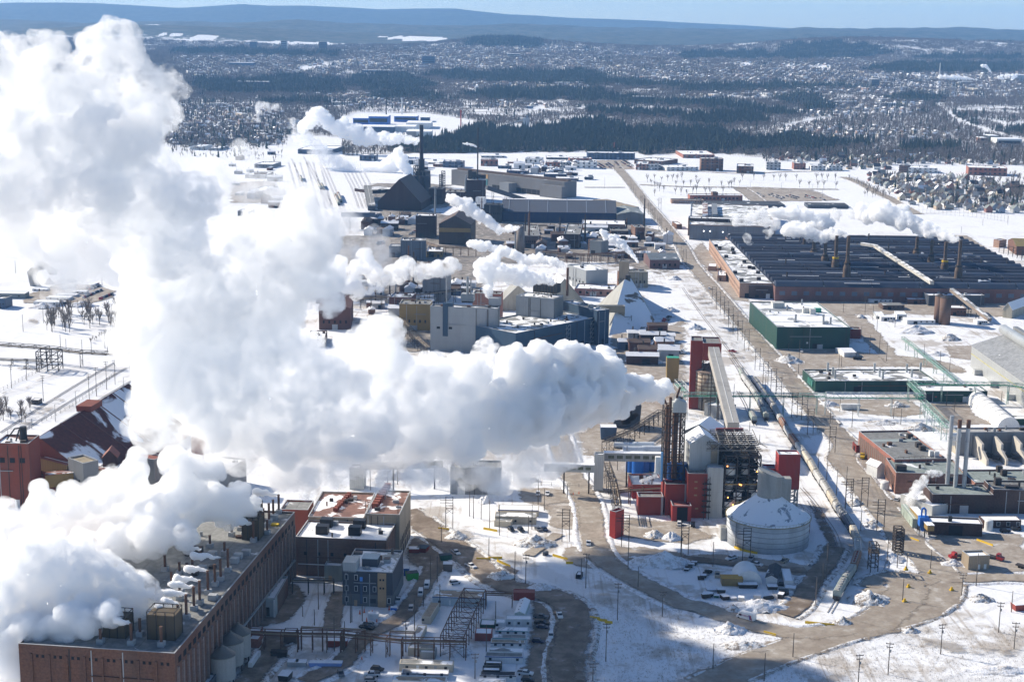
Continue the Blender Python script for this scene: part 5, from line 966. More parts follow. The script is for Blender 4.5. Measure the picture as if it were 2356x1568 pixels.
for X,YB,YT,l_,br_ in((1388,880,60,'left one of three tall slim grey stacks over the brick works',0),(1490,905,112,'middle one of three tall slim grey stacks with rusty tip',1),(1600,915,112,'right one of three tall slim grey stacks with rusty tip',1)):
 p=up(e('H',X,YB),bb2.h);h_=hat(p,e('H',X,YT)[1]);s=empty('tall_stack',(p.x,p.y,0),0,l_,'chimney','tall slim stacks');m=MB();m.cyl((0,0,0),1.05,h_-4,18,.95);m.build('shaft',paint('galvanised',(.42,.44,.46),.45,.3,.25),s,False);m=MB();m.cyl((0,0,h_-4),.97,4,18);m.build('tip',ruststeel if br_ else paint('galvanised',(.42,.44,.46)),s,False)
 for k in range(3):m=MB();m.cyl((0,0,h_*(.35+.2*k)),1.15,.25,18);m.build('flange',steel,s)
bld('white_gabled_shed','tall white gabled shed leaning on the brick works','shed',e('H',505,705),e('H',600,690),e('H',690,605),e('H',505,850),None,whitep,r_full,'gy',None,2)
b=bld('red_shed','dark red shed with flat roof by the yellow truck','shed',e('H',240,432),e('H',425,432),e('H',388,385),e('H',243,532),None,redcl,roofm('grey_flat',(.4,.4,.38),.2));wbox(b,'door','L',b.d*.5,0,3,3,darkhole)
def vtank(label,px,r,top,mat,grp=None):p=up(px,0);h_=hat(p,top);m=MB();m.lathe((0,0,0),[(r,0),(r,h_-.7),(r*.8,h_-.2),(r*.3,h_)],20);o=m.build('upright_tank',mat,None,False);o.location=p;return tag(o,label,'tank',grp)
vtank('white upright tank beside the brick works wall',e('H',598,990),2.2,e('H',598,880)[1],whitep);vtank('slim white upright tank before the long low range',e('H',1905,1500),1.9,e('H',1905,1365)[1],whitep)
p=up(e('H',1075,1565),0);dc=empty('dust_collector',p,0,'bright blue dust collector with bent duct on lattice legs','dust collector');dc.scale=(.7,.7,.8);m=MB();m.box((0,0,6),(6,5,5));m.build('housing',bluep,dc);m=MB();m.prism([(-1,-1,2.5),(1,-1,2.5),(1,1,2.5),(-1,1,2.5)],[(-3,-2.5,6),(3,-2.5,6),(3,2.5,6),(-3,2.5,6)]);m.build('hopper',bluep,dc);m=MB();m.tube([(-1.5,0,11),(-1.5,0,15),(-.5,0,16),(1,0,15),(1.2,0,11)],1.2,None,10);m.build('duct',bluep,dc)
for sx in(-1,1):
 for sy in(-1,1):g=MB();g.bar((sx*3,sy*2.4,0),(sx*3,sy*2.4,6),.35);g.build('leg',darksteel,dc)
gallery('conveyor_gallery','yellowish covered ramp climbing to the blue dust collector',e('H',960,1240),5,e('H',1180,1480),6,3,2.4,ochrecl,r_snow,3);gallery('fenced_ramp','green grey fenced wall along the tracks below the steam puff',e('H',830,1230),2.5,e('H',975,1420),2.5,2,4,clad('pale_green_panel',(.4,.47,.4),.8),None,2,'wall')
b=bld('tan_shed','tan corrugated shed with snowy roof between two red trucks','shed',q(9,1977,700),q(9,2122,694),q(9,2108,655),q(9,1977,797),None,tancl,r_full);wrow(b,'F',b.w*.5,b.w*.8,2,.2,1.1,2.2,whitep,'door')
bld('mobile_cabin','grey mobile cabin with dark roof right of the dome tent','cabin',e('M',912,445),e('M',1075,462),e('M',1170,290),e('M',912,560),None,wtr,r_dark,'gy',None,1.2);bld('white_cabin','white flat cabin with snow striped roof in the laydown yard','cabin',e('M',1182,492),e('M',1318,497),e('M',1405,320),e('M',1182,585),None,wtr,r_snow)
p=up(e('M',660,540),0);m=MB();L_=12;prof=[(5.4*math.cos(R(k*12)),5.6*math.sin(R(k*12)))for k in range(16)];m.prism([(x,0,z)for x,z in prof],[(x,L_,z)for x,z in prof]);o=m.build('dome_tent',paint('white_fabric',(.74,.74,.73),.7),None,False);o.location=p;tag(o,'white round arched tent in the laydown yard by the tank','tent')
HSN=plain('drift_white',(.66,.68,.72),.9)
 # ---- oven hall: a deep roof of dark monitors
aL=up(q(6,640,402),13);aR=up(q(6,1960,95),13);y0=aL.y;y1=up(q(6,700,62),13).y;x0=aL.x;x1=aR.x
ov=empty('oven_hall',Vector(((x0+x1)/2,(y0+y1)/2,0)),0,'vast dark hall roofed with rows of navy ridge monitors','hall');wx,wy=x1-x0,y1-y0;m=MB();m.box((0,0,0),(wx,wy,12));m.build('wall',brick('oven_brick',(.15,.08,.07),(.2,.1,.09)),ov);navyroof=roofm('navy_roof',(.017,.023,.045),.06,.1,9);m=MB();m.box((0,0,12.01),(wx-.4,wy-.4,.3));m.build('roof',navyroof,ov)
nr=17
for k in range(nr):
 yc=-wy/2+wy*(k+.5)/nr;hw_=wy/nr*.42
 for j in range(6):
  xa,xb=-wx/2+.6+(wx-1.2)*j/6+.5,-wx/2+.6+(wx-1.2)*(j+1)/6-.5;m=MB();pr=[(yc-hw_,12.3),(yc-hw_*.5,15.4),(yc,16.3),(yc+hw_*.5,15.4),(yc+hw_,12.3)];m.prism([(xa,y,z)for y,z in pr],[(xb,y,z)for y,z in pr]);m.build('roof_monitor',navyroof if(k*5+j*3)%3 else clad('steel_blue_sheet',(.035,.05,.085),1.5,.6),ov)
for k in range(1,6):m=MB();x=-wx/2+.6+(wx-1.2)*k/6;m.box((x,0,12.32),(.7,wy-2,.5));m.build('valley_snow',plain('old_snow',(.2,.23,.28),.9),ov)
ro_=random.Random(4)
for k in range(26):m=MB();m.box((ro_.uniform(-wx*.42,wx*.42),-wy/2+wy*(ro_.randrange(nr)+.2)/nr,14.9),(ro_.uniform(8,34),1.2,.3));m.build('drifted_snow',HSN,ov)
for k in range(16):m=MB();m.cyl((ro_.uniform(-wx*.45,wx*.45),-wy/2+wy*(ro_.randrange(nr)+.5)/nr,15),.7,ro_.uniform(3,8),8);m.build('roof_vent',darksteel,ov)
for k in range(24):m=MB();m.box((-wx/2+6+k*(wx-12)/23,-wy/2-.05,5),(4.6,.3,3.4));m.build('window',plain('sooty_pane',(.1,.13,.18),.3),ov)
P_=zat(*q(6,393,487));ho=hat(P_,q(6,395,384)[1])
st_=bld('brick_office_range','long brick office range with patchy snow roof along the road','offices',q(6,395,384),q(6,635,388),q(6,370,85),None,ho,pale_b,r_half);wrow(st_,'L',4,st_.d-4,40,2.0,1.8,2.2,darkhole);wrow(st_,'L',4,st_.d-4,40,6.5,1.8,2.2,darkhole)
units(st_,[(q(6,*p),3.4,3,2.6)for p in((230,135),(255,150),(345,162),(352,185),(425,245),(462,285),(362,320),(520,320),(405,375),(525,365),(300,210),(488,290))],darksteel)
bld('brick_gatehouse','small flat brick gatehouse at the foot of the office range','gatehouse',q(6,240,330),q(6,300,332),q(6,262,295),q(6,240,372),None,pale_b,r_snow);bld('white_gatehouse','pale low gatehouse up the road by the office range','gatehouse',q(6,175,268),q(6,232,270),q(6,225,250),q(6,175,300),None,pale_b,r_snow)
for i,(X,YB,YT,l_)in enumerate(((1130,355,62,'front rusty stack of the left group, steam at its tip'),(1052,298,58,'rusty stack with yellow ladder in the left group'),(980,242,105,'third rusty oven stack of the left group'),(903,188,95,'farthest oven stack of the left group'),(838,138,80,'small oven stack behind the left group'),(1900,368,88,'front rusty stack of the right group, tallest with steam'),(1805,310,100,'second rusty stack of the right group with yellow platform'),(1712,255,88,'third rusty oven stack of the right group'),(1612,198,68,'farthest rusty oven stack of the right group'))):
 p=up(q(6,X,YB),13);h_=hat(p,q(6,X,YT)[1]);zb_=12.0;s=empty('oven_stack',(p.x,p.y,zb_),0,l_,'chimney','rusty oven stacks');hh=h_-zb_;m=MB();m.lathe((0,0,0),[(3.4,0),(3.3,hh*.27),(2.4,hh*.36),(1.75,hh*.42),(1.5,hh*.5),(1.45,hh)],20);m.build('shaft',paint('oven_rust',(.12,.08,.055),.85,0,.6,.3),s)
 m=MB();m.cyl((0,0,hh*.36),2.9,.5,20);m.cyl((0,0,hh*.37),2.9,1.2,20,2.9);m.build('platform',yellowp if i in(1,6)else darksteel,s)
 for k in range(3):m=MB();m.cyl((0,0,hh*(.55+.15*k)),1.65,.4,16);m.build('band',darksteel,s)
gallery('conveyor_gallery','pale open conveyor truss crossing the oven hall roof',q(6,1330,132),19,q(6,1722,385),19,3.2,2.6,paint('pale_truss',(.5,.47,.42),.7),r_half,6);gallery('conveyor_gallery','short pale conveyor spur at the far end of the oven hall',q(6,1235,115),19,q(6,1340,132),19,3.2,2.4,paint('pale_truss',(.5,.47,.42),.7),r_half,1)
P_=zat(*e('B',570,1290));hq=hat(P_,e('B',575,1112)[1])
fw=bld('brick_rolling_shop','wide brick rolling shop with snowy roofs and dark front','works',e('B',575,1115),e('B',1570,1142),e('B',1240,890),None,hq,pale_b,r_half);wbox(fw,'front_shade_sheet','F',fw.w/2,0,fw.w-.4,fw.h-1,clad('front_shade_tone',(.16,.17,.19),3),.3,.02);wrow(fw,'L',5,fw.d-5,26,3,2.4,hq-8,plain('dull_brick_bay',(.2,.13,.1),.9),'bay')  # dark sheet over the brick front carries its shade as colour
for k in range(2):rbox(fw,'roof_monitor',-fw.w*.32+k*fw.w*.12,fw.d*.12,(6,fw.d*.55,4),r_brown if k==0 else midcl)
for X,Y in((735,1190),(810,1190),(955,1195)):m=MB();P1=lc(fw,e('B',X,1290),0);m.box((P1[0],-fw.d/2-.4,hat(up(e('B',X,1290),0),e('B',X,Y)[1])),(.9,.4,.9));m.build('lamp',glow('cool_lamp',(.9,.95,1),5),fw.root)
b_=bld('brick_annex','long low dark shop under steam beyond the oven hall','works',e('B',560,1040),e('B',1240,1060),e('B',1240,1030),None,hq+3,dark_b,r_full,depth=16)
for(n_,l_,A,B,Cc,bs,wm,rm)in(('brick_store','long dark red brick store behind the rolling shop',(580,778),(1190,782),(1185,765),(580,850),red_b,r_full),('brick_tower','squat brick tower rising over the brick store',(845,745),(905,745),(905,738),(845,850),brown_b,r_bare),('dark_shop','dark long shop with snow edged roof right of the rolling shop',(770,880),(1680,890),(1680,850),(770,920),darkcl,r_dark),('dark_shop','dark shop at the parking lot edge under the right steam plume',(1945,892),(2420,900),(2400,868),(1945,930),darkcl,r_dark),('grey_shop','low grey shop with black front at the road bend',(365,830),(740,835),(740,820),(365,875),pale_b,r_bare),('blue_roofed_shop','blue grey sloped shop in haze beneath the right steam',(1210,1150),(1560,1155),(1560,1140),(1210,1260),bluecl,r_half),('brick_hut','brick hut with snowy roof at the main road by the rolling shop',(425,1115),(487,1115),(475,1080),(425,1172),brown_b,r_full)):
 b=bld(n_,l_,'works',e('B',*A),e('B',*B),e('B',*Cc),e('B',*bs),None,wm,rm,rmin=10);wrow(b,'F',b.w*.1,b.w*.9,12,b.h*.4,b.w*.04,b.h*.25)
b=bld('brown_roofed_hall','brick hall with olive brown hipped roof at the right edge','hall',e('C',2165,1300),e('C',2265,1370),e('C',2420,1290),None,9,brown_b,paint('olive_roof',(.22,.17,.06),.8),'gy',None,5);bld('brick_hut','pale brick hut beside the brown roofed hall','hut',e('C',1998,1290),e('C',2065,1300),e('C',2140,1290),None,8,pale_b,r_full)
m=MB()
for k in range(7):
 p=up(e('C',2060+k*52,1440+k*18),0)
 for a_ in((0,0),(5,0)):m.bar((p.x+a_[0],p.y,0),(p.x+a_[0],p.y,9),.4)
 m.bar((p.x,p.y,9),(p.x+5,p.y,9),.4);m.bar((p.x,p.y,6),(p.x+5,p.y,6),.3)
 if k:m.bar(prev,(p.x,p.y,8.6),.15);
 prev=(p.x+5,p.y,8.6)
o=m.build('switchyard',darksteel);tag(o,'row of dark switchyard gantries before the brown roofed hall','switchyard')
 # ---- grey mill complex in the centre
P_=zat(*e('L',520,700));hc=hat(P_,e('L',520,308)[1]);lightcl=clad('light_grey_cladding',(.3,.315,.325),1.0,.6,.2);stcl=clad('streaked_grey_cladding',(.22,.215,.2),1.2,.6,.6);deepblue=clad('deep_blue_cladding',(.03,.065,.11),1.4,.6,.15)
def mulroof(n):return r_half
cb=bld('grey_mill','pale grey blocky mill above the steam with a dark blue corner tower','mill',e('L',315,300),e('L',910,322),e('L',1068,306),None,hc,lightcl,r_half)
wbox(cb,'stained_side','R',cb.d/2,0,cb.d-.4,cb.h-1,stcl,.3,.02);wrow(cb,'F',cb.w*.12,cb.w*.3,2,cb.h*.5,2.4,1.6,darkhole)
for px,w_,h_ in((e('L',640,270),9,5),(e('L',880,308),8,5)):x,y=lc(cb,px,cb.top);o=rbox(cb,'penthouse',x,y+3,(w_,7,h_),lightcl,cb.top+1.2);k=MB();k.box((x,y+3,cb.top),(w_*.9,6,1.2));k.build('base',darksteel,o)
for X,YB,YT,r_ in((458,250,85,.5),(643,205,48,.95),(672,215,72,.45)):x,y=lc(cb,e('L',X,268),cb.top);stack(cb.root,x,y,cb.top,r_,(YB-YT)*.26/3.1+5,steel,None,'chimney',12)
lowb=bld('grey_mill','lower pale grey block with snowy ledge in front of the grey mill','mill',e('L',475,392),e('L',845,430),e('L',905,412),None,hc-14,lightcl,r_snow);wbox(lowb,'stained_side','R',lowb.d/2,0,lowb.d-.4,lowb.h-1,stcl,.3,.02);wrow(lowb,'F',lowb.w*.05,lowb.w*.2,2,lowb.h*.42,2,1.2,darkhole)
wbox(cb,'blue_strip','F',cb.w*.225,hc*.34,cb.w*.075,hc*.66+2.5,deepblue,.6,.25);rbox(cb,'blue_tower',-cb.w*.23,-cb.d*.24,(cb.w*.12,cb.d*.5,3.4),deepblue,hc-.9)
hb2=19.0
gb2=bld('blue_hall','long dark blue hall with patchy snow roof beside the pale mill','hall',e('L',1068,540),e('L',1785,397),e('L',1570,360),None,hb2,deepblue,r_half,depth=46)
for s in(.62,.93):
 m=MB()
 for k in range(5):m.box((-gb2.w/2+gb2.w*s,-gb2.d/2-.8,2+k*3.2),(4.5,1.4,.2));m.bar((-gb2.w/2+gb2.w*s-2,-gb2.d/2-.8,2+k*3.2),(-gb2.w/2+gb2.w*s+2,-gb2.d/2-.8,5.2+k*3.2),.35)
 for sx in(-2.2,2.2):m.bar((-gb2.w/2+gb2.w*s+sx,-gb2.d/2-1.4,0),(-gb2.w/2+gb2.w*s+sx,-gb2.d/2-1.4,18),.25)
 m.build('fire_escape',steel,gb2.root)
for k in range(8):x=-gb2.w*.4+gb2.w*.1*k;m=MB();m.cyl((x,(-1)**k*gb2.d*.2,gb2.top),.6,1.6,8);m.build('roof_vent',darksteel,gb2.root)
gb2b=bld('blue_hall','taller end bay of the dark blue hall','hall',e('L',1788,340),e('L',1895,328),e('L',1720,312),None,hb2+6,deepblue,r_half,depth=44);units(gb2b,[(e('L',1730,320),3,3,3)],lightcl)
zt_=hb2-.6;Pq=zat(*e('L',1405,412),zt_);hq3=hat(Pq,e('L',1405,236)[1])
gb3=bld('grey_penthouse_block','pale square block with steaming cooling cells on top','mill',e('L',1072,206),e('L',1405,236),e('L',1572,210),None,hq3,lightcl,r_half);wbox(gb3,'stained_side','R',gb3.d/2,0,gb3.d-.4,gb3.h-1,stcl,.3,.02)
x,y=lc(gb3,e('L',1320,200),gb3.top);o=rbox(gb3,'cooling_cells',x,y+5,(gb3.w*.62,8,6.5),plain('dark_cell',(.05,.05,.05),.9),gb3.top+1.5);m=MB()
for k in range(9):xx=x-gb3.w*.31+gb3.w*.62*k/8;m.bar((xx,y+.9,gb3.top),(xx,y+.9,gb3.top+9+(k%3)*3),.3)
m.bar((x-gb3.w*.31,y+.9,gb3.top+8.4),(x+gb3.w*.31,y+.9,gb3.top+8.4),.3);m.bar((x-gb3.w*.31,y+.9,gb3.top+1.5),(x+gb3.w*.31,y+.9,gb3.top+1.5),.5);m.build('cell_frame',paint('stained_ochre_panel',(.2,.15,.08)),o);x,y=lc(gb3,e('L',1523,208),gb3.top);stack(gb3.root,x,y,gb3.top,.9,20,ruststeel,None,'chimney',14)
def aframe(label,apex_n,apex_f,zr,hw,snow_side,wall=0):
 """steep gable store down to the ground; ridge between two picture points at height zr"""
 a,b=zat(*apex_n,zr),zat(*apex_f,zr);v=b-a;v.z=0;L_=v.length;v.normalize();n=Vector((v.y,-v.x,0));root=empty('peaked_store',(a.x,a.y,0),0,label,'store');m=MB();pr=[(-hw,0),(hw,0),(hw,2),(0,zr),(-hw,2)];f=lambda t:[tuple(n*x+v*t+Vector((0,0,z)))for x,z in pr];m.prism(f(.5),f(L_-.5));m.build('wall',paint('beige_sheet',(.4,.37,.3),.8),root)
 for s,mt in((-1,snow_side[0]),(1,snow_side[1])):
  r_=MB();q4=[n*(s*(hw+.5))+Vector((0,0,1.5)),n*(s*(hw+.5))+v*L_+Vector((0,0,1.5)),v*L_+Vector((0,0,zr+.2)),Vector((0,0,zr+.2))];nn=n*s*.25+Vector((0,0,.2));r_.prism([tuple(p)for p in q4],[tuple(p+nn)for p in q4]);r_.build('roof',mt,root)
 return root,n,v,L_
beigeroof=paint('beige_roof_sheet',(.34,.335,.31),.75,0,.4,.12);stsnow=roofm('sliding_snow',(.2,.16,.13),.8,.06)
Lc,Fc,Rc=up(e('L',1795,285),0),up(e('L',1890,560),0),up(e('L',2320,470),0);mid=(Lc+Rc)/2;za=hat(mid,e('L',2092,60)[1]);ar=empty('peaked_store',mid,0,'steep peaked store with one beige slope and one snow streaked slope','store');Bc=Lc+Rc-Fc;rd=(Rc-Fc).normalized()*4
for nm_,a,b_,mt,s in(('beige_slope',Lc,Fc,beigeroof,-1),('snowy_slope',Fc,Rc,stsnow,0),('end_slope',Rc,Bc,beigeroof,1),('rear_slope',Bc,Lc,stsnow,0)):
 m=MB();t0,t1=Vector((0,0,za))-rd,Vector((0,0,za))+rd;f=[a-mid,b_-mid,t0,t0]if s==-1 else[a-mid,b_-mid,t1,t1]if s==1 else[a-mid,b_-mid,t1,t0]if nm_[0]=='s' else[a-mid,b_-mid,t0,t1]
 f=f[:3]if s else f;m.prism([tuple(p*.97-Vector((0,0,.4)))for p in f],[tuple(p)for p in f]);m.build(nm_,mt,ar)
m=MB();m.box((0,0,za-2),(4,4,5));m.build('head_machinery',darksteel,ar)
a=up(e('L',1830,290),14);b=bld('conveyor_house','tan transfer house on dark legs before the peaked store','house',e('L',1750,300),e('L',2030,300),e('L',2035,278),None,17,paint('tan_sheet',(.3,.25,.17),.8),r_snow,depth=5)
for ch in b.root.children:
 if ch.name.startswith('wall'):
  for v in ch.data.vertices:
   if v.co.z<.1:v.co.z=12
g=bld('conveyor_house','tan drop tower standing in snow below the peaked store','house',e('L',1968,300),e('L',2032,302),e('L',2034,290),None,16,paint('tan_sheet',(.3,.25,.17),.8),r_snow,depth=5);steel_tower(g.root,-4,8,-3,3,0,8,2,3,2,.35)
aframe('second steep peaked store with pale slope behind the cooling block',e('L',1500,62),e('L',1440,10),30,24,(stsnow,beigeroof))
aframe('snow striped slope of a peaked store behind the pale mill',e('L',1095,120),e('L',1050,92),20,20,(beigeroof,stsnow))
for(n2,l_,A,B,Cc,bs,h_,wm,rm,sty)in(('pale_shop','pale flat shop with snow patched roof behind the peaked stores',(5,1560,258),(5,1690,300),(5,1870,300),(5,1690,392),None,lightcl,r_snow,'flat'),('tan_block','tan stained block behind the snow streaked store',(5,1955,310),(5,2118,308),(5,2110,290),(5,1955,420),None,clad('tan_stained',(.3,.27,.2),1.2),r_bare,'flat'),('brick_shop','long orange brick shop running back from the tan block',(5,1905,300),(5,1958,310),(5,1700,222),(5,1905,400),None,brick('orange_brick',(.3,.15,.09),(.36,.2,.13)),r_bare,'flat'),('tan_tower','square tan tower over the orange brick shop',(5,1918,235),(5,1985,237),(5,1985,225),None,24,paint('tan_stucco',(.36,.28,.19),.8),r_bare,'flat'),('brick_shop','brick shop with blue gabled roof and white door by the main road',(5,2130,225),(5,2336,226),(5,2312,178),(5,2130,284),None,brick('purple_brick',(.12,.07,.07),(.17,.1,.1)),roofm('blue_slate',(.14,.17,.2),.2),'gx'),('brick_wall_block','low pink brick range with curved wall under the pale shop',(5,1610,420),(5,1880,430),(5,1870,395),(5,1610,470),None,brick('pink_brick',(.25,.12,.1),(.3,.16,.13)),r_snow,'flat'),('brick_block','red brick block behind the pale mill',(5,905,455),(5,1098,462),(5,1098,440),None,22,red_b,r_bare,'flat'),('ochre_gallery','ochre and brown gallery building left of the pale mill',(5,400,528),(5,612,532),(5,612,500),None,20,ochrecl,r_bare,'flat'),('brown_mill','brown rusty mill block half under steam left of the pale mill',(5,330,480),(5,480,485),(5,480,450),None,14,rustcl,r_half,'flat'),('dark_shed','dark gabled mill roof emerging from the steam at centre left',(4,2200,560),(4,2420,560),(4,2450,480),None,16,rustcl,rustcl,'gy'),('snow_roofed_shed','blue shaded snow roof below the dark gabled mill',(4,2120,770),(4,2240,770),(4,2280,710),None,6,dark_b,r_snow,'flat'),('grey_shop','grey block fading behind steam above the pale mill',(5,560,330),(5,725,335),(5,725,300),None,22,midcl,r_half,'flat')):
 b=bld(n2,l_,'works',q(A[0],A[1],A[2]),q(B[0],B[1],B[2]),q(Cc[0],Cc[1],Cc[2]),q(*bs)if bs else None,h_,wm,rm,sty,rmin=10);wrow(b,'F',b.w*.15,b.w*.85,5,b.h*.3,b.w*.06,2.2,darkhole);wbox(b,'door','F',b.w*.5,0,4,4,greyp)
 # ---- sooty works further back
def D_(n2,l_,A,B,Cc,bs,wm,rm,h_=None,sty='flat',k='D',dp=None,rise=3.0,nw=8):
 b=bld(n2,l_,'works',e(k,*A),e(k,*B),e(k,*Cc),e(k,*bs)if bs else None,h_,wm,rm,sty,dp,rise,rmin=12)
 if nw:wrow(b,'F',b.w*.08,b.w*.92,nw,b.h*.45,b.w*.05,2.0,darkhole)
 wbox(b,'door','F',b.w*.3,0,5,5,blackp);return b
dkbr=clad('dark_plum_cladding',(.05,.024,.022),2.0,.8,.4);dkroof=paint('brown_sheet_roof',(.12,.085,.07),.8,0,.4,.1)
b=bld('peaked_mill','dark red mill with a tall brown peaked roof','mill',e('D',360,855),e('D',862,868),e('D',880,760),e('D',360,945),None,dkbr,dkroof,'gy',75,28)
b=D_('blast_block','sooty block at the foot of the tall dark chimney',(805,500),(915,505),(915,490),(810,740),clad('soot_cladding',(.03,.032,.04),2),r_dark);x,y=lc(b,e('D',868,500),b.top);stack(b.root,x,y,b.top,2.6,62,plain('dark_chimney',(.035,.035,.045),.8),None,'chimney',16);stack(b.root,x,y,b.top,4.2,16,plain('dark_chimney',(.035,.035,.045),.8),None,'chimney',16);steel_tower(b.root,-b.w*.5,-b.w*.1,-b.d/2-8,-b.d/2-1,0,b.h+8,7,2,2,.9)
for k in range(3):stack(b.root,-b.w*.3+k*9,-b.d/2-8,0,3.5,b.h*.8,plain('stove_soot',(.04,.04,.05),.8),None,'stove',14)
D_('dark_block','dark plum block right of the peaked mill',(950,700),(1105,705),(1110,685),(950,880),dkbr,r_dark);D_('dark_block','low dark block joining the tall brown block',(1150,740),(1368,745),(1368,715),(1150,860),dkbr,r_bare)
b=D_('brown_block','tall dark brown block with thin black mast',(1385,600),(1615,602),(1620,575),(1385,850),dkbr,r_half);x,y=lc(b,e('D',1518,590),b.top);stack(b.root,x,y,b.top,.9,66,blackp,None,'mast',10);units(b,[(e('D',1560,585),12,8,5),(e('D',1470,585),8,6,9),(e('D',1430,590),5,5,12)],darksteel);m=MB();m.tube([(-b.w*.52,-b.d/2,8),(-b.w*.55,-b.d/2,b.h*.7),(-b.w*.5,-b.d/2,b.h+6)],2,None,8);m.build('duct',steel,b.root)
D_('white_headhouse','white headhouse with dark window band among the sooty blocks',(1495,805),(1598,808),(1600,795),(1498,930),whitep,r_snow,nw=1);D_('dark_block','stepped dark block between the headhouse and the blue hall',(1592,885),(1795,890),(1795,870),(1600,1090),clad('soot_cladding',(.03,.032,.04)),r_dark);D_('dark_block','near dark plum block behind the middle steam',(1540,940),(1600,945),(1600,930),(1540,1080),dkbr,r_dark)
gallery('conveyor_gallery','dark belt gallery sloping down beside the long grey hall',e('D',1620,690),24,e('D',2070,835),6,6,5,plain('dark_gallery',(.06,.065,.08),.8),None,3)
P_=zat(*e('A',665,815));hl=hat(P_,e('A',670,626)[1]);lg=bld('long_grey_hall','very long grey hall with brown ridge strip and an orange door bay','hall',e('D',1215,482),e('A',670,626),e('A',895,622),None,hl,clad('long_hall_cladding',(.15,.15,.155),2.5,.7,.35),roofm('long_hall_roof',(.2,.19,.18),.2,.05))
rbox(lg,'ridge_strip',0,0,(lg.w-4,5,3),dkroof);wbox(lg,'tan_panel','F',lg.w*.31,hl*.66,14,hl*.28,paint('tan_orange_panel',(.42,.26,.12),.7),.4,.1);wbox(lg,'teal_window','F',lg.w*.31,hl*.16,12,hl*.5,plain('teal_pane',(.08,.2,.22),.3),.4,.1);wrow(lg,'F',lg.w*.4,lg.w*.88,12,0,9,7,darkhole,'doorway');wbox(lg,'annex','F',lg.w*.55,0,18,hl*.62,midcl,14,7);wbox(lg,'annex','F',lg.w*.93,0,40,hl*.75,clad('long_hall_cladding',(.2,.2,.2)),10,5)
bh=bld('long_blue_hall','long hall with slate slope roof over a deep blue wall','hall',e('D',1800,968),e('A',1272,988),e('A',1240,870),e('D',1800,1085),None,navycl,paint('slate_slope',(.085,.095,.12),.7,0,.3,.1),'gx',62,11);
for k in range(6):m=MB();x=-bh.w*.44+bh.w*.17*k;m.bar((x,-bh.d/2,bh.h+.4),(x,0,bh.h+11.4),1.0,.4);m.build('snow_seam',plain('old_snow',(.55,.58,.62)),bh.root)
rbox(bh,'ridge_snow',-bh.w*.05,3,(bh.w*.7,7,.6),r_full,bh.h+10.6)
A_=lambda*a,**k:D_(*a,k='A',**k)
A_('grey_gabled_shop','pale grey gabled shop with dark door at the hall end',(1282,1000),(1595,1002),(1550,930),(1282,1112),clad('slate_shop',(.2,.22,.23),1.5),roofm('grey_sheet_roof',(.27,.3,.3),.15),sty='gy',nw=0);A_('tan_roofed_shop','low shop with three tan sloping roofs by the main road',(1262,925),(1535,915),(1480,812),(1262,950),midcl,roofm('tan_gravel',(.33,.27,.19),.2),nw=0)
A_('white_roofed_shop','white roofed brick shop in the middle yard',(872,1108),(1372,1118),(1310,1068),(872,1215),pale_b,r_full);A_('grey_roofed_shop','grey brick shop with dark shaded front near the road',(1210,1190),(1412,1192),(1395,1115),(1210,1258),dark_b,r_bare);A_('brick_block','square brick block beside the main road bend',(1492,1152),(1602,1152),(1590,1115),(1492,1290),brown_b,r_bare);A_('brick_wing','small brick wing with snow roof right of the square brick block',(1610,1225),(1690,1228),(1670,1195),(1610,1310),brown_b,r_snow)
A_('brick_range','long brick range running back with grey roof',(665,1228),(850,1232),(785,1105),(665,1390),dark_b,r_bare);A_('brick_range','narrow low range left of the long brick range',(570,1340),(660,1345),(610,1200),(570,1390),dark_b,r_bare);A_('brick_range','dark shaded block at the striped chimney',(195,1248),(385,1250),(378,1120),(195,1392),dark_b,r_bare);A_('dark_shop','dark flat shop under thin steam with skylights',(880,1215),(1200,1215),(1150,1160),(880,1250),dark_b,r_half);A_('brick_range','low brick front with snow strip before the grey brick shop',(1290,1258),(1500,1262),(1490,1240),(1290,1300),red_b,r_full)
b=A_('grey_silo_block','tall grey block with exposed pipe ladder on a tan base',(965,1300),(1098,1315),(1055,1285),(965,1470),clad('slate_shop',(.2,.22,.23)),r_bare,nw=0);steel_tower(b.root,-b.w/2-4,-b.w/2,-3,3,0,b.h,6,2,2,.5,pale_b)
p=up(e('D',2012,1460),0);hch=hat(p,e('D',2012,1140)[1]);s=empty('striped_chimney',p,0,'thick mottled brown chimney with a thin pipe beside it','chimney');m=MB();m.cyl((0,0,0),4.4,hch,24,3.8);m.build('shaft',paint('mottled_chimney',(.24,.21,.19),.85,0,.8,.3),s,True);m=MB();m.cyl((-5,-3,0),.8,hch*.8,10);m.build('pipe',steel,s)
D_('brown_block','brown cubic block with snow roof in front of the peaked mill',(800,1015),(1032,1018),(1036,990),(800,1270),dkbr,r_snow,nw=0);b=bld('peaked_mill','dark mill with low peaked roof and a dull yellow band','mill',e('D',1070,1112),e('D',1440,1120),e('D',1430,1020),e('D',1070,1350),None,clad('soot_brown',(.055,.04,.035),2),dkroof,'gy',50,9);wbox(b,'yellow_band','F',b.w/2,b.h*.62,b.w-.5,b.h*.2,ochrecl,.3,.05)
D_('slate_block','slate blue cubic block above the steam',(625,1302),(918,1304),(915,1272),(625,1525),clad('slate_blue_cladding',(.11,.14,.18),1.5),r_half,nw=0);D_('slate_block','lower wing left of the slate blue block',(490,1368),(622,1370),(622,1345),(490,1500),clad('slate_blue_cladding',(.11,.14,.18)),r_half,nw=0);D_('ochre_shop','low ochre shop with snowy roof and open bay',(925,1428),(1112,1430),(1090,1372),(925,1500),ochrecl,r_full,nw=2)
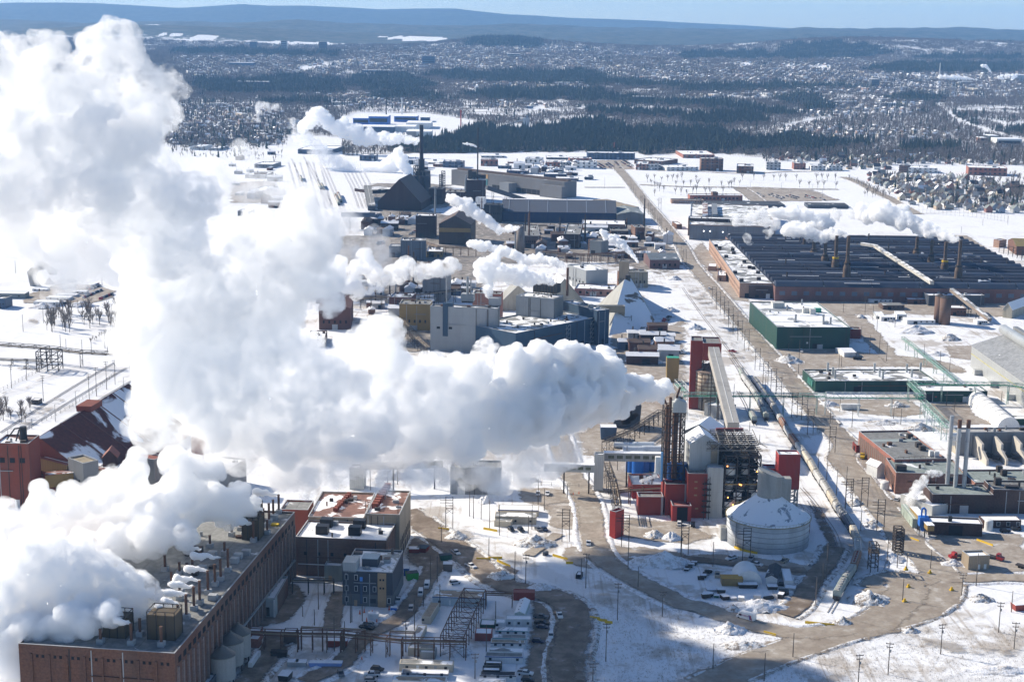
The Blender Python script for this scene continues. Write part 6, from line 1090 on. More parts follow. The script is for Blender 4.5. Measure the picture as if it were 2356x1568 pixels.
gallery('conveyor_gallery','grey elevated conveyor with end tower left of the sooty mills',e('D',-60,1000),16,e('D',330,1005),16,5,5,bluecl,r_half,2);D_('conveyor_tower','slim blue grey tower ending the elevated conveyor',(322,1000),(356,1002),(356,990),(322,1130),bluecl,r_half,nw=0)
gallery('curved_conveyor','dark sloping trough conveyor beside the rail yard',e('D',240,690),12,e('D',290,930),3,9,6,plain('dark_gallery',(.06,.065,.08)),r_bare,2);D_('dark_shed','long low dark shed behind the peaked mill',(290,725),(590,700),(560,660),(290,760),dkbr,r_half)
for X,Y,T in((1120,690,500),(1095,690,540)):p=up(e('D',X,Y),0);s=empty('lattice_mast',p,0,('taller' if T==500 else 'shorter')+' of two thin lattice masts behind the dark blocks','mast');steel_tower(s,-2.5,2.5,-2.5,2.5,0,hat(p,e('D',X,T)[1]),7,2,2,.7,name='lattice')
 # ---- ore stores at the left edge
zr=27;ra,rb=zat(*q(4,285,1440),zr),zat(*q(4,885,1085),zr);v=rb-ra;v.z=0;L_=v.length;v.normalize();n=Vector((v.y,-v.x,0));os_=empty('ore_store',(ra.x,ra.y,0),0,'huge rust red peaked ore store with wind blown snow on its long slope','store');m=MB();hw_=34
f=lambda t:[tuple(n*x+v*t+Vector((0,0,z)))for x,z in((-hw_,0),(hw_,0),(hw_,3),(0,zr),(-hw_,3))]
m.prism(f(-3),f(L_));m.build('wall',ironred,os_)
for s,mt in((-1,ironred),(1,roofm('ore_snow_slope',(.12,.04,.03),.4,.035))):
 r_=MB();q4=[n*(s*hw_)+v*-3+Vector((0,0,3)),n*(s*hw_)+v*(L_+.6)+Vector((0,0,3)),v*(L_+.6)+Vector((0,0,zr+.1)),v*-3+Vector((0,0,zr+.1))];nn=n*s*.2+Vector((0,0,.3));r_.prism([tuple(p)for p in q4],[tuple(p+nn)for p in q4]);r_.build('roof',mt,os_)
for k in range(4):m=MB();p=v*(L_*.2*(k+1));m.bar(tuple(n*hw_+p+Vector((0,0,3.6))),tuple(p+Vector((0,0,zr+.6))),.7,.4);m.build('roof_rib',plain('rib_red',(.15,.06,.045)),os_)
m=MB();p=v*(L_*.52);m.box(tuple(p+Vector((0,0,zr-.5))),(14,8,3),math.atan2(v.y,v.x));m.build('ridge_house',ironred,os_)
tw_=bld('ore_tower','rust red tower with a black four legged hood on its roof','tower',e('I',-60,295),e('I',312,302),e('I',436,206),None,31,ironred,r_brown,rmin=12);wrow(tw_,'F',tw_.w*.2,tw_.w*.8,3,tw_.h*.7,2.4,2.4,darkhole);x,y=lc(tw_,e('I',262,262),tw_.top);m=MB();m.cyl((x,y,tw_.top),1.6,6.5,16);
for dx,dy in((-8,0),(-3,-2),(2,-1),(0,3)):m.tube([(x,y,tw_.top+6),(x+dx*.5,y+dy*.5,tw_.top+5.4),(x+dx,y+dy,tw_.top)],.7)
m.build('hood',blackp,tw_.root)
gallery('conveyor_gallery','ochre conveyor gallery leaving the rust red tower',e('I',390,490),15,e('I',770,590),13,5,6,ochrecl,paint('rust_sheet',(.25,.09,.06)),2);gallery('conveyor_gallery','long ochre gallery with rusty and snowy roof under the steam',e('I',505,705),10,e('I',1600,590),12,5,6,ochrecl,roofm('rust_snow',(.24,.09,.06),.5),5);gallery('conveyor_gallery','thin pale gallery between the two transfer houses',e('I',965,560),12,e('I',1130,570),12,3.5,3,greyp,r_snow,1)
for(l_,A,B,Cc,bs,h_,wm,sty)in(('grey transfer house with mono pitched tan roof on the ochre gallery',(748,455),(915,520),(965,490),None,20,midcl,'flat'),('dark plum transfer house with peaked roof over the gallery',(1130,455),(1290,452),(1338,432),None,19,dkbr,'gy'),('rust red roofed block at the steam edge by the ore store',(1382,425),(1700,480),(1750,440),None,14,midcl,'flat'),('brownish box house with blank snow roof emerging from the steam',(672,852),(840,862),(892,812),None,12,paint('drab_sheet',(.17,.15,.12)),'flat'),('low snow roofed wing left of the brownish box house',(500,910),(668,920),(668,875),None,7,paint('drab_sheet',(.17,.15,.12)),'flat'),('rust red block peeping through the steam',(2105,230),(2300,232),(2310,205),None,26,ironred,'flat')):
 b=bld('transfer_house',l_,'house',e('I',*A),e('I',*B),e('I',*Cc),None,h_,wm,r_full if 'snow' in l_ else paint('tan_sheet',(.3,.25,.17))if 'tan' in l_ else paint('rust_sheet',(.25,.09,.06)),sty,rmin=8,rise=3.5);wrow(b,'F',b.w*.3,b.w*.7,2,b.h*.5,1.2,1.2,darkhole)
b=bld('flat_roofed_shed','flat snow patched shed with dark pipes right of the ore blocks','shed',e('I',2040,600),e('I',2420,640),e('I',2420,440),None,12,midcl,r_snow)
bridge('pipe_rack','dark rusty pipe rack climbing out of the steam','pipe rack',[up(e('I',2040,560),8),up(e('I',2230,400),8),up(e('I',2350,395),8)],8,3,5,ruststeel,(0,1.6),2)
 # ---- far left yard
bridge('pipe_bridge','long dark pipe bridge striding over the snowy left yard','pipe bridge',[up(q(4,-20,815),9),up(q(4,330,840),9),up(q(4,560,870),9),up(q(4,900,885),9)],9,4,9,darksteel,(0,2),3,True);bridge('pipe_bridge','lower dark pipe run ending at the left yard pump frame','pipe bridge',[up(q(4,-20,915),3),up(q(4,290,925),3)],3,3,12,darksteel,(0,1),2)
s=empty('pump_frame',up(q(4,345,985),0),0,'dark open pump frame with steam beneath the pipe bridge','frame');steel_tower(s,-7,7,-5,5,0,13,3,3,2,.5)
for n2,l_,A,B,Cc,bs,wm,rm in(('yard_hut','lone dark wooden hut in the snow by the left tracks',(215,1190),(268,1192),(270,1178),(215,1222),paint('dark_wood',(.12,.1,.085)),r_snow),('site_trailer','front white trailer of the row in the far left lot',(230,512),(410,516),(412,502),(230,540),wtr,r_full),('site_trailer','second white trailer of the row in the far left lot',(315,482),(480,486),(500,472),(315,502),wtr,r_full),('site_trailer','third white trailer of the row in the far left lot',(385,462),(525,466),(545,455),(390,480),wtr,r_full),('site_trailer','rear white trailer of the row in the far left lot',(478,440),(592,443),(596,432),(480,462),wtr,r_full),('blue_trailer','blue trailer at the end of the white trailer row',(410,515),(462,515),(462,505),(410,532),bluecl,r_half),('long_shed','long grey shed with snowy roof at the left edge',(-40,455),(172,458),(168,442),(-40,490),clad('slate_shop',(.2,.22,.23)),r_full),('low_white_shed','low white shed at the dirt lot entrance',(222,425),(322,428),(325,418),(222,440),wtr,r_full),('blue_shed','blue shed at the left edge among snow banks',(-40,490),(35,492),(40,470),(-40,560),bluecl,r_half)):
 b=bld(n2,l_,'shed',q(4,*A),q(4,*B),q(4,*Cc),q(4,*bs),None,wm,rm,rmin=5,group='trailers in the far left lot' if n2=='site_trailer' else None);wrow(b,'F',b.w*.2,b.w*.8,3,b.h*.4,1.4,1);wbox(b,'door','F',b.w*.5,0,1.2,2.1,darksteel)
a_=up(q(4,300,405),0);rg_=empty('ruined_gable',a_,0,'pale ruined gable wall with a ragged hole and rubble','ruin');m=MB();pts=[(-11,0),(-13,12),(-6,20),(0,22),(12,14),(12,10),(6,10),(3,15),(-4,13),(-6,6),(-2,0)];m.prism([(x,-1.2,z)for x,z in pts],[(x,1.2,z)for x,z in pts]);m.build('wall',paint('ruin_plaster',(.42,.4,.37),.9),rg_)
for(l_,A,B,Cc,bs,wm)in(('long teal grey shed by the rail yard',(2055,1030),(2290,1035),(2290,1005),(2055,1062),bluecl),('upper long shed of the left supply yard',(1755,1132),(1880,1135),(1885,1115),(1755,1158),midcl),('lower long shed of the left supply yard',(1690,1205),(1830,1208),(1835,1185),(1690,1230),midcl),('dark house with snowy hipped roof in the left supply yard',(1710,1315),(1805,1318),(1808,1280),(1710,1362),darkcl),('small hut of the left supply yard',(1620,1330),(1660,1331),(1662,1320),(1620,1350),greyp),('white house at the left field edge',(1310,1010),(1395,1012),(1398,995),(1310,1035),whitep),('pale long house at the left field edge',(1435,1020),(1510,1022),(1512,1005),(1435,1040),greyp),('snow covered store near the left tracks',(1640,1455),(1720,1457),(1722,1440),(1640,1490),midcl)):
 b=bld('yard_building',l_,'building',q(1,*A),q(1,*B),q(1,*Cc),q(1,*bs),None,wm,r_full,rmin=12);wrow(b,'F',b.w*.1,b.w*.9,5,b.h*.4,b.w*.06,b.h*.25)
 # ---- offices and shops along the back street
k_=0
BACK=[('A',935,285,1488,292,1485,275,935,362,'blue grey brick office with long window bands at the wood edge',bluecl,3),('B',712,352,968,355,962,342,712,495,'four storey brown brick office with white floor bands',brown_b,4),('B',500,305,865,308,950,262,500,350,'long red brick hall with wide snowy roof behind the office',red_b,1),('B',1122,440,1318,445,1300,418,1122,525,'brown brick two storey block beside the park',brown_b,2),('B',1470,395,1632,398,1628,385,1470,485,'pale grey three storey block by the park',greyp,3),('B',1788,408,1922,410,1920,395,1788,480,'red brick apartment block with white balconies',red_b,3),('B',1985,435,2150,438,2145,420,1985,495,'white two storey apartment block facing the park',whitep,2),('B',2195,435,2350,437,2345,425,2195,495,'second white apartment block facing the park',whitep,2),('C',905,430,1008,435,1000,425,905,515,'brown brick end block with regular windows on its lit side',brown_b,4),('C',1008,460,1348,465,1345,435,1008,520,'long white and brown school wing',whitep,2),('C',1708,455,2158,468,2150,440,1708,545,'long brick school with big white window bands',red_b,2),('A',820,390,1035,395,1030,380,820,468,'white banded two storey office at the works gate',whitep,2),('A',450,395,615,398,612,385,450,450,'red brick store in the back street',red_b,1),('A',625,395,750,397,748,382,625,465,'grey two storey store right of the red brick store',greyp,2),('A',730,350,990,352,990,338,730,390,'long brick store with deep snow on its roof',red_b,1),('A',460,340,705,343,700,318,460,365,'low dark store with domed snow roof',darkcl,1),('A',10,390,330,395,330,382,10,410,'long low brick store at the back street',red_b,1),('A',215,350,400,355,400,340,215,415,'white walled store with several doors',whitep,1),('A',1500,415,1640,418,1610,385,1500,485,'red brick house block beside the parking lot',red_b,2),('A',1640,425,1780,428,1775,418,1640,488,'grey brick wing right of the red brick house block',greyp,2),('A',1480,365,1800,385,1790,345,1480,415,'long low brick building with snow clumps on the roof',brown_b,1),('A',1855,455,2225,450,2200,420,1855,500,'half timbered long house with white gables',whitep,2),('D',770,395,1105,400,1100,360,770,415,'low white roofed shed left of the mills back street',greyp,1),('D',1118,385,1345,390,1345,375,1118,458,'pale blue two storey block with white pillars',bluecl,2),('D',1005,415,1115,418,1115,405,1005,450,'small red brick shop beside the pale blue block',red_b,1),('D',1555,365,1750,368,1750,358,1555,440,'dark red brick warehouse in the back street',red_b,1),('D',1755,435,1910,437,1905,425,1755,470,'slate shop with flat roof in front of the warehouse',bluecl,1),('D',1560,320,1830,322,1830,302,1560,345,'long low building with thick snow on its roof',greyp,1),('D',150,315,335,318,335,300,150,380,'pale teal shed in the left steam',bluecl,1),('A',0,490,245,495,240,475,0,530,'long low shed with snowy roof before the back street',navycl,1),('A',430,530,690,535,690,515,430,575,'navy shed with snow roof behind the long grey hall',navycl,1),('A',565,580,830,585,830,568,565,615,'second navy shed with snow roof behind the grey hall',navycl,1),('A',905,565,985,568,985,558,905,600,'small blue shed at the right end of the grey hall',bluecl,1),('A',510,465,565,467,560,455,510,520,'dark square vent house behind the grey hall',darkcl,1),('A',580,480,640,482,640,470,580,515,'pale gabled shed behind the grey hall',greyp,1)]
for(kk,ax_,ay_,bx_,by_,cx_,cy_,sx_,sy_,l_,wm,fl)in BACK:
 b=bld('street_building',l_,'building',e(kk,ax_,ay_),e(kk,bx_,by_),e(kk,cx_,cy_),e(kk,sx_,sy_),None,wm,r_snow if wm is not red_b else r_full,rmin=14,group='buildings of the back street')
 for f_ in range(fl):wrow(b,'F',b.w*.06,b.w*.94,max(4,int(b.w/7)),b.h*(f_+.35)/fl,3.2,b.h/fl*.42)
 units(b,[],greyp);rbox(b,'roof_unit',b.w*.2,0,(6,4,2.6),greyp)
def far_b(l_,A,w_,hpx,dep,wm,rm,win=0,name='far_building'):
 p=gat(*A);sc=F/math.hypot(p.y,0);b=Bld();wd=w_/sc;h_=hpx/sc;root=empty(name,(p.x,p.y,p.z-1),0,l_,'building','landmarks of the far town');m=MB();m.box((0,0,0),(wd,dep,h_+1));m.build('wall',wm,root);r_=MB();r_.box((0,0,h_+1.02),(wd+.6,dep+.6,.6));r_.build('roof',rm,root)
 for f_ in range(win):g=MB();g.box((0,-dep/2-.05,1+h_*(f_+.4)/win),(wd*.9,.4,h_/win*.4));g.build('window_band',glass,root)
 return root
royal=clad('royal_blue_cladding',(.05,.16,.5),4,.6,.1)
for a in(('left wing of the bright blue plant with snowy roof at the wood edge',q(2,145,860),36,16,60,royal,r_full,1),('middle wing of the bright blue plant with snowy roof',q(2,265,862),44,21,70,royal,r_full,1),('long rear wing of the bright blue plant',q(2,450,838),52,13,60,royal,r_full,1),('grey tank block right of the bright blue plant',q(2,580,838),20,10,40,bluecl,r_full,0),('white low warehouse in front of the bright blue plant',q(2,540,885),56,14,70,whitep,r_full,0),('grey warehouse with pale end in the far lot',q(2,500,940),30,13,60,midcl,r_full,0),('white gabled warehouse in the far lot by the wood',q(2,575,945),34,14,60,clad('pale_blue_trailer_siding',(.5,.56,.58)),r_full,0),('slate warehouse with long flat roof left of the wood',q(2,260,912),76,14,60,bluecl,r_full,0),('low white warehouse before the blue plant',q(2,445,905),48,12,60,whitep,r_full,0),('slate tower block on the left of the far town',q(1,1752,350),15,20,30,bluecl,r_bare,5),('grey tower block in the middle left of the far town',q(1,1962,358),13,24,30,greyp,r_bare,6),('dark twin tower block beside the snow field',q(1,2230,352),17,20,30,darkcl,r_bare,5),('broad slate blue block in the far town centre',q(2,602,450),28,20,40,bluecl,r_bare,4),('long low slate mall in the far left town',q(1,1670,460),56,9,60,bluecl,r_snow,0),('pale long block in the far town',q(2,1190,400),30,9,40,greyp,r_snow,2),('slate office block with pale end in the right town',q(3,1320,605),18,19,40,clad('slate_cladding',(.06,.068,.085)),r_full,4),('white banded college block in the right wood',q(3,2230,1010),56,18,40,whitep,r_full,1),('dark college block in the right wood',q(3,2125,985),20,17,40,darkcl,r_full,2),('brown side wing of the college block',q(3,2060,985),14,12,30,brown_b,r_full,1),('pale distant plant hall at the right edge',q(3,2300,560),40,14,60,greyp,r_full,0),('snowy row of terraced houses on the wooded slope',q(2,2090,690),50,8,30,darkcl,r_full,0),('long low block under snow in the mid town',q(2,300,500),100,5,60,bluecl,r_full,0),('red brick school block in the far left wood',q(1,1750,590),70,9,40,clad('school_brick',(.25,.12,.12),4),r_full,2)):far_b(*a)
p=gat(*q(2,1275,885));s=empty('batch_tower',(p.x,p.y,p.z-1),0,'pale batching tower with a sloping belt conveyor above the wood','tower');sc=F/p.y;m=MB();m.box((0,0,0),(15/sc,14,24/sc));m.build('wall',clad('pale_tower',(.42,.45,.48),3),s);m=MB();m.box((2/sc,0,24/sc),(5/sc,5,6/sc));m.build('head',steel,s);m=MB();m.bar((-7/sc,0,20/sc),(-66/sc,0,1),3.2,3.2);m.build('belt_conveyor',steel,s);m=MB();m.bar((-44/sc,0,0),(-44/sc,0,7/sc),4);m.build('leg',ruststeel,s)
for X,YB,YT,l_,mt in((310,800,680,'dark thin chimney behind the blue plant',darksteel),(418,800,680,'pale thin chimney behind the blue plant',whitep),(825,880,760,'red lattice mast in the far lot',redlit),(1770,560,438,'tall pale chimney of the distant right plant',whitep),(2132,560,505,'short chimney of the distant right plant',steel),(1885,1050,985,'thin radio mast on the brick office roof',redlit),(498,300,235,'far hazy mast by the snow field',steel),(945,450,395,'thin white mast in the far town',whitep)):
 n2=3 if X in(1770,2132)else 2;p=gat(*q(n2,X,YB));sc=F/p.y;h_=(YB-YT)/3/sc;m=MB();m.cyl((0,0,0),2.0 if n2==3 else 1.5,h_,10,1.2);o=m.build('distant_chimney',mt);o.location=(p.x,p.y,p.z);tag(o,l_,'chimney','thin masts and chimneys of the far town')
 # ------------------------------------------------------------------ train
def hopper(mat,hatch):
 t=empty('hopper_car',(0,0,0));m=MB();L_=16.2;pr=[(-.9,1.0),(.9,1.0),(1.55,2.0),(1.6,3.9),(1.15,4.5),(-1.15,4.5),(-1.6,3.9),(-1.55,2.0)];m.prism([(-L_/2,y,z)for y,z in pr],[(L_/2,y,z)for y,z in pr]);m.build('body',mat,t)
 m=MB();m.box((0,0,4.52),(L_-.6,1.5,.1));m.build('walkway',paint('car_roof',(.42,.4,.36),.8),t)
 for k in range(5):m=MB();m.box((-6+3*k,0,4.63),(1.9,.8,.25));m.build('hatch',hatch,t)
 for s in(-1,1):
  m=MB();m.box((s*5.8,0,.15),(3.2,2.3,.85));m.build('bogie',blackp,t);m=MB();m.box((s*(L_/2+.35),0,1.0),(.7,2.9,.3));m.box((s*(L_/2+.5),0,1.3),(.12,2.8,.9));m.build('end_platform',darksteel,t)
 return t
cg=paint('hopper_grey_green',(.3,.34,.31),.6,0,.35);CARS={'g':('grey green',cg),'w':('pale grey',paint('hopper_grey',(.45,.45,.44),.6,0,.35)),'r':('rusty brown',paint('hopper_rust',(.26,.15,.1),.7,0,.4)),'b':('dark blue',paint('hopper_blue',(.04,.055,.1),.5)),'t':('cream',paint('hopper_cream',(.52,.46,.36),.6,0,.35))}
PROTO={}
def train(path,seq,start,txt,grp):
 P=wpath(path,1.0);d=[0.0]
 for a,b in zip(P[:-1],P[1:]):d.append(d[-1]+(b-a).length)
 at=lambda s:Vector((float(np.interp(s,d,[p.x for p in P])),float(np.interp(s,d,[p.y for p in P])),.2));s=start
 for i,c in enumerate(seq):
  a,b=at(s-6),at(s+6);first=c not in PROTO
  if first:PROTO[c]=hopper(CARS[c][1],ironred if c=='r' else paint('hatch_grey',(.4,.4,.38),.6))
  pos=('nearest car' if i==0 else 'car %d from its near end'%(i+1));put(PROTO[c],first,(a+b)/2,math.atan2((b-a).y,(b-a).x),'%s hopper car, %s of %s'%(CARS[c][0],pos,txt),'railcar',grp);s+=17.4
train(TRAIN,'ggrwtbwtwwttwrwrwwbbbb',21.5,'the long train','hopper cars of the long train');train(TRAIN2,'gbgwwwg',11,'the siding train','hopper cars of the siding train');train(TRAIN3,'g',12,'the single car siding',None)
for k,(X0,Y0,X1,Y1,n_)in enumerate(((2048,1175,2085,1255,3),(2155,1195,2215,1310,4),(2180,1210,2235,1310,3),(2260,1230,2340,1420,6),(2285,1235,2356,1400,5))):T_=[q(1,2*X0-X1,2*Y0-Y1),q(1,X0,Y0),q(1,X1,Y1)][::-1];train(T_,'gtwwrg'[:n_],9,'yard string %d'%(k+1),'hopper cars of the yard strings');track([q(1,2*X1-X0,2*Y1-Y0)]+T_)
  # ------------------------------------------------------------------ vehicles
VC={'white':plain('car_white',(.7,.7,.7),.35,0,.05),'silver':plain('car_silver',(.35,.36,.38),.35,.3,.05),'black':plain('car_black',(.012,.013,.016),.3,0,.05),'dark blue':plain('car_navy',(.02,.03,.07),.3,0,.05),'red':plain('car_red',(.28,.02,.02),.35,0,.05),'tan':plain('car_tan',(.36,.3,.22),.4,0,.05),'grey':plain('car_grey',(.13,.135,.145),.35,.2,.05),'yellow':yellowp}
tyre=plain('tyre',(.012,.012,.012),.9)
def wheels(t,xs,y,r=.38):
 for x in xs:
  for s in(-1,1):m=MB();m.bar((x,s*y-.12,r),(x,s*y+.12,r),r*2,r*2,None,10);m.build('wheel',tyre,t)
def prof(t,name,pr,w,mat):m=MB();m.prism([(x,-w/2,z)for x,z in pr],[(x,w/2,z)for x,z in pr]);return m.build(name,mat,t)
def mkcar(kind,mat):
 t=empty({'pickup':'pickup_truck','suv':'parked_car','sedan':'parked_car','van':'van','box':'delivery_van','rig':'heavy_truck'}[kind],(0,0,0))
 if kind=='pickup':
  prof(t,'body',[(-2.9,.5),(2.9,.5),(2.9,1.05),(1.5,1.2),(-.8,1.2),(-2.9,1.2)],1.95,mat);prof(t,'cab_glass',[(-.85,1.2),(1.55,1.2),(.75,1.78),(-.65,1.78)],1.7,glass);prof(t,'cab_roof',[(-.7,1.78),(.75,1.78),(.65,1.88),(-.6,1.88)],1.68,mat);m=MB();m.box((-1.9,0,1.21),(1.8,1.6,.03));m.build('bed_liner',blackp,t);wheels(t,(-1.85,1.85),.9)
 elif kind in('suv','sedan'):
  h=1.75 if kind=='suv' else 1.45;b=-2.2 if kind=='suv' else-1.6;prof(t,'body',[(-2.35,.4),(2.35,.4),(2.35,.85),(1.2,1.0),(-2.35,1.0)],1.85,mat);prof(t,'cab_glass',[(b-.1,1.0),(1.35,1.0),(.55,h-.1),(b+.4,h-.1)],1.65,glass);prof(t,'cab_roof',[(b+.35,h-.1),(.6,h-.1),(.5,h),(b+.45,h)],1.63,mat);wheels(t,(-1.45,1.45),.85,.35)
 elif kind=='van':
  prof(t,'body',[(-2.7,.45),(2.7,.45),(2.7,1.1),(1.9,1.4),(1.3,2.2),(-2.7,2.25)],2.0,mat);m=MB();m.prism([(1.93,-.85,1.4),(1.93,.85,1.4),(1.4,.8,2.1),(1.4,-.8,2.1)],[(1.98,-.85,1.4),(1.98,.85,1.4),(1.45,.8,2.1),(1.45,-.8,2.1)]);m.build('windscreen',glass,t);m=MB();m.box((-2.72,0,1.3),(.06,1.6,.6));m.build('rear_window',glass,t);wheels(t,(-1.7,1.7),.92)
 elif kind=='box':
  prof(t,'body',[(-3.9,.6),(2.2,.6),(2.2,3.1),(-3.9,3.15)],2.35,mat);prof(t,'nose',[(2.2,.5),(3.6,.5),(3.6,1.3),(2.9,1.5),(2.3,2.5),(2.2,2.5)],2.1,mat);prof(t,'side_glass',[(1.3,1.55),(2.7,1.55),(2.25,2.3),(1.3,2.3)],2.42,glass);wheels(t,(-2.4,2.5),1.0,.45)
  for x,c in((-3.3,redlit),(-2.75,plain('purple_stripe',(.12,.03,.25),.5))):
   for s in(-1,1):m=MB();m.prism([(x,s*1.19,.8),(x+.5,s*1.19,.8),(x+1.0,s*1.19,2.6),(x+.6,s*1.19,2.6)],[(x,s*1.21,.8),(x+.5,s*1.21,.8),(x+1.0,s*1.21,2.6),(x+.6,s*1.21,2.6)]);m.build('stripe',c,t)
  for s in(-1,1):cu=bpy.data.curves.new('lettering','FONT');cu.body='Purolator';cu.size=.95;cu.extrude=.01;cu.shear=.25;o=bpy.data.objects.new('lettering',cu);C.objects.link(o);me=bpy.data.meshes.new_from_object(o.evaluated_get(bpy.context.evaluated_depsgraph_get()));bpy.data.objects.remove(o);o=bpy.data.objects.new('lettering',me);C.objects.link(o);o.parent=t;me.materials.clear();me.materials.append(plain('violet_red',(.4,.03,.12),.5));o.rotation_euler=(R(90),0,0 if s<0 else R(180));o.location=(-2.0 if s<0 else 1.9,s*1.2,1.75)
 elif kind=='rig':
  prof(t,'cab',[(1.2,.6),(4.2,.6),(4.2,1.7),(2.9,1.9),(2.5,3.0),(1.2,3.0)],2.3,mat);prof(t,'cab_glass',[(1.6,2.0),(2.85,2.0),(2.5,2.7),(1.6,2.7)],2.34,glass);m=MB();m.box((-1.6,0,.9),(5.4,2.4,.5));m.build('bed',darksteel,t);wheels(t,(-2.8,-1.5,3.2),1.0,.5)
 return t
VP={}
def car(kind,col,px,d,label,group=None):
 key=(kind,col);first=key not in VP
 if first:VP[key]=mkcar(kind,VC[col])
 p=up(px,0);p2=up((px[0]+d[0],px[1]+d[1]),0);v=p2-p;put(VP[key],first,(p.x,p.y,.12),math.atan2(v.y,v.x),label,{'pickup':'pickup','box':'delivery van','van':'van','rig':'truck'}.get(kind,'car'),group)
V_=[('box','white',q(9,435,1138),(-9,-2.5),'white delivery van with red and purple stripes on the main road'),('pickup','grey',e('N',1265,645),(9,1),'grey pickup nearest the long pale trailer'),('pickup','black',e('N',1280,735),(9,1),'dark pickup parked between the grey pickup and a sedan'),('sedan','dark blue',e('N',1292,790),(9,1),'dark sedan with pale roof beside the dark pickup'),('suv','dark blue',e('N',1230,1000),(9,1),'dark blue estate car parked alone by the trailers'),('pickup','white',e('N',1040,1465),(9,1),'white pickup beside the black roofed trailer'),('suv','black',e('N',1080,1560),(9,1),'black car at the lower edge by the black roofed trailer'),('pickup','white',e('N',1537,625),(2,5),'white pickup driving round the dark bend'),('suv','white',e('N',1412,915),(-.3,5),'white car facing the camera on the trailer lot'),('pickup','white',q(8,790,685),(6,4),'white pickup leaving the building shadow'),('pickup','white',q(8,893,778),(8,3.5),'white pickup on the sunny dirt road junction'),('suv','white',q(8,785,892),(7,-1),'small white car turning in by the snow fence'),('pickup','white',q(8,1705,622),(0,5),'white pickup on the sunlit road before the dark cabin'),('van','white',q(8,590,915),(-1.5,6),'farther of two white vans by the office'),('van','white',q(8,548,968),(-1.5,6),'nearer of two white vans by the office'),('pickup','white',q(8,393,1015),(-1.5,6),'white pickup parked against the office side'),('suv','silver',q(8,480,1072),(-1.5,6),'silver car driving down the office lane'),('pickup','silver',q(8,200,1185),(9,1),'silver pickup with black cover beside the orange cones'),('pickup','black',q(8,175,1205),(9,1.5),'black pickup in front of the silver pickup'),('suv','black',q(8,248,1490),(9,1),'black car parked behind the white work pickup'),('pickup','white',q(8,213,1528),(-9,0),'white work pickup with boxed bed'),('suv','silver',q(8,205,1566),(9,0),'silver car cut by the lower edge'),('suv','grey',e('K',1440,1480),(3,6),'grey car on the curved yard road at the lower edge'),('suv','black',q(8,1172,525),(4,3),'left one of two black cars by the twin trailers'),('suv','black',q(8,1240,528),(4,3),'right one of two black cars by the twin trailers'),('sedan','grey',q(8,1358,522),(4,3),'grey sedan behind the twin trailers corner'),('sedan','dark blue',q(8,1402,522),(4,3),'dark sedan at the twin trailers corner'),('suv','white',q(8,1357,278),(-1,5),'white car left of the walkway shadow'),('pickup','white',q(8,1422,278),(-1,5),'white pickup left of the walkway shadow'),('suv','silver',q(8,1262,182),(6,0),'silver car under the walkway in steam'),('suv','white',q(8,1330,182),(6,0),'white car under the walkway in steam'),('suv','white',e('G',1125,1290),(0,6),'white car in front of the red entry'),('pickup','black',e('G',1325,1300),(0,6),'dark pickup right of the red entry'),('pickup','white',e('M',400,185),(-7,2),'white pickup with trailer on the lane by the tank'),('pickup','silver',e('M',690,190),(-3,5),'silver pickup before the tank foot'),('pickup','white',e('M',765,275),(9,2),'white pickup behind the dome tent'),('pickup','tan',e('M',1180,225),(7,-4),'tan pickup by the fenced plot'),('pickup','tan',e('M',195,430),(0,6),'tan pickup on the laydown lane'),('rig','red',q(9,1900,715),(-9,1),'dark red heavy truck left of the tan shed'),('rig','red',q(9,2150,722),(8,2),'dark red truck right of the tan shed'),('rig','red',q(9,2370,790),(8,2),'red truck cut by the right edge'),('rig','yellow',e('H',315,590),(-.5,7),'yellow cabbed truck with white box by the red shed'),('suv','white',e('H',755,1130),(4,-3),'white car beside the steam puff shed'),('suv','black',e('H',2115,1530),(9,0),'black car in snow before the long low range'),('suv','black',e('H',2255,1505),(9,0),'second black car in snow before the long low range'),('pickup','white',q(6,822,862),(0,5),'white car in the shade of the big green hall'),('suv','white',q(6,183,428),(0,5),'white car on the main road by the office range'),('suv','white',q(6,1440,655),(9,1),'white car beside the white cabin in the rear yard'),('pickup','red',q(6,345,862),(6,1),'small red truck on the snowy rail corridor'),('rig','white',e('F',850,250),(8,1),'white lorry by the low white cabins'),('pickup','white',e('F',822,345),(1,5),'white car behind the green machine'),('rig','red',q(5,2240,650),(-9,2),'dark red lorry by the peaked store'),('pickup','black',q(5,2260,625),(-9,2),'black lorry by the peaked store'),('sedan','silver',q(5,2110,125),(6,1),'silver car in the small snowy lot by the main road')]
for k_,c_,px,d,l_ in V_:car(k_,c_,px,d,l_)
rc=random.Random(11);CN=['white','silver','black','dark blue','grey','red','grey','silver']
def lot(poly_pts,rows,n,where,d):
 (ax,ay),(bx,by)=poly_pts
 for r_ in range(rows):
  for i in range(n):
   if rc.random()<.12:continue
   u=(i+rc.uniform(-.08,.08))/max(1,n-1);px=(ax+(bx-ax)*u+r_*d[2],ay+(by-ay)*u+r_*d[3]);c_=rc.choice(CN);k_=rc.choice(['suv','sedan','suv','pickup']);car(k_,c_,px,(d[0],d[1]),'%s %s parked in %s'%(c_,{'suv':'car','sedan':'low car','pickup':'pickup'}[k_],where),'vehicles in '+where)
lot((e('B',1490,780),e('B',1640,830)),2,11,'the left block of the park lot',(3,1,5,-3));lot((e('B',1700,795),e('B',1830,832)),2,8,'the middle block of the park lot',(3,1,5,-3));lot((e('B',1900,800),e('B',2010,835)),2,7,'the right block of the park lot',(3,1,5,-3));lot((e('B',1360,760),e('B',1430,800)),1,5,'the hazy block of the park lot',(3,1,5,-3));lot((e('B',2090,820),e('B',2140,840)),1,3,'the lot corner by the right steam',(3,1,0,0))
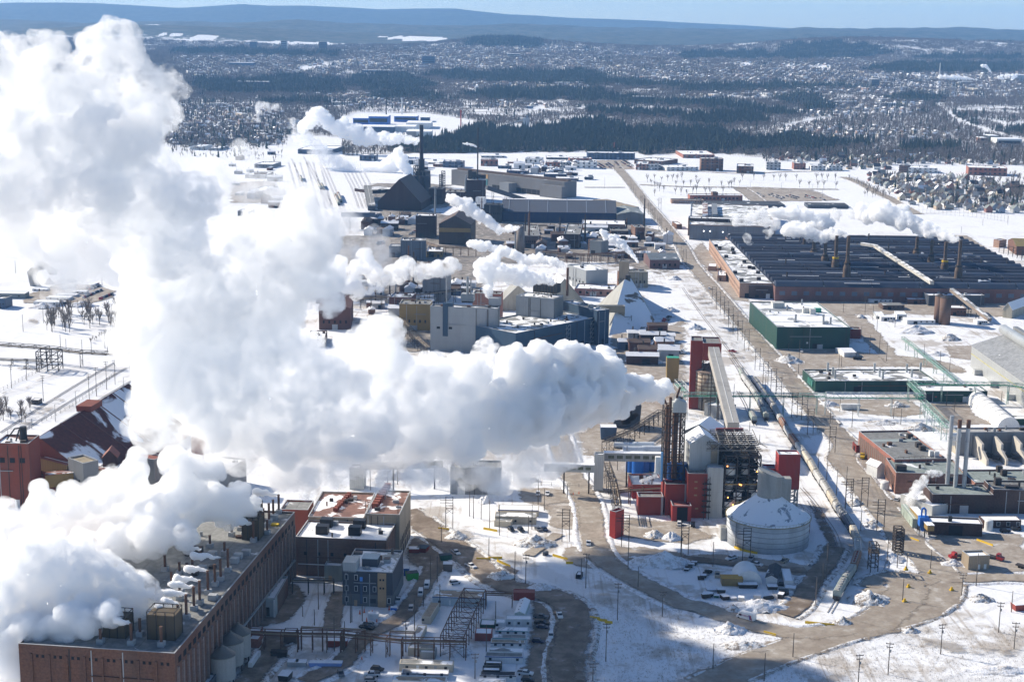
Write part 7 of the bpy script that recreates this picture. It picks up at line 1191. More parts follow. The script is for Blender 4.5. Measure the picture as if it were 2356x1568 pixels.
lot((e('A',1045,430),e('A',1110,470)),2,6,'the office lot beside the white banded office',(3,0,5,-3));lot((e('A',1155,425),e('A',1205,465)),2,6,'the office lot middle row',(3,0,5,-3));lot((e('A',1335,400),e('A',1440,460)),2,8,'the office lot road side',(3,0,4,-4));lot((e('A',1260,395),e('A',1320,465)),1,6,'the office lot lane',(3,0,4,-4))
lot((e('D',345,1340),e('D',420,1320)),2,5,'the mill lot by the slate block',(1,3,3,4));lot((e('D',740,1240),e('D',790,1205)),1,5,'the mill lot by the brown block',(3,0,0,0));lot((e('D',410,1130),e('D',430,1205)),1,7,'the mill lot by the conveyor tower',(4,0,0,0));lot((q(4,575,490),q(4,700,440)),1,16,'the front row of the far left lot',(1,4,0,0));lot((q(4,610,435),q(4,690,408)),2,9,'the rear rows of the far left lot',(1,4,-3,-3));lot((q(4,440,432),q(4,520,408)),1,9,'the side row of the far left lot',(1,4,0,0));lot((q(4,690,500),q(4,790,460)),1,9,'the steam side row of the far left lot',(1,4,0,0))
   # ------------------------------------------------------------------ poles, towers, wires
wood=plain('pole_wood',(.12,.1,.085),.9)
def mkpole(kind,h):
 t=empty({'T':'utility_pole','L':'street_lamp','P':'pole'}[kind],(0,0,0));m=MB();m.cyl((0,0,0),.2,h,7,.13);m.build('shaft',wood if kind!='L' else steel,t)
 if kind=='T':
  for z,w_ in((h-.5,2.8),(h-1.8,2.2)):m=MB();m.bar((-w_/2,.1,z),(w_/2,.1,z),.22);[m.cyl((x,.1,z+.1),.09,.3,5)for x in(-w_*.45,0,w_*.45)];m.build('crossarm',wood,t)
  m=MB();m.cyl((.35,0,h-3.6),.28,.9,8);m.build('transformer',steel,t)
 if kind=='L':m=MB();m.tube([(0,0,h-.2),(.9,0,h+.3),(2.2,0,h+.35)],.14);m.build('arm',steel,t);m=MB();m.box((2.4,0,h+.25),(.8,.35,.18));m.build('lamp_head',steel,t)
 return t
PP={}
def pole(kind,px,yt,label,group):
 p=up(px,0);h=max(4,hat(p,yt));k=(kind,round(h/2.0));first=k not in PP
 if first:PP[k]=mkpole(kind,max(4,round(h/2.0)*2.0))
 put(PP[k],first,(p.x,p.y,0),random.uniform(-.3,.3),label,'pole' if kind!='L' else 'lamp',group,(1,1,h/max(4,round(h/2.0)*2.0)))
def poles(n,kind,where,lst):
 nm={'T':'crossarm pole','L':'street lamp','P':'plain wooden pole'}[kind]
 for i,(X,Y,T)in enumerate(lst):pole(kind,e(n,X,Y),e(n,X,T)[1],'%s, number %d from the left in %s'%(nm,sorted(a[0]for a in lst).index(X)+1,where),nm+'s in '+where)
poles(9,'T','the lower right snow field',[(1212,1568,1375),(1417,1515,1295),(1780,1375,1165),(2180,1225,1015),(2287,1338,1155),(1925,975,825)]);poles(9,'P','the loop road verge',[(760,1400,1230),(562,1560,1365),(208,1485,1300),(917,1035,845),(962,905,745),(990,865,610),(1517,1010,840),(1545,800,680),(2025,905,680),(2268,1085,940),(1710,790,650),(208,770,600),(1410,750,575),(1228,525,370),(1480,780,640)]);poles(9,'P','the rail corridor by the train',[(935,95,0),(992,185,10),(1060,280,100),(1120,372,80),(1160,300,180)])
poles(8,'T','the snow field below the loop road',[(1905,1140,885),(1825,1425,1160),(1735,1568,1435),(1687,920,680),(1272,895,685),(2215,1115,940),(445,1360,1140),(922,1545,1370)]);poles(8,'P','the middle snow yard',[(1197,870,665),(1018,705,570),(1023,510,310),(1090,555,345),(1358,345,165),(1400,385,235),(885,425,240),(912,440,285),(965,445,305),(1290,545,420),(1315,515,345),(1978,800,565),(2048,918,770),(1655,860,715),(200,245,0),(320,235,95),(387,205,85),(1905,110,0),(1965,210,-60),(1560,300,200),(680,1050,890),(505,1210,1000),(567,1050,895),(690,610,500),(615,880,690),(662,885,700),(2345,735,525),(1000,1400,1170),(1065,1130,1010)]);poles('K','P','the yard before the office',[(1562,820,430),(1580,810,460),(1712,800,590),(1108,850,650),(1158,650,310),(960,740,610),(1490,1160,800),(1360,1190,740)])
poles(6,'P','the yards east of the road',[(730,850,800),(798,1010,775),(1075,1030,870),(1095,960,880),(1232,770,680),(1290,880,740),(1340,720,600),(1357,860,740),(1406,925,800),(1465,690,600),(1108,590,490),(1258,600,450),(1312,640,540),(1662,940,800),(1775,960,850),(1842,990,900),(1455,1320,1230),(1505,1360,1250),(1168,1380,1250),(1015,1390,1250),(1085,1270,1180),(1820,1230,1130),(1875,1270,1180),(2200,1200,1130),(350,1240,1080),(570,1130,1000),(462,1400,1340),(530,1490,1430)])
poles(4,'T','the far left tracks',[(300,1200,1020),(617,1195,1010),(667,1165,965),(737,1120,925),(795,1085,915),(80,1110,945),(185,1055,905),(273,1000,870)]);poles(4,'L','the far left access road',[(525,1250,1130),(383,1340,1220),(220,1390,1320),(853,1095,1035),(55,1440,1400)]);poles(4,'P','the far left snow',[(418,830,740),(457,850,770),(567,865,775),(632,875,770),(725,835,735),(742,860,750),(815,785,680),(160,720,600),(108,315,230),(290,290,225),(705,400,335),(608,460,380),(540,590,500),(300,660,550)]);poles('A','P','the main road verge by the park',[(1430,690,600),(1448,730,620),(1470,760,660),(1495,800,700),(1550,900,760),(1700,1070,980),(1720,1100,1000),(1745,1130,1000),(1780,1160,1050),(1858,1410,1220),(1900,1230,1130),(1925,1310,1180),(1970,1430,1260),(2020,1500,1340),(1135,700,570),(1248,500,400),(230,300,240),(498,290,240),(350,310,260)]);poles('B','L','the park lots',[(1278,690,625),(1640,700,630),(1995,740,650),(2115,810,700),(1745,790,740)]);poles('C','P','the residential road',[(1620,1220,1140),(1870,1130,1050),(2160,1120,1020),(1125,910,860),(1230,940,890),(1040,880,840)])
def mkportal(h):
 t=empty('power_portal',(0,0,0))
 for s in(-1.6,1.6):m=MB();m.bar((s,0,0),(s,0,h),.3);m.build('leg',darksteel,t)
 m=MB()
 for k in range(5):m.bar((-1.6,0,h-.3-k*1.3),(1.6,0,h-.3-k*1.3),.2)
 m.bar((-1.6,0,h-8),(1.6,0,h-5.5),.15);m.bar((1.6,0,h-8),(-1.6,0,h-5.5),.15);m.build('rungs',darksteel,t)
 for z in(h-1.6,h-2.9):m=MB();m.bar((-4.2,0,z),(1.6,0,z),.2);m.build('crossarm',darksteel,t)
 return t
pt_=mkportal(15);k0=0
TOW=[e('A',1580,920),e('A',1655,1010),e('A',1700,1080),e('A',1780,1190)]+Q(6,12,260,215,535,245,570,272,605,300,640,330,690,362,735,395,780,440,850,515,985,570,1085,625,1135,660,1200,770,1310,838,1330,880,1430,1030,1560)+Q(9,1145,375,1252,365,1363,525)
TP=[]
for px in TOW:p=up(px,0);TP.append(p);put(pt_,k0==0,p,0,'dark goalpost power tower, number %d counted down the main road'%(k0+1),'tower','power towers along the main road');k0+=1
for px,l_ in((q(8,745,510),'dark goalpost tower beside the twin trailers track'),(q(8,1548,600),'small lattice tower at the road fork'),(q(9,438,735),'thin lattice tower before the white tank'),(q(9,12,690),'thin lattice tower by the laydown yard'),(q(8,1958,640),'lattice tower with wires near the red corner tower'),(e('A',1775,950),'dark lattice tower in the snow by the park road'),(q(6,590,390),'lattice tower before the oven hall')):put(pt_,False,up(px,0),0,l_,'tower',None)
for(X0,X1,YB,YT,l_)in((1295,1345,815,625,'wide dark gantry tower between train and road'),(1465,1520,690,515,'dense dark lattice gantry by the main road bend')):p,p2=up(q(9,X0,YB),0),up(q(9,X1,YB),0);s=empty('switch_gantry',p,0,l_,'tower');h_=hat(p,q(9,X0,YT)[1]);steel_tower(s,0,(p2-p).length,0,5,0,h_,5 if X0<1400 else 9,2,2,.35,name='lattice',diag=X0>1400);m=MB();m.box(((p2-p).length/2,2.5,h_*.7),((p2-p).length+1,5,.3));m.build('platform',darksteel,s)
def wires(name,P,z,offs,label,sag=1.2,w_=.09):
 m=MB()
 for o_ in offs:
  for a,b in zip(P[:-1],P[1:]):
   L_=[(a.x+(b.x-a.x)*t+o_,a.y+(b.y-a.y)*t,z-sag*4*t*(1-t))for t in(0,.2,.4,.6,.8,1)]
   m.tube(L_,w_,None,3)
 o=m.build(name,plain('cable',(.2,.19,.18),.6));return tag(o,label,'cables')
wires('overhead_cable',TP,14.4,(-1.3,-.5,.3,1.1),'upper bundle of cables slung between the road towers');wires('overhead_cable',TP,12.9,(-4,-3.2,-1.2,.6),'lower bundle of cables slung between the road towers');wires('overhead_cable',[up(p,0)for p in Q(9,1212,1568,1780,1375,2180,1225,2600,1040)],11,(-1,0,1),'thin wires across the lower right snow field',.8,.06)
   # ------------------------------------------------------------------ houses and street trees
HW={'white':plain('house_white',(.68,.67,.64),.8),'beige':plain('house_beige',(.5,.44,.34),.8),'grey':plain('house_grey',(.34,.35,.36),.8),'brick red':plain('house_red',(.24,.12,.1),.85),'blue grey':plain('house_blue',(.2,.25,.32),.8),'tan':plain('house_tan',(.4,.32,.24),.8)}
HR={'snowy':plain('house_snow',(.76,.77,.8),.9),'dark':plain('house_dark_roof',(.04,.04,.05),.8),'grey green':plain('house_grey_roof',(.2,.22,.21),.8)}
def mkhouse(wc,rc_,big):
 t=empty('house',(0,0,0));l,w_,h,r_=(11,8,5.4,4.2)if big else(10,8,3.2,2.6);m=MB();pr=[(-w_/2,0),(w_/2,0),(w_/2,h),(0,h+r_),(-w_/2,h)];m.prism([(-l/2,y,z)for y,z in pr],[(l/2,y,z)for y,z in pr]);m.build('wall',HW[wc],t);k=MB()
 for s in(-1,1):f=[(-l/2-.4,s*(w_/2+.5),h-.5),(l/2+.4,s*(w_/2+.5),h-.5),(l/2+.4,0,h+r_+.06),(-l/2-.4,0,h+r_+.06)];k.prism(f,[(x,y,z+.25)for x,y,z in f])
 ro=k.build('roof',HR[rc_],t);m=MB();m.box((l*.2,.8,h+r_*.4),(.8,.8,r_));m.build('chimney',HW['brick red'],ro);
 for x in(-l*.25,l*.25):m=MB();m.box((x,-w_/2-.03,1.0),(1.6,.1,1.3));m.build('window',glass,t)
 m=MB();m.box((-l/2-.03,1,1.0),(.1,1.3,1.4));m.build('window',glass,t);m=MB();m.box((0,-w_/2-.03,0),(1.1,.12,2.1));m.build('door',blackp,t);return t
HP={};rh=random.Random(5);nh=0
HZONE=[('the terraces below the school',E('C',460,545,1000,560,1700,590,2360,700,2360,1010,1990,985,1240,960,950,850,720,720),19,26),('the streets around the brick school',E('C',0,330,800,300,1700,380,2360,420,2360,440,1000,425,790,440,770,500,0,470),22,30),('the houses behind the apartment blocks',E('B',1500,330,2340,300,2350,400,1500,390),24,30),('the left street under the steam',q1(1180,850,1900,850,1950,1000,1500,1020,1180,1020),26,34)]
used=[]
for zn,poly,gx,gy in HZONE:
 W_=[zat(*p)for p in poly];xs=[p.x for p in W_];ys=[p.y for p in W_];th=.1;P2=[(p.x,p.y)for p in W_]
 for j in range(int((max(ys)-min(ys))/gy)+1):
  for i in range(int((max(xs)-min(xs))/gx)+1):
   x,y=min(xs)+i*gx+rh.uniform(-3,3),min(ys)+j*gy+rh.uniform(-3,3)
   if not inpoly(np.array([x]),np.array([y]),P2)[0]or rh.random()<.15 or nh>=290:continue
   wc=rh.choice(['white','beige','grey','brick red','blue grey','grey','tan']);r_=rh.choice(['snowy','dark','grey green','grey green','dark']);bg_=rh.random()<.5;key=(wc,r_,bg_);first=key not in HP
   if first:HP[key]=mkhouse(*key)
   put(HP[key],first,(x,y,0),rh.choice([0,1.5708,1.5708])+rh.uniform(-.08,.08),'%s %s house with %s roof in %s'%('tall' if bg_ else 'low',wc,r_,zn),'house','houses in '+zn);nh+=1
rg=random.Random(9);TRP=[]
for k in range(6):
 a,b=bare(rg.uniform(9,13),rg.uniform(3.2,4.6),rg,10,110,.1);t=empty('bare_tree',(0,0,-60));a.build('trunk',None,t);b.build('crown',None,t);TRP.append([t,True])
def tree(px,s,label,group):
 k=rg.randrange(6);p=up(px,0);put(TRP[k][0],TRP[k][1],(p.x,p.y,-.05),rg.uniform(0,6.28),label,'tree',group,s);TRP[k][1]=False
for X,Y in((85,630),(165,600),(170,690),(250,625),(320,615),(375,615),(430,615),(485,605),(650,610),(415,680),(505,680),(585,680),(665,690),(170,790),(225,735),(275,745),(200,700),(130,660),(410,770),(475,780),(545,795),(610,770),(655,765),(755,770),(810,770),(960,770),(945,700),(1030,695),(1060,700),(1090,665),(1155,665),(800,665)):tree(e('B',X,Y),rg.uniform(.9,1.25),'bare branching park tree in the snowy field left of the parking road','bare trees of the left park')
for X,Y in((1185,605),(1320,605),(1435,605),(1550,605),(1620,610),(1690,610),(1815,610),(2045,610),(2110,612),(2170,615),(2265,612),(1850,690),(1960,692),(2060,692),(2130,695),(2270,702)):tree(e('B',X,Y),rg.uniform(1,1.3),'bare park tree in the spaced row facing the apartment blocks','bare trees of the park row')
for k in range(16):tree(e('C',320+k*28+rg.uniform(-6,6),610+k*13),rg.uniform(.7,1),'bare roadside tree along the residential road','bare roadside trees')
for k in range(34):tree(e('C',rg.uniform(2150,2350),rg.uniform(600,860)),rg.uniform(1.1,1.7),'tall brownish bare tree at the right edge of the terraces','tall bare trees at the right edge')
for k in range(100):tree(e('C',rg.uniform(480,2340),rg.uniform(540,900)),rg.uniform(.7,1.2),'bare garden tree between the terraced houses','bare garden trees')
for k in range(60):u=rg.random();tree(q(4,320+u*500,rg.uniform(600,735)-u*20),rg.uniform(.8,1.3),'dense bare grove tree in the snow left of the steam','bare grove left of the steam')
for k in range(32):tree(q(4,rg.uniform(0,230),rg.uniform(1230,1350)),rg.uniform(.5,.8),'scrubby bare tree at the left edge by the tracks','scrub by the left tracks')
for k in range(34):u=rg.random();tree(q(4,620+210*u,790-90*u+rg.uniform(-14,14)),rg.uniform(.25,.4),'low bare shrub on the snowy bank by the pipe bridge','shrubs by the pipe bridge')
 # ------------------------------------------------------------------ snow heaps, bins, barriers and clutter
def heapm(name,c1,c2):
 t=NT(name);a=t.noise(.35,5,.65);b=t.noise(1.4,3,.6);f=t.ramp(t.math('ADD',t.math('MULTIPLY',a,.7),t.math('MULTIPLY',b,.3)),.46,.6);return t.done(t.bsdf(t.mix(f,c1,c2),.95,bump=b,bstr=.8,bdist=.5))
HM_={'d':heapm('dirty_snow',(.7,.7,.7),(.24,.2,.165)),'w':heapm('ploughed_snow',(.76,.77,.8),(.5,.48,.47))}
HEAPS=[(9,1290,1010,15,10,4,'d','lumpy dirty snow heap at the end of the train'),(9,1100,1165,8,4,2.4,'d','rubbly heap with dark stones at the loop road curb'),(9,520,1060,22,7,4,'w','long grey snow bank behind the delivery van'),(9,330,1215,11,6,3.5,'w','snow mound in shade below the main road'),(9,345,1075,6,4,2.6,'d','small dark dirt heap beside the delivery van'),(9,430,1320,16,6,2.2,'d','broken dirty bank at the shadow edge'),(9,1570,1215,7,4,2,'d','rocky lump at the loop road outer edge'),(9,2060,1000,9,5,2.6,'d','dirty snow mound in the right field'),(9,2200,1490,26,6,1.6,'w','low ridged drift at the bottom right'),(9,1190,340,8,5,3,'d','dirty snow spill at the tower foot by the road'),(9,1320,490,9,5,3,'d','dirty snow spill by the second road tower'),(9,1440,720,12,7,2.6,'w','crumbled snow bank behind the gantry'),(9,1870,760,12,5,2.2,'w','snow bank left of the tan shed'),(8,1340,620,17,8,4.5,'d','big dirty snow heap beside the narrow track'),(8,1380,925,12,5,2.6,'w','grey snow bank by the red container corner'),(8,800,575,10,6,3.2,'d','brown dirt heap by the goalpost tower'),(8,1110,845,12,7,3,'d','brown dirt heap in the road triangle'),(8,2200,750,26,10,5,'w','large blue shaded snow bank before the tank'),(8,2160,565,9,6,3.4,'d','rubbly snow heap before the red entry'),(8,2280,580,8,6,3.6,'w','pointed snow heap right of the rubbly one'),(8,990,325,7,5,3.2,'w','white snow cone behind the twin trailers'),(8,340,155,17,8,5,'w','snow heap beyond the brown roofed halls'),(6,730,925,18,12,5,'d','big dirty snow heap by the main road and green hall'),(6,1605,725,26,12,5.5,'w','wide grey snow heap in the rear field'),(6,1845,775,14,8,5,'d','pointed dirty heap right of the wide grey heap'),(6,1750,880,14,7,3,'w','broken snow heap by the dirt patch'),(6,1480,1235,14,6,3,'d','dirty heap under the truss span'),(6,1010,1225,11,6,3,'w','snow heap left under the truss span'),(6,1640,1395,17,6,3.4,'d','brown dirt heap behind the brick works'),(6,1370,1350,18,7,2,'d','scrap heap of dark metal in the snow yard'),(6,1230,625,8,5,3,'d','snow heap beside the green hall lane'),(6,85,700,14,7,4,'w','snow heap at the rail corridor edge'),(5,2180,800,14,8,4,'w','snow heap below the peaked store'),(5,2100,930,24,10,4,'w','long snow heap by the white cabins'),(5,2270,580,14,8,4,'w','snow heap right of the peaked store'),(5,1900,190,22,10,6,'d','dirty snow mound behind the grey silo block'),(5,2300,360,12,7,4,'w','snow heap near the main road verge'),(4,490,375,9,6,5,'w','right rubble heap by the ruined gable'),(4,425,380,9,6,5,'w','left rubble heap by the ruined gable'),(4,340,390,8,6,5,'d','dark rubble heap at the ruined gable foot'),(4,300,555,22,8,4,'w','snow bank in front of the white trailer row'),(4,560,545,24,9,4,'w','snow bank right of the white trailer row'),(4,190,975,14,5,2,'d','low dirty heap left of the pump frame'),(7,2200,1430,6,4,1.5,'d','small scrap heap by the yard boxes'),(8,800,1360,11,7,3.2,'w','grey snow heap under the steel frame'),(8,1080,1465,0,0,0,'w','')]
for(n_,X,Y,a,b,h,mk,l_)in HEAPS:
 if not a:continue
 p=up(q(n_,X,Y),0);N_=26;vs,fs=[],[];s0=rg.uniform(0,99)
 for j in range(N_):
  for i in range(N_):
   u,v=i/(N_-1)*2-1,j/(N_-1)*2-1;r_=math.hypot(u,v);ns=mnoise.fractal(Vector((u*2.2+s0,v*2.2,s0)),.8,2.0,5);n2=mnoise.noise(Vector((u*7+s0,v*7,1)));k=max(0,1-r_*(1+.35*ns));vs.append((u*a/2*1.15,v*b/2*1.5,h*k**.8*(1+.5*ns+.25*n2)-.1))
 for j in range(N_-1):
  for i in range(N_-1):f=(j*N_+i,j*N_+i+1,(j+1)*N_+i+1,(j+1)*N_+i);fs.append(f)if max(vs[k][2]for k in f)>-.05 else None
 m=MB();us=sorted({k for f in fs for k in f});mp={k:i for i,k in enumerate(us)};m.add([vs[k]for k in us],[[mp[k]for k in f]for f in fs]);o=m.build('snow_heap',HM_[mk],None,True);o.location=p;tag(o,l_,'snow heap')
def prop(name,label,cat,px,d,mat,rz=0.0,lid=None,group=None):
 p=up(px,0);m=MB();x,y,z=d;m.prism([(-x/2*.9,-y/2*.9,0),(x/2*.9,-y/2*.9,0),(x/2*.9,y/2*.9,0),(-x/2*.9,y/2*.9,0)],[(-x/2,-y/2,z),(x/2,-y/2,z),(x/2,y/2,z),(-x/2,y/2,z)]);t=empty(name,p,rz,label,cat,group);m.build('box',mat,t)
 m=MB();m.box((0,0,z+.01),(x*.97,y*.97,.15));m.build('lid',lid or HR['snowy'],t);return t
for a in(('skip','red skip with snow inside by the building shadow','skip',e('O',1365,345),(4.5,3.6,2),rcon),('skip','dark red empty skip right of the snowy one','skip',e('O',1490,330),(4.5,5,2),rcon,-.3,blackp),('waste_bin','left one of two black bins by the yard road','bin',e('K',620,1235),(3.6,2.6,2),blackp,0,blackp),('waste_bin','right one of two black bins by the yard road','bin',e('K',702,1245),(3.6,2.6,2),blackp,0,blackp),('waste_bin','long black bin at the lower edge','bin',e('K',740,1530),(3.8,5,2.2),blackp,-.2),('crate','left grey crate with snow in the yard','crate',e('K',840,1350),(4,3,1.6),greyp),('crate','right grey crate with snow in the yard','crate',e('K',940,1355),(4,3,1.6),greyp),('crate','blue wrapped pallet stack on the yard snow','pallet',e('K',1250,1365),(12,2.5,1.6),plain('blue_wrap',(.2,.3,.6),.6)),('portable_toilet','blue portable toilet at the office side','toilet',q(8,450,830),(2.4,2.4,3.2),plain('toilet_blue',(.03,.1,.35),.6)),('green_machine','bright green compressor behind the office','machine',q(8,488,858),(5,3.6,3),plain('bright_green',(.04,.3,.05),.5),.3,blackp),('crate','dark crate stack beside the yellow barrier row','crate',q(8,735,800),(4,3.5,3.4),paint('dark_wood',(.12,.1,.085))),('crate','long black roll off bin in the shade','bin',q(8,720,725),(5,3,2.4),gcon,.3,blackp),('blue_bin','small blue bin by the plywood entrance','bin',q(8,362,1075),(2.6,1.8,1.4),bluep),('generator','white generator cabin ringed by orange cones','generator',q(8,222,1130),(4,2.6,2.2),whitep),('tanker','red vacuum tank under the pipe bridge','tank',e('K',1395,1110),(8,3.4,2.6),rcon),('drum_rack','rack of orange drums and fittings left of the dome tent','rack',e('M',400,545),(9,5,3.2),ochrecl,0,plain('amber_drums',(.5,.28,.05),.7)),('flatbed_trailer','dark flatbed with snowy bundles before the dome tent','trailer',e('M',640,590),(8,3,1.6),blackp),('red_skip','small red skip at the right edge of the snow field','skip',q(9,2325,1065),(6,4,2.4),rcon,.2),('cabin','longer low white cabin behind the lorry yard','cabin',e('F',640,270),(16,6,3.4),wtr,.25),('cabin','front low white cabin in the lorry yard snow','cabin',e('F',575,305),(12,5,2.8),wtr,-.05),('black_machine','black smoking kiln at the plume edge','kiln',e('F',260,1050),(16,9,13),darkcl,0,blackp),('slate_tank_block','slate corrugated tank block below the smoke','tank',e('F',60,1185),(9,7,7),bluecl,0),('green_machine','green hopper machine on tan block by the stack','machine',e('F',765,560),(8,6,16),ochrecl,0,greenp),('black_bin','black box in snow before the white shed','bin',q(6,1205,912),(6,3,2),blackp,0,blackp),('white_tank_trailer','white horizontal gas tank under the truss span','tank',q(6,1155,1255),(12,3.4,3.2),whitep,0,whitep)):prop(*a)
for k,(X,Y)in enumerate(((60,715),(110,640),(185,735),(250,670),(300,760),(420,770),(545,790),(780,765),(950,760),(1130,745),(1170,700),(30,745),(1160,560),(1000,610),(1270,625))):prop('pallet_load','snow dusted dark pallet load, number %d in the laydown row behind the snow bank'%(k+1),'pallet',e('M',X,Y),(rg.uniform(2,4.5),rg.uniform(1.5,4),rg.uniform(.7,2)),rg.choice([blackp,darksteel,gcon,greyp]),rg.uniform(-.4,.4),rg.choice([HR['snowy'],HR['snowy'],blackp]),'pallet loads in the laydown yard')
for k in range(16):prop('pallet_load','dark bundle in the slanting laydown row left of the tent','pallet',q(9,25+(k%8)*9+(k//8)*100,800-(k%8)*8+(k//8)*60),(rg.uniform(1.5,3),rg.uniform(1,2.4),rg.uniform(.5,1.4)),rg.choice([blackp,darksteel,greyp]),rg.uniform(-.4,.4),rg.choice([HR['snowy'],blackp]),'bundles in the slanting laydown rows')
for(n_,X,Y,L_,rz,l_)in((8,980,725,6,0,'yellow road barrier by the dirt junction'),(8,1062,718,6,.1,'second yellow road barrier by the dirt junction'),(8,1120,755,9,-.9,'long yellow barrier slanting along the snow'),(8,1510,712,8,-.7,'yellow barrier by the small dark cabin'),(8,1575,752,3,0,'short yellow block near the road'),(8,705,518,5,-.2,'yellow barrier by the goalpost tower'),(8,1028,522,7,-.5,'yellow barrier before the twin trailers'),(8,1750,1132,4,-.3,'first yellow barrier on the snow track'),(8,1800,1147,4,-.3,'second yellow barrier on the snow track'),(8,1845,1162,3,-.2,'third yellow barrier on the snow track'),(9,602,1240,5,-.6,'bright yellow barrier at the road fork'),(9,945,1172,11,-.25,'bent yellow barrier below the rails'),(9,1602,592,5,-1,'yellow barrier by the blue dust collector'),(9,2085,612,9,-1,'yellow barrier line on the right dirt lot'),(8,790,1010,0,0,'')):
 if L_:p=up(q(n_,X,Y),0);m=MB();pr=[(-.35,0),(.35,0),(.15,.5),(.12,.95),(-.12,.95),(-.15,.5)];m.prism([(-L_/2,y,z)for y,z in pr],[(L_/2,y,z)for y,z in pr]);o=m.build('road_barrier',yellowp);o.location=p;o.rotation_euler.z=rz;tag(o,l_,'barrier')
for(n_,X,Y,l_)in((9,1540,800,'first'),(9,1705,825,'second'),(9,1557,922,'third'),(9,1530,1022,'fourth'),(9,1855,942,'fifth')):p=up(q(n_,X,Y),0);m=MB();m.box((0,0,0),(1.6,1.0,1.0),.4);m.box((0,0,1.0),(.8,.5,.9),.4);o=m.build('pole_guard',yellowp);o.location=p;tag(o,l_+' yellow concrete pole guard counted along the loop road','guard')
m=MB();m.lathe((0,0,0),[(.3,0),(.3,.08),(.2,.1),(.06,1.1)],8);cn=m.build('traffic_cone',orangep)
for k,(n_,X,Y)in enumerate(((8,128,1098),(8,158,1088),(8,192,1100),(8,213,1098),(8,245,1160),(8,175,1150),(8,142,1420),(8,330,1070),(8,1640,275),(8,1600,280))):o=cn if k==0 else cn.copy();(C.objects.link(o)if k else None);o.location=up(q(n_,X,Y),0);o.scale=(1.5,)*3;tag(o,'orange traffic cone standing on the yard snow','cone','orange traffic cones')
def fence(label,pts,h):
 P=[up(p,0)for p in pts];t=empty('chain_fence',P[0],0,label,'fence');m=MB()
 for a,b in zip(P[:-1],P[1:]):
  n=max(1,int((b-a).length/5))
  for i in range(n+1):p=a+(b-a)*i/n-P[0];m.bar(p,p+Vector((0,0,h)),.14)
  for z in(.3,h*.5,h):m.bar(a-P[0]+Vector((0,0,z)),b-P[0]+Vector((0,0,z)),.07)
 m.build('frame',darksteel,t)
fence('chain fence curving along the far left access road',Q(4,0,1140,130,1070,290,985),2.4);fence('chain fence along the far left tracks',Q(4,290,1350,480,1250,660,1130,800,1010),2.2);fence('tall ball net fence between terraces and snow field',E('C',1130,980,1500,1010,1850,1040,2160,1090),8);fence('low fence beside the walkway yard',Q(8,1170,205,1450,215,1640,225),1.8)
tf=MB();
for k in range(5200):
 n_=rg.choice((8,9,9));p=up(q(n_,rg.uniform(1650,2356),rg.uniform(1000,1568))if n_==8 else q(n_,rg.uniform(0,2356),rg.uniform(1180,1568)),0)
 for j in range(3):a=Vector((rg.gauss(0,.25),rg.gauss(0,.25),0));tf.add([p+a,p+a+Vector((.07,.03,0)),p+a+Vector((rg.gauss(0,.2),rg.gauss(0,.2),rg.uniform(.25,.7)))],[(0,1,2)])
o=tf.build('grass_tufts',plain('dead_grass',(.26,.2,.13),.95));tag(o,'dead grass tips poking through the snow','grass',None,'stuff')
 # ------------------------------------------------------------------ small sheds, racks, chimneys and trees that fill the yards
rk=random.Random(17);SP={}
def small_shed(px,c_,where):
 first=c_ not in SP
 if first:
  wm={'grey':greyp,'brown':dkbr,'white':wtr,'blue':bluecl,'rusty':rustcl,'brick':brown_b}[c_];t=empty('small_shed',(0,0,0));m=MB();m.box((0,0,0),(9,6,4));m.build('wall',wm,t);m=MB();pr=[(-3.4,3.9),(3.4,3.9),(0,5.2)];m.prism([(-4.8,y,z)for y,z in pr],[(4.8,y,z)for y,z in pr]);m.build('roof',HR['snowy']if c_!='rusty' else dkroof,t);m=MB();m.box((1,-3.05,0),(2.2,.15,2.6));m.build('door',darkhole,t);m=MB();m.cyl((-2,1,4.5),.35,2.4,8);m.build('flue',darksteel,t);SP[c_]=t
 p=up(px,0);s=rk.uniform(.8,1.7);put(SP[c_],first,p,rk.choice([0,1.57])+rk.uniform(-.15,.15),'small %s shed %s'%(c_,where),'shed','small sheds '+where,(s*rk.uniform(.8,1.8),s,s*rk.uniform(.8,1.5)))
for where,n_,poly in(('between the sooty mills and the rail yard',22,E('D',200,1060,780,1050,780,1260,500,1290,200,1240)),('in the yard before the long blue hall',34,E('A',0,1110,860,1110,1200,1260,1900,1330,2000,1500,1100,1560,400,1500,0,1420)),('around the grey mill',26,Q(5,300,420,900,380,1000,460,620,500,600,700,400,640)),('below the peaked store',12,Q(5,1900,760,2200,700,2330,900,2000,1000)),('behind the long grey hall',20,E('A',0,420,800,420,850,560,500,560,0,480)),('in the left supply yard',16,Q(1,1600,1080,1930,1060,1930,1440,1620,1420)),('left of the dark chimney',14,E('D',350,400,1100,420,1150,470,350,520)),('under the torn steam at centre left',18,Q(5,-300,330,300,330,320,620,-100,640))):
 X=[p[0]for p in poly];Y=[p[1]for p in poly];k=0
 while k<n_:
  px=(rk.uniform(min(X),max(X)),rk.uniform(min(Y),max(Y)))
  if inpoly(np.array([px[0]]),np.array([px[1]]),poly)[0]:k+=1;small_shed(px,rk.choice(['grey','brown','white','blue','rusty','brick']),where)
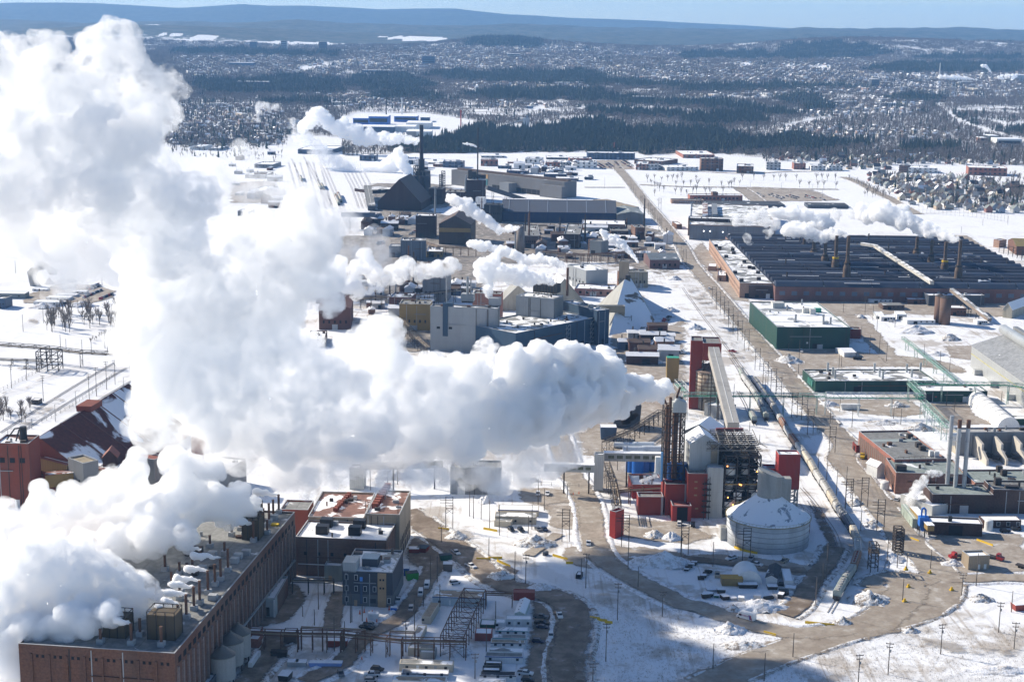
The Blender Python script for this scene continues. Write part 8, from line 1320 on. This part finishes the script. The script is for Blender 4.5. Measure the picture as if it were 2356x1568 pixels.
for l_,a,z in(('rusty pipe rack crossing the yard before the blue hall',E('A',40,1130,560,1140,860,1190),8),('dark pipe rack along the near mill yard',E('A',420,1440,950,1480,1500,1430),7),('rusty pipe rack beside the brown cubic block',E('D',760,1290,1060,1380,1500,1400),8),('dark pipe rack running to the ochre gallery',Q(5,60,500,420,480,900,430),9),('rusty pipe rack at the foot of the grey mill',Q(5,420,640,520,760,600,830),8),('dark pipe rack behind the peaked mill',E('D',560,660,900,750,1150,760),9),('rusty pipe rack by the brick shop and pale shop',Q(5,1500,200,1900,190,2100,150),7),('dark pipe rack left of the red block yard',E('F',20,1230,330,1100,640,900),6),('lagged pipes descending beside the walkway tower',Q(8,1830,60,1880,200,1910,350),8),('dark pipe gantry beside the red shed',Q(8,1900,255,2080,245,2230,235),7)):bridge('pipe_rack',l_,'pipe rack',[up(p,z)for p in a],z,3,8,rk.choice([ruststeel,darksteel]),(0,1.4),3)
for k in range(26):
 n_,X,Y=rk.choice(((5,rk.uniform(300,1000),rk.uniform(360,480)),('D',rk.uniform(900,1700),rk.uniform(700,1150)),('A',rk.uniform(50,1600),rk.uniform(1120,1400)),(4,rk.uniform(2100,2340),rk.uniform(430,560)),(5,rk.uniform(-200,300),rk.uniform(350,560))));p=up(e(n_,X,Y),0);h_=rk.uniform(14,38);m=MB();m.cyl((0,0,0),rk.uniform(.6,1.4),h_,10,.6);t=empty('works_chimney',p,0,rk.choice(['rusty','grey','dark'])+' slim chimney, %d m tall, among the mills, number %d'%(h_,k+1),'chimney','slim chimneys among the mills');m.build('shaft',ruststeel if 'rusty' in t['label']else steel if 'grey' in t['label']else darksteel,t);m=MB();m.cyl((0,0,h_*.7),1.7,.3,10);m.build('platform',darksteel,t)
def belt(name,label,polys,n,coll):
 P=[]
 for poly,k in zip(polys,n):
  X=[p[0]for p in poly];Y=[p[1]for p in poly]
  a=RNG.uniform(min(X),max(X),k*3);b=RNG.uniform(min(Y),max(Y),k*3);ok=inpoly(a,b,poly);P+=[tuple(gat(x,y))for x,y in list(zip(a[ok],b[ok]))[:k]]
 P=np.array(P);scatter(name,P,RNG.uniform(0,6.28,len(P)),RNG.uniform(.5,1.15,len(P)),coll,label,'trees')
RES=[E('C',0,270,2350,270,2350,450,1000,430,480,480,0,470),E('B',1400,280,2350,280,2350,395,1450,400),Q(1,1150,900,1950,880,2000,1010,1700,1060,1200,1040),E('C',480,540,1000,560,1700,600,2350,690,2350,990,1950,960,1240,930,950,830),Q(1,1150,1040,1950,1060,1950,1120,1150,1080)]
belt('bare_street_trees','bare trees between the houses of the near streets',RES,(1500,500,500,500,60),BARE_L);belt('evergreen_street_trees','dark evergreens between the houses of the near streets',RES,(120,60,60,40,10),CON_L)
for ki,(P_,hw,mt)in enumerate(RP):
 if hw<3.7 or mt is TRACKM or len(P_)<8:continue
 for sd in(-1,1):
  vs,fs,row=[],[],0;w_=3.2;last=False
  for i,p in enumerate(P_):
   d=(P_[min(i+1,len(P_)-1)]-P_[max(i-1,0)]).normalized();n=Vector((d.y,-d.x,0))*sd;c_=p+n*(hw*1.12+1.2);nz=mnoise.noise(Vector((i*.33+ki*9,sd*3,0)));hh=.55+.9*nz+.5*mnoise.noise(Vector((i*1.3,ki,sd)))
   ok=hh>.12 and all(min((c_-q_).length for q_ in P2[::2])>h2*1.05+.6 for P2,h2,m2 in RP if P2 is not P_ and m2 is not TRACKM)
   if not ok:last=False;continue
   for k,(t,z)in enumerate(((-1,-.05),(-.5,.6),(0,1),(.45,.55),(1,-.05))):j_=.35*mnoise.noise(Vector((i*.9+k,ki*2.1,sd)));vs.append((c_.x+n.x*(t*w_/2+j_),c_.y+n.y*(t*w_/2+j_),z*hh*(1+j_)))
   if last:o=len(vs)-10;fs+=[(o+k,o+k+1,o+k+6,o+k+5)for k in range(4)]
   last=True
  if len(fs)>8:m=MB();m.add(vs,fs);tag(m.build('snow_bank',HM_['w' if ki%2 else 'd'],None,True),'ploughed snow banks along the road edges','snow bank',None,'stuff')
   # ------------------------------------------------------------------ steam and smoke: closed lumpy hulls filled with scattering vapour
def ico(sub):
 bm=bmesh.new();bmesh.ops.create_icosphere(bm,subdivisions=sub,radius=1);v=np.array([x.co for x in bm.verts]);f=np.array([[a.index for a in x.verts]for x in bm.faces]);bm.free();return v,f
ICV,ICF=ico(2);rs_m=random.Random(21)
def plume(name,label,lumps,d0,d1,tau=3.4,soft=0.0,col=(.9995,.9995,.9995),crowd=4,group=None,fine=0.0):
 """lumps: (picture x, y, radius) from the source outwards, lying d0 to d1 metres away"""
 sp=[];L2=[]
 for a,b in zip(lumps[:-1],lumps[1:]):
  L2.append(a);gap=math.hypot(a[0]-b[0],a[1]-b[1]);k=int(gap/(.7*min(a[2],b[2])))
  if len(lumps)<16 or crowd==3:
   for i in range(1,min(k,4)+1):u=i/(min(k,4)+1);rr=a[2]+(b[2]-a[2])*u;L2.append((a[0]+(b[0]-a[0])*u+rs_m.uniform(-.3,.3)*rr,a[1]+(b[1]-a[1])*u+rs_m.uniform(-.3,.3)*rr,rr*rs_m.uniform(.75,1.15)))
 lumps=L2+[lumps[-1]];n=len(lumps)
 for i,(X,Y,r)in enumerate(lumps):
  d=d0+(d1-d0)*i/max(1,n-1);p=dat(X,Y,d);R_=r/F*d;sp.append((p.x,p.y,p.z,R_*.8))
  for k in range(crowd):
   a=Vector((rs_m.gauss(0,1),rs_m.gauss(0,1),rs_m.gauss(0,1))).normalized()*R_*rs_m.uniform(.45,.75);sp.append((p.x+a.x,p.y+a.y,p.z+a.z,R_*rs_m.uniform(.28,.55)))
 mr=float(np.mean([s[3]for s in sp]))*1.7
 vs=np.concatenate([ICV*s[3]+np.array(s[:3])for s in sp]);fs=np.concatenate([ICF+i*len(ICV)for i in range(len(sp))])
 t=NT(name);v=t.n('ShaderNodeVolumePrincipled',{'Color':(*col,1),'Anisotropy':.0});dn=tau/mr
 if soft:
  n1=t.noise(.9/mr,5,.62,None,.3);t.t.links.new(t.ramp(n1,soft-.1,soft+.16,0,dn),v.inputs['Density'])
  try:t.m.cycles.volume_step_rate=.35
  except Exception:pass
 else:
  n1=t.noise(1.6/mr,4,.65,None,.2);dd_=t.ramp(t.math('ADD',t.math('MULTIPLY',n1,.72),t.math('MULTIPLY',t.noise(5.5/mr,4,.65),.28)),.4,.62,dn*.03,dn*1.25)
  if fine:dd_=t.math('MAXIMUM',dd_,t.ramp(t.n('ShaderNodeSeparateXYZ',{0:t.pos()}).outputs[0],-60,60,0,dn*4))
  t.t.links.new(dd_,v.inputs['Density'])
  try:t.m.cycles.volume_step_rate=.5
  except Exception:pass
 t.t.links.new(v.outputs[0],t.out.inputs[1])
 me=bpy.data.meshes.new(name);me.from_pydata(vs.tolist(),[],fs.tolist());me.materials.append(t.m);o=bpy.data.objects.new(name,me);C.objects.link(o)
 m=o.modifiers.new('merge','REMESH');m.mode='VOXEL';m.voxel_size=fine or max(.35,mr/11);m.use_smooth_shade=True
 for sc,st in((mr*.9,mr*.34),(mr*.4,mr*.2))if not soft else((mr*.9,mr*.5),):
  tx=bpy.data.textures.new(name,'VORONOI');tx.noise_scale=sc;tx.distance_metric='DISTANCE_SQUARED';q_=o.modifiers.new('billow','DISPLACE');q_.texture=tx;q_.texture_coords='GLOBAL';q_.strength=-st;q_.mid_level=.3
 if fine:tx=bpy.data.textures.new(name,'VORONOI');tx.noise_scale=5;tx.distance_metric='DISTANCE_SQUARED';q_=o.modifiers.new('knobs','DISPLACE');q_.texture=tx;q_.texture_coords='GLOBAL';q_.strength=-2.6;q_.mid_level=.3
 if not soft:tx=bpy.data.textures.new(name,'CLOUDS');tx.noise_scale=mr*.16;tx.noise_depth=2;q_=o.modifiers.new('curl','DISPLACE');q_.texture=tx;q_.texture_coords='GLOBAL';q_.strength=mr*.16;q_.mid_level=.5
 return tag(o,label,'steam' if col[0]>.5 else 'smoke',group)
sc3=lambda n,L:[(*q(n,x,y),r/3)for x,y,r in L]
sce=lambda k,L:[(*e(k,x,y),r*.613542/EO[k][2])for x,y,r in L]
dS=PSX.y
plume('steam_plume','huge billowing white steam plume blown left from the tall process stack',[(1547,900,9),(1540,897,14),(1528,896,22),(1508,896,32),(1480,898,42),(1450,892,48),(1425,910,58),(1400,852,58),(1380,910,80),(1330,845,72),(1310,915,104),(1255,855,82),(1235,940,116),(1190,850,74),(1160,950,124),(1060,875,84),(1050,970,124),(990,880,94),(960,970,124),(890,870,96),(870,770,84),(830,820,90),(870,970,124),(790,880,110),(760,960,134),(700,890,126),(650,960,138),(600,830,140),(540,930,138),(600,720,138),(740,640,84),(640,620,132),(480,830,150),(540,590,122),(715,540,94),(690,490,68),(470,680,156),(400,860,134),(360,720,124),(380,560,134),(340,460,112),(420,470,92),(310,560,80),(270,500,80)],dS,560,fine=1.15)
plume('steam_plume','tall white steam bank towering into the sky at upper left',[(330,380,100),(330,255,96),(370,200,62),(270,140,84),(215,105,56),(285,80,46),(180,220,125),(80,190,105),(60,300,135),(35,110,52),(150,360,120),(-20,380,120),(230,320,110),(-40,240,100),(160,430,90),(40,450,80),(-30,140,90),(110,110,60),(250,430,90),(310,320,90)],585,545,2.6)
plume('steam_veil','thin drifting veil of steam under the great plume',[(1290,1030,70),(1200,1060,75),(1090,1050,85),(980,1040,85),(870,1030,90),(760,1050,80),(650,1050,90),(540,1030,90),(430,990,80),(330,970,70),(1150,1120,45),(700,1110,55)],650,545,1.9,.5)
plume('steam_veil','hazy veil of steam over the left town behind the great plume',[(280,480,100),(180,500,100),(80,540,90),(20,470,90),(240,580,80),(120,630,60),(200,400,60)],640,600,1.9,.46)
plume('steam_veil','pale steam haze over the white rail yard in the upper left',[(480,400,60),(540,430,64),(600,440,60),(660,430,56),(790,520,56),(830,600,64),(860,560,44),(900,630,50),(560,360,44)],1300,1250,.9,.5)
plume('steam_plume','dense white steam bank pouring from the mill roof cooling tower',[(395,1400,9),(382,1392,20),(358,1376,38),(322,1365,58),(270,1350,78),(210,1330,92),(150,1310,98),(90,1320,100),(30,1340,110),(125,1265,58),(60,1400,88),(-10,1420,90),(20,1495,45),(110,1430,66),(230,1400,50)],487,468,4)
plume('steam_veil','ragged steam drifting down over the brick mill front corner',[(90,1480,60),(40,1520,60),(20,1470,60),(130,1440,55),(180,1420,55),(10,1560,40),(250,1410,45)],466,462,4.5,.38)
plume('steam_plume','soft steam cloud rising from the far end of the mill roof',[(588,1150,20),(570,1180,28),(545,1145,45),(520,1190,42),(480,1150,66),(420,1125,60),(440,1180,48)],570,545,3.6,.38)
plume('steam_veil','wide ragged steam veil over the mill roof and the ore blocks',[(400,1140,70),(340,1180,70),(300,1110,55),(250,1170,62),(190,1190,64),(130,1210,66),(80,1190,50),(20,1210,60),(400,1060,50),(480,1075,45),(300,1240,60),(420,1230,50),(180,1250,50)],560,520,3.2,.43)
for i,(X,Y,L_)in enumerate(((1524,712,190),(1440,800,150),(1383,868,170),(1343,912,150),(1290,968,130),(1240,1030,110),(1925,275,160),(1815,385,110),(1775,435,110),(1745,475,110),(912,1165,110),(965,485,120),(1390,650,140),(1170,1080,80))):
 p0=q(7,X,Y);dd_=zat(*q(7,X,Y+110),27).y;plume('steam_puff','small ragged steam puff, number %d of those leaving the mill roof stacks'%(i+1),[(p0[0]-L_/3*u,p0[1]-10*u+rs_m.uniform(-3,3)+u*4,2.2+9.5*u**.75)for u in(0,.12,.25,.4,.55,.7,.85,1)],dd_,dd_-3,4.0,.36,crowd=3,group='steam puffs of the mill roof stacks')
dC=gb3.c.y
plume('steam_plume','white steam plume streaming left from the cooling cells in the centre',sc3(5,[(1476,384,12),(1450,378,26),(1400,362,42),(1330,350,58),(1240,330,76),(1160,320,82),(1080,310,78),(1000,340,70),(960,270,66),(1060,220,58),(1010,430,46),(1030,480,24)]),dC-6,dC-30,4);plume('steam_plume','thin steam trail from the slim rusty chimney in the centre',sc3(5,[(1556,295,10),(1530,270,22),(1480,240,32),(1410,225,38),(1330,222,42),(1240,220,46),(1150,180,44),(1060,150,40),(960,120,44),(890,115,36)]),dC+5,dC+60,4)
plume('steam_veil','torn steam drifting over the brown mills left of the centre',sc3(5,[(760,260,70),(640,290,80),(540,310,70),(440,260,80),(350,330,90),(230,330,90),(150,210,80),(60,350,100),(110,450,70),(-60,300,120),(-120,420,90),(260,420,50)]),dC+40,dC,2.6,.46)
plume('steam_veil','greyish wisps of steam before the pale grey mill',sc3(5,[(1000,800,70),(960,860,70),(1030,900,70),(1080,830,50),(980,940,60)]),760,740,1.5,.48)
plume('steam_plume','white plume curling up left from the mottled brown chimney',sce('D',[(1990,1150,22),(1940,1165,40),(1860,1170,55),(1770,1190,62),(1700,1130,72),(1610,1050,80),(1500,990,90),(1400,900,95),(1300,860,85),(1210,830,62),(1180,790,40),(1650,1110,60)]),1265,1330,4)
plume('steam_plume','distant white plume lying across the wood edge',sc3(2,[(545,970,14),(500,970,28),(440,965,38),(370,955,50),(300,950,60),(220,955,62),(130,950,70),(60,910,76),(-10,880,76),(-90,850,66),(-150,780,60),(-200,810,56),(-260,870,56)]),2560,2700,4);plume('steam_plume','puffy white plume rising beside the dark chimney',sc3(2,[(528,1255,14),(500,1230,28),(460,1180,46),(420,1110,56),(390,1050,42),(350,1140,62),(280,1170,66),(200,1190,62)]),2290,2340,4);plume('steam_veil','thin steam haze over the rail yard left of the dark chimney',sc3(2,[(150,1190,80),(60,1160,80),(-40,1120,80),(-130,1060,80),(-240,950,70),(-300,900,60),(80,1270,60),(-440,740,40),(-560,720,36),(-580,820,30)]),2340,2450,1.0,.5)
plume('steam_plume','white plume from the left group of oven stacks',sc3(6,[(1134,55,16),(1100,42,32),(1050,55,42),(970,62,48),(890,45,54),(800,30,56),(720,20,56),(1010,-30,46),(940,-50,60),(840,-80,62),(740,-100,60),(640,-100,50)]),1330,1400,4);plume('steam_plume','broad white plume from the right group of oven stacks',sc3(6,[(1903,85,16),(1860,72,32),(1790,52,48),(1710,25,60),(1620,-10,74),(1530,-50,84),(1440,-80,88),(1360,-110,88),(1280,-70,70),(1240,-110,66)]),1320,1420,4)
plume('steam_veil','thin trailing steam over the rolling shop roofs',sc3(6,[(560,-90,60),(460,-70,60),(360,-60,50),(640,-20,50),(1180,-100,60),(450,80,40)]),1420,1440,1.6,.48)
plume('steam_plume','slim steam trail leaning over the brick shop by the main road',sc3(5,[(2046,245,8),(2030,215,14),(2000,180,20),(1965,140,28),(1915,100,34),(1860,70,34),(1810,40,30)]),1150,1180,3.4,.38);plume('steam_veil','pale puff of steam rising in front of the brick works',sce('H',[(935,1200,40),(920,1130,70),(960,1040,80),(1050,940,80),(1100,850,70),(1150,790,60),(1280,790,60)]),690,690,1.7,.48)
plume('steam_plume','distant bank of steam along the right plant under the hills',sc3(3,[(2040,556,8),(2000,552,14),(1940,545,22),(1880,540,24),(1810,535,20),(1770,530,14)]),5300,5300,4);plume('steam_plume','tiny distant plume leaning from the short chimney',sc3(3,[(2132,504,4),(2118,485,9),(2095,462,13),(2070,455,15)]),5300,5300,4);plume('steam_plume','tiny distant puff at the right edge plant',sc3(3,[(2270,552,8),(2285,535,14),(2300,518,14),(2180,530,12),(2215,545,9)]),5300,5300,4)
plume('steam_plume','small flat puff from the black mast above the wood',sce('D',[(1518,222,7),(1490,208,15),(1450,196,20),(1400,190,18),(1350,180,10)]),2000,2010,3);plume('dark_smoke','dark smoke rolling under the white plume beside the kiln',sce('F',[(370,930,24),(330,960,45),(280,920,62),(220,890,58),(180,870,40),(270,1000,50)]),745,740,3.0,.4,(.05,.045,.04));plume('steam_veil','light steam over the flat snowy roof left of the red block',sce('G',[(560,640,34),(620,620,40),(700,590,40),(780,560,36)]),705,705,1.6,.46)
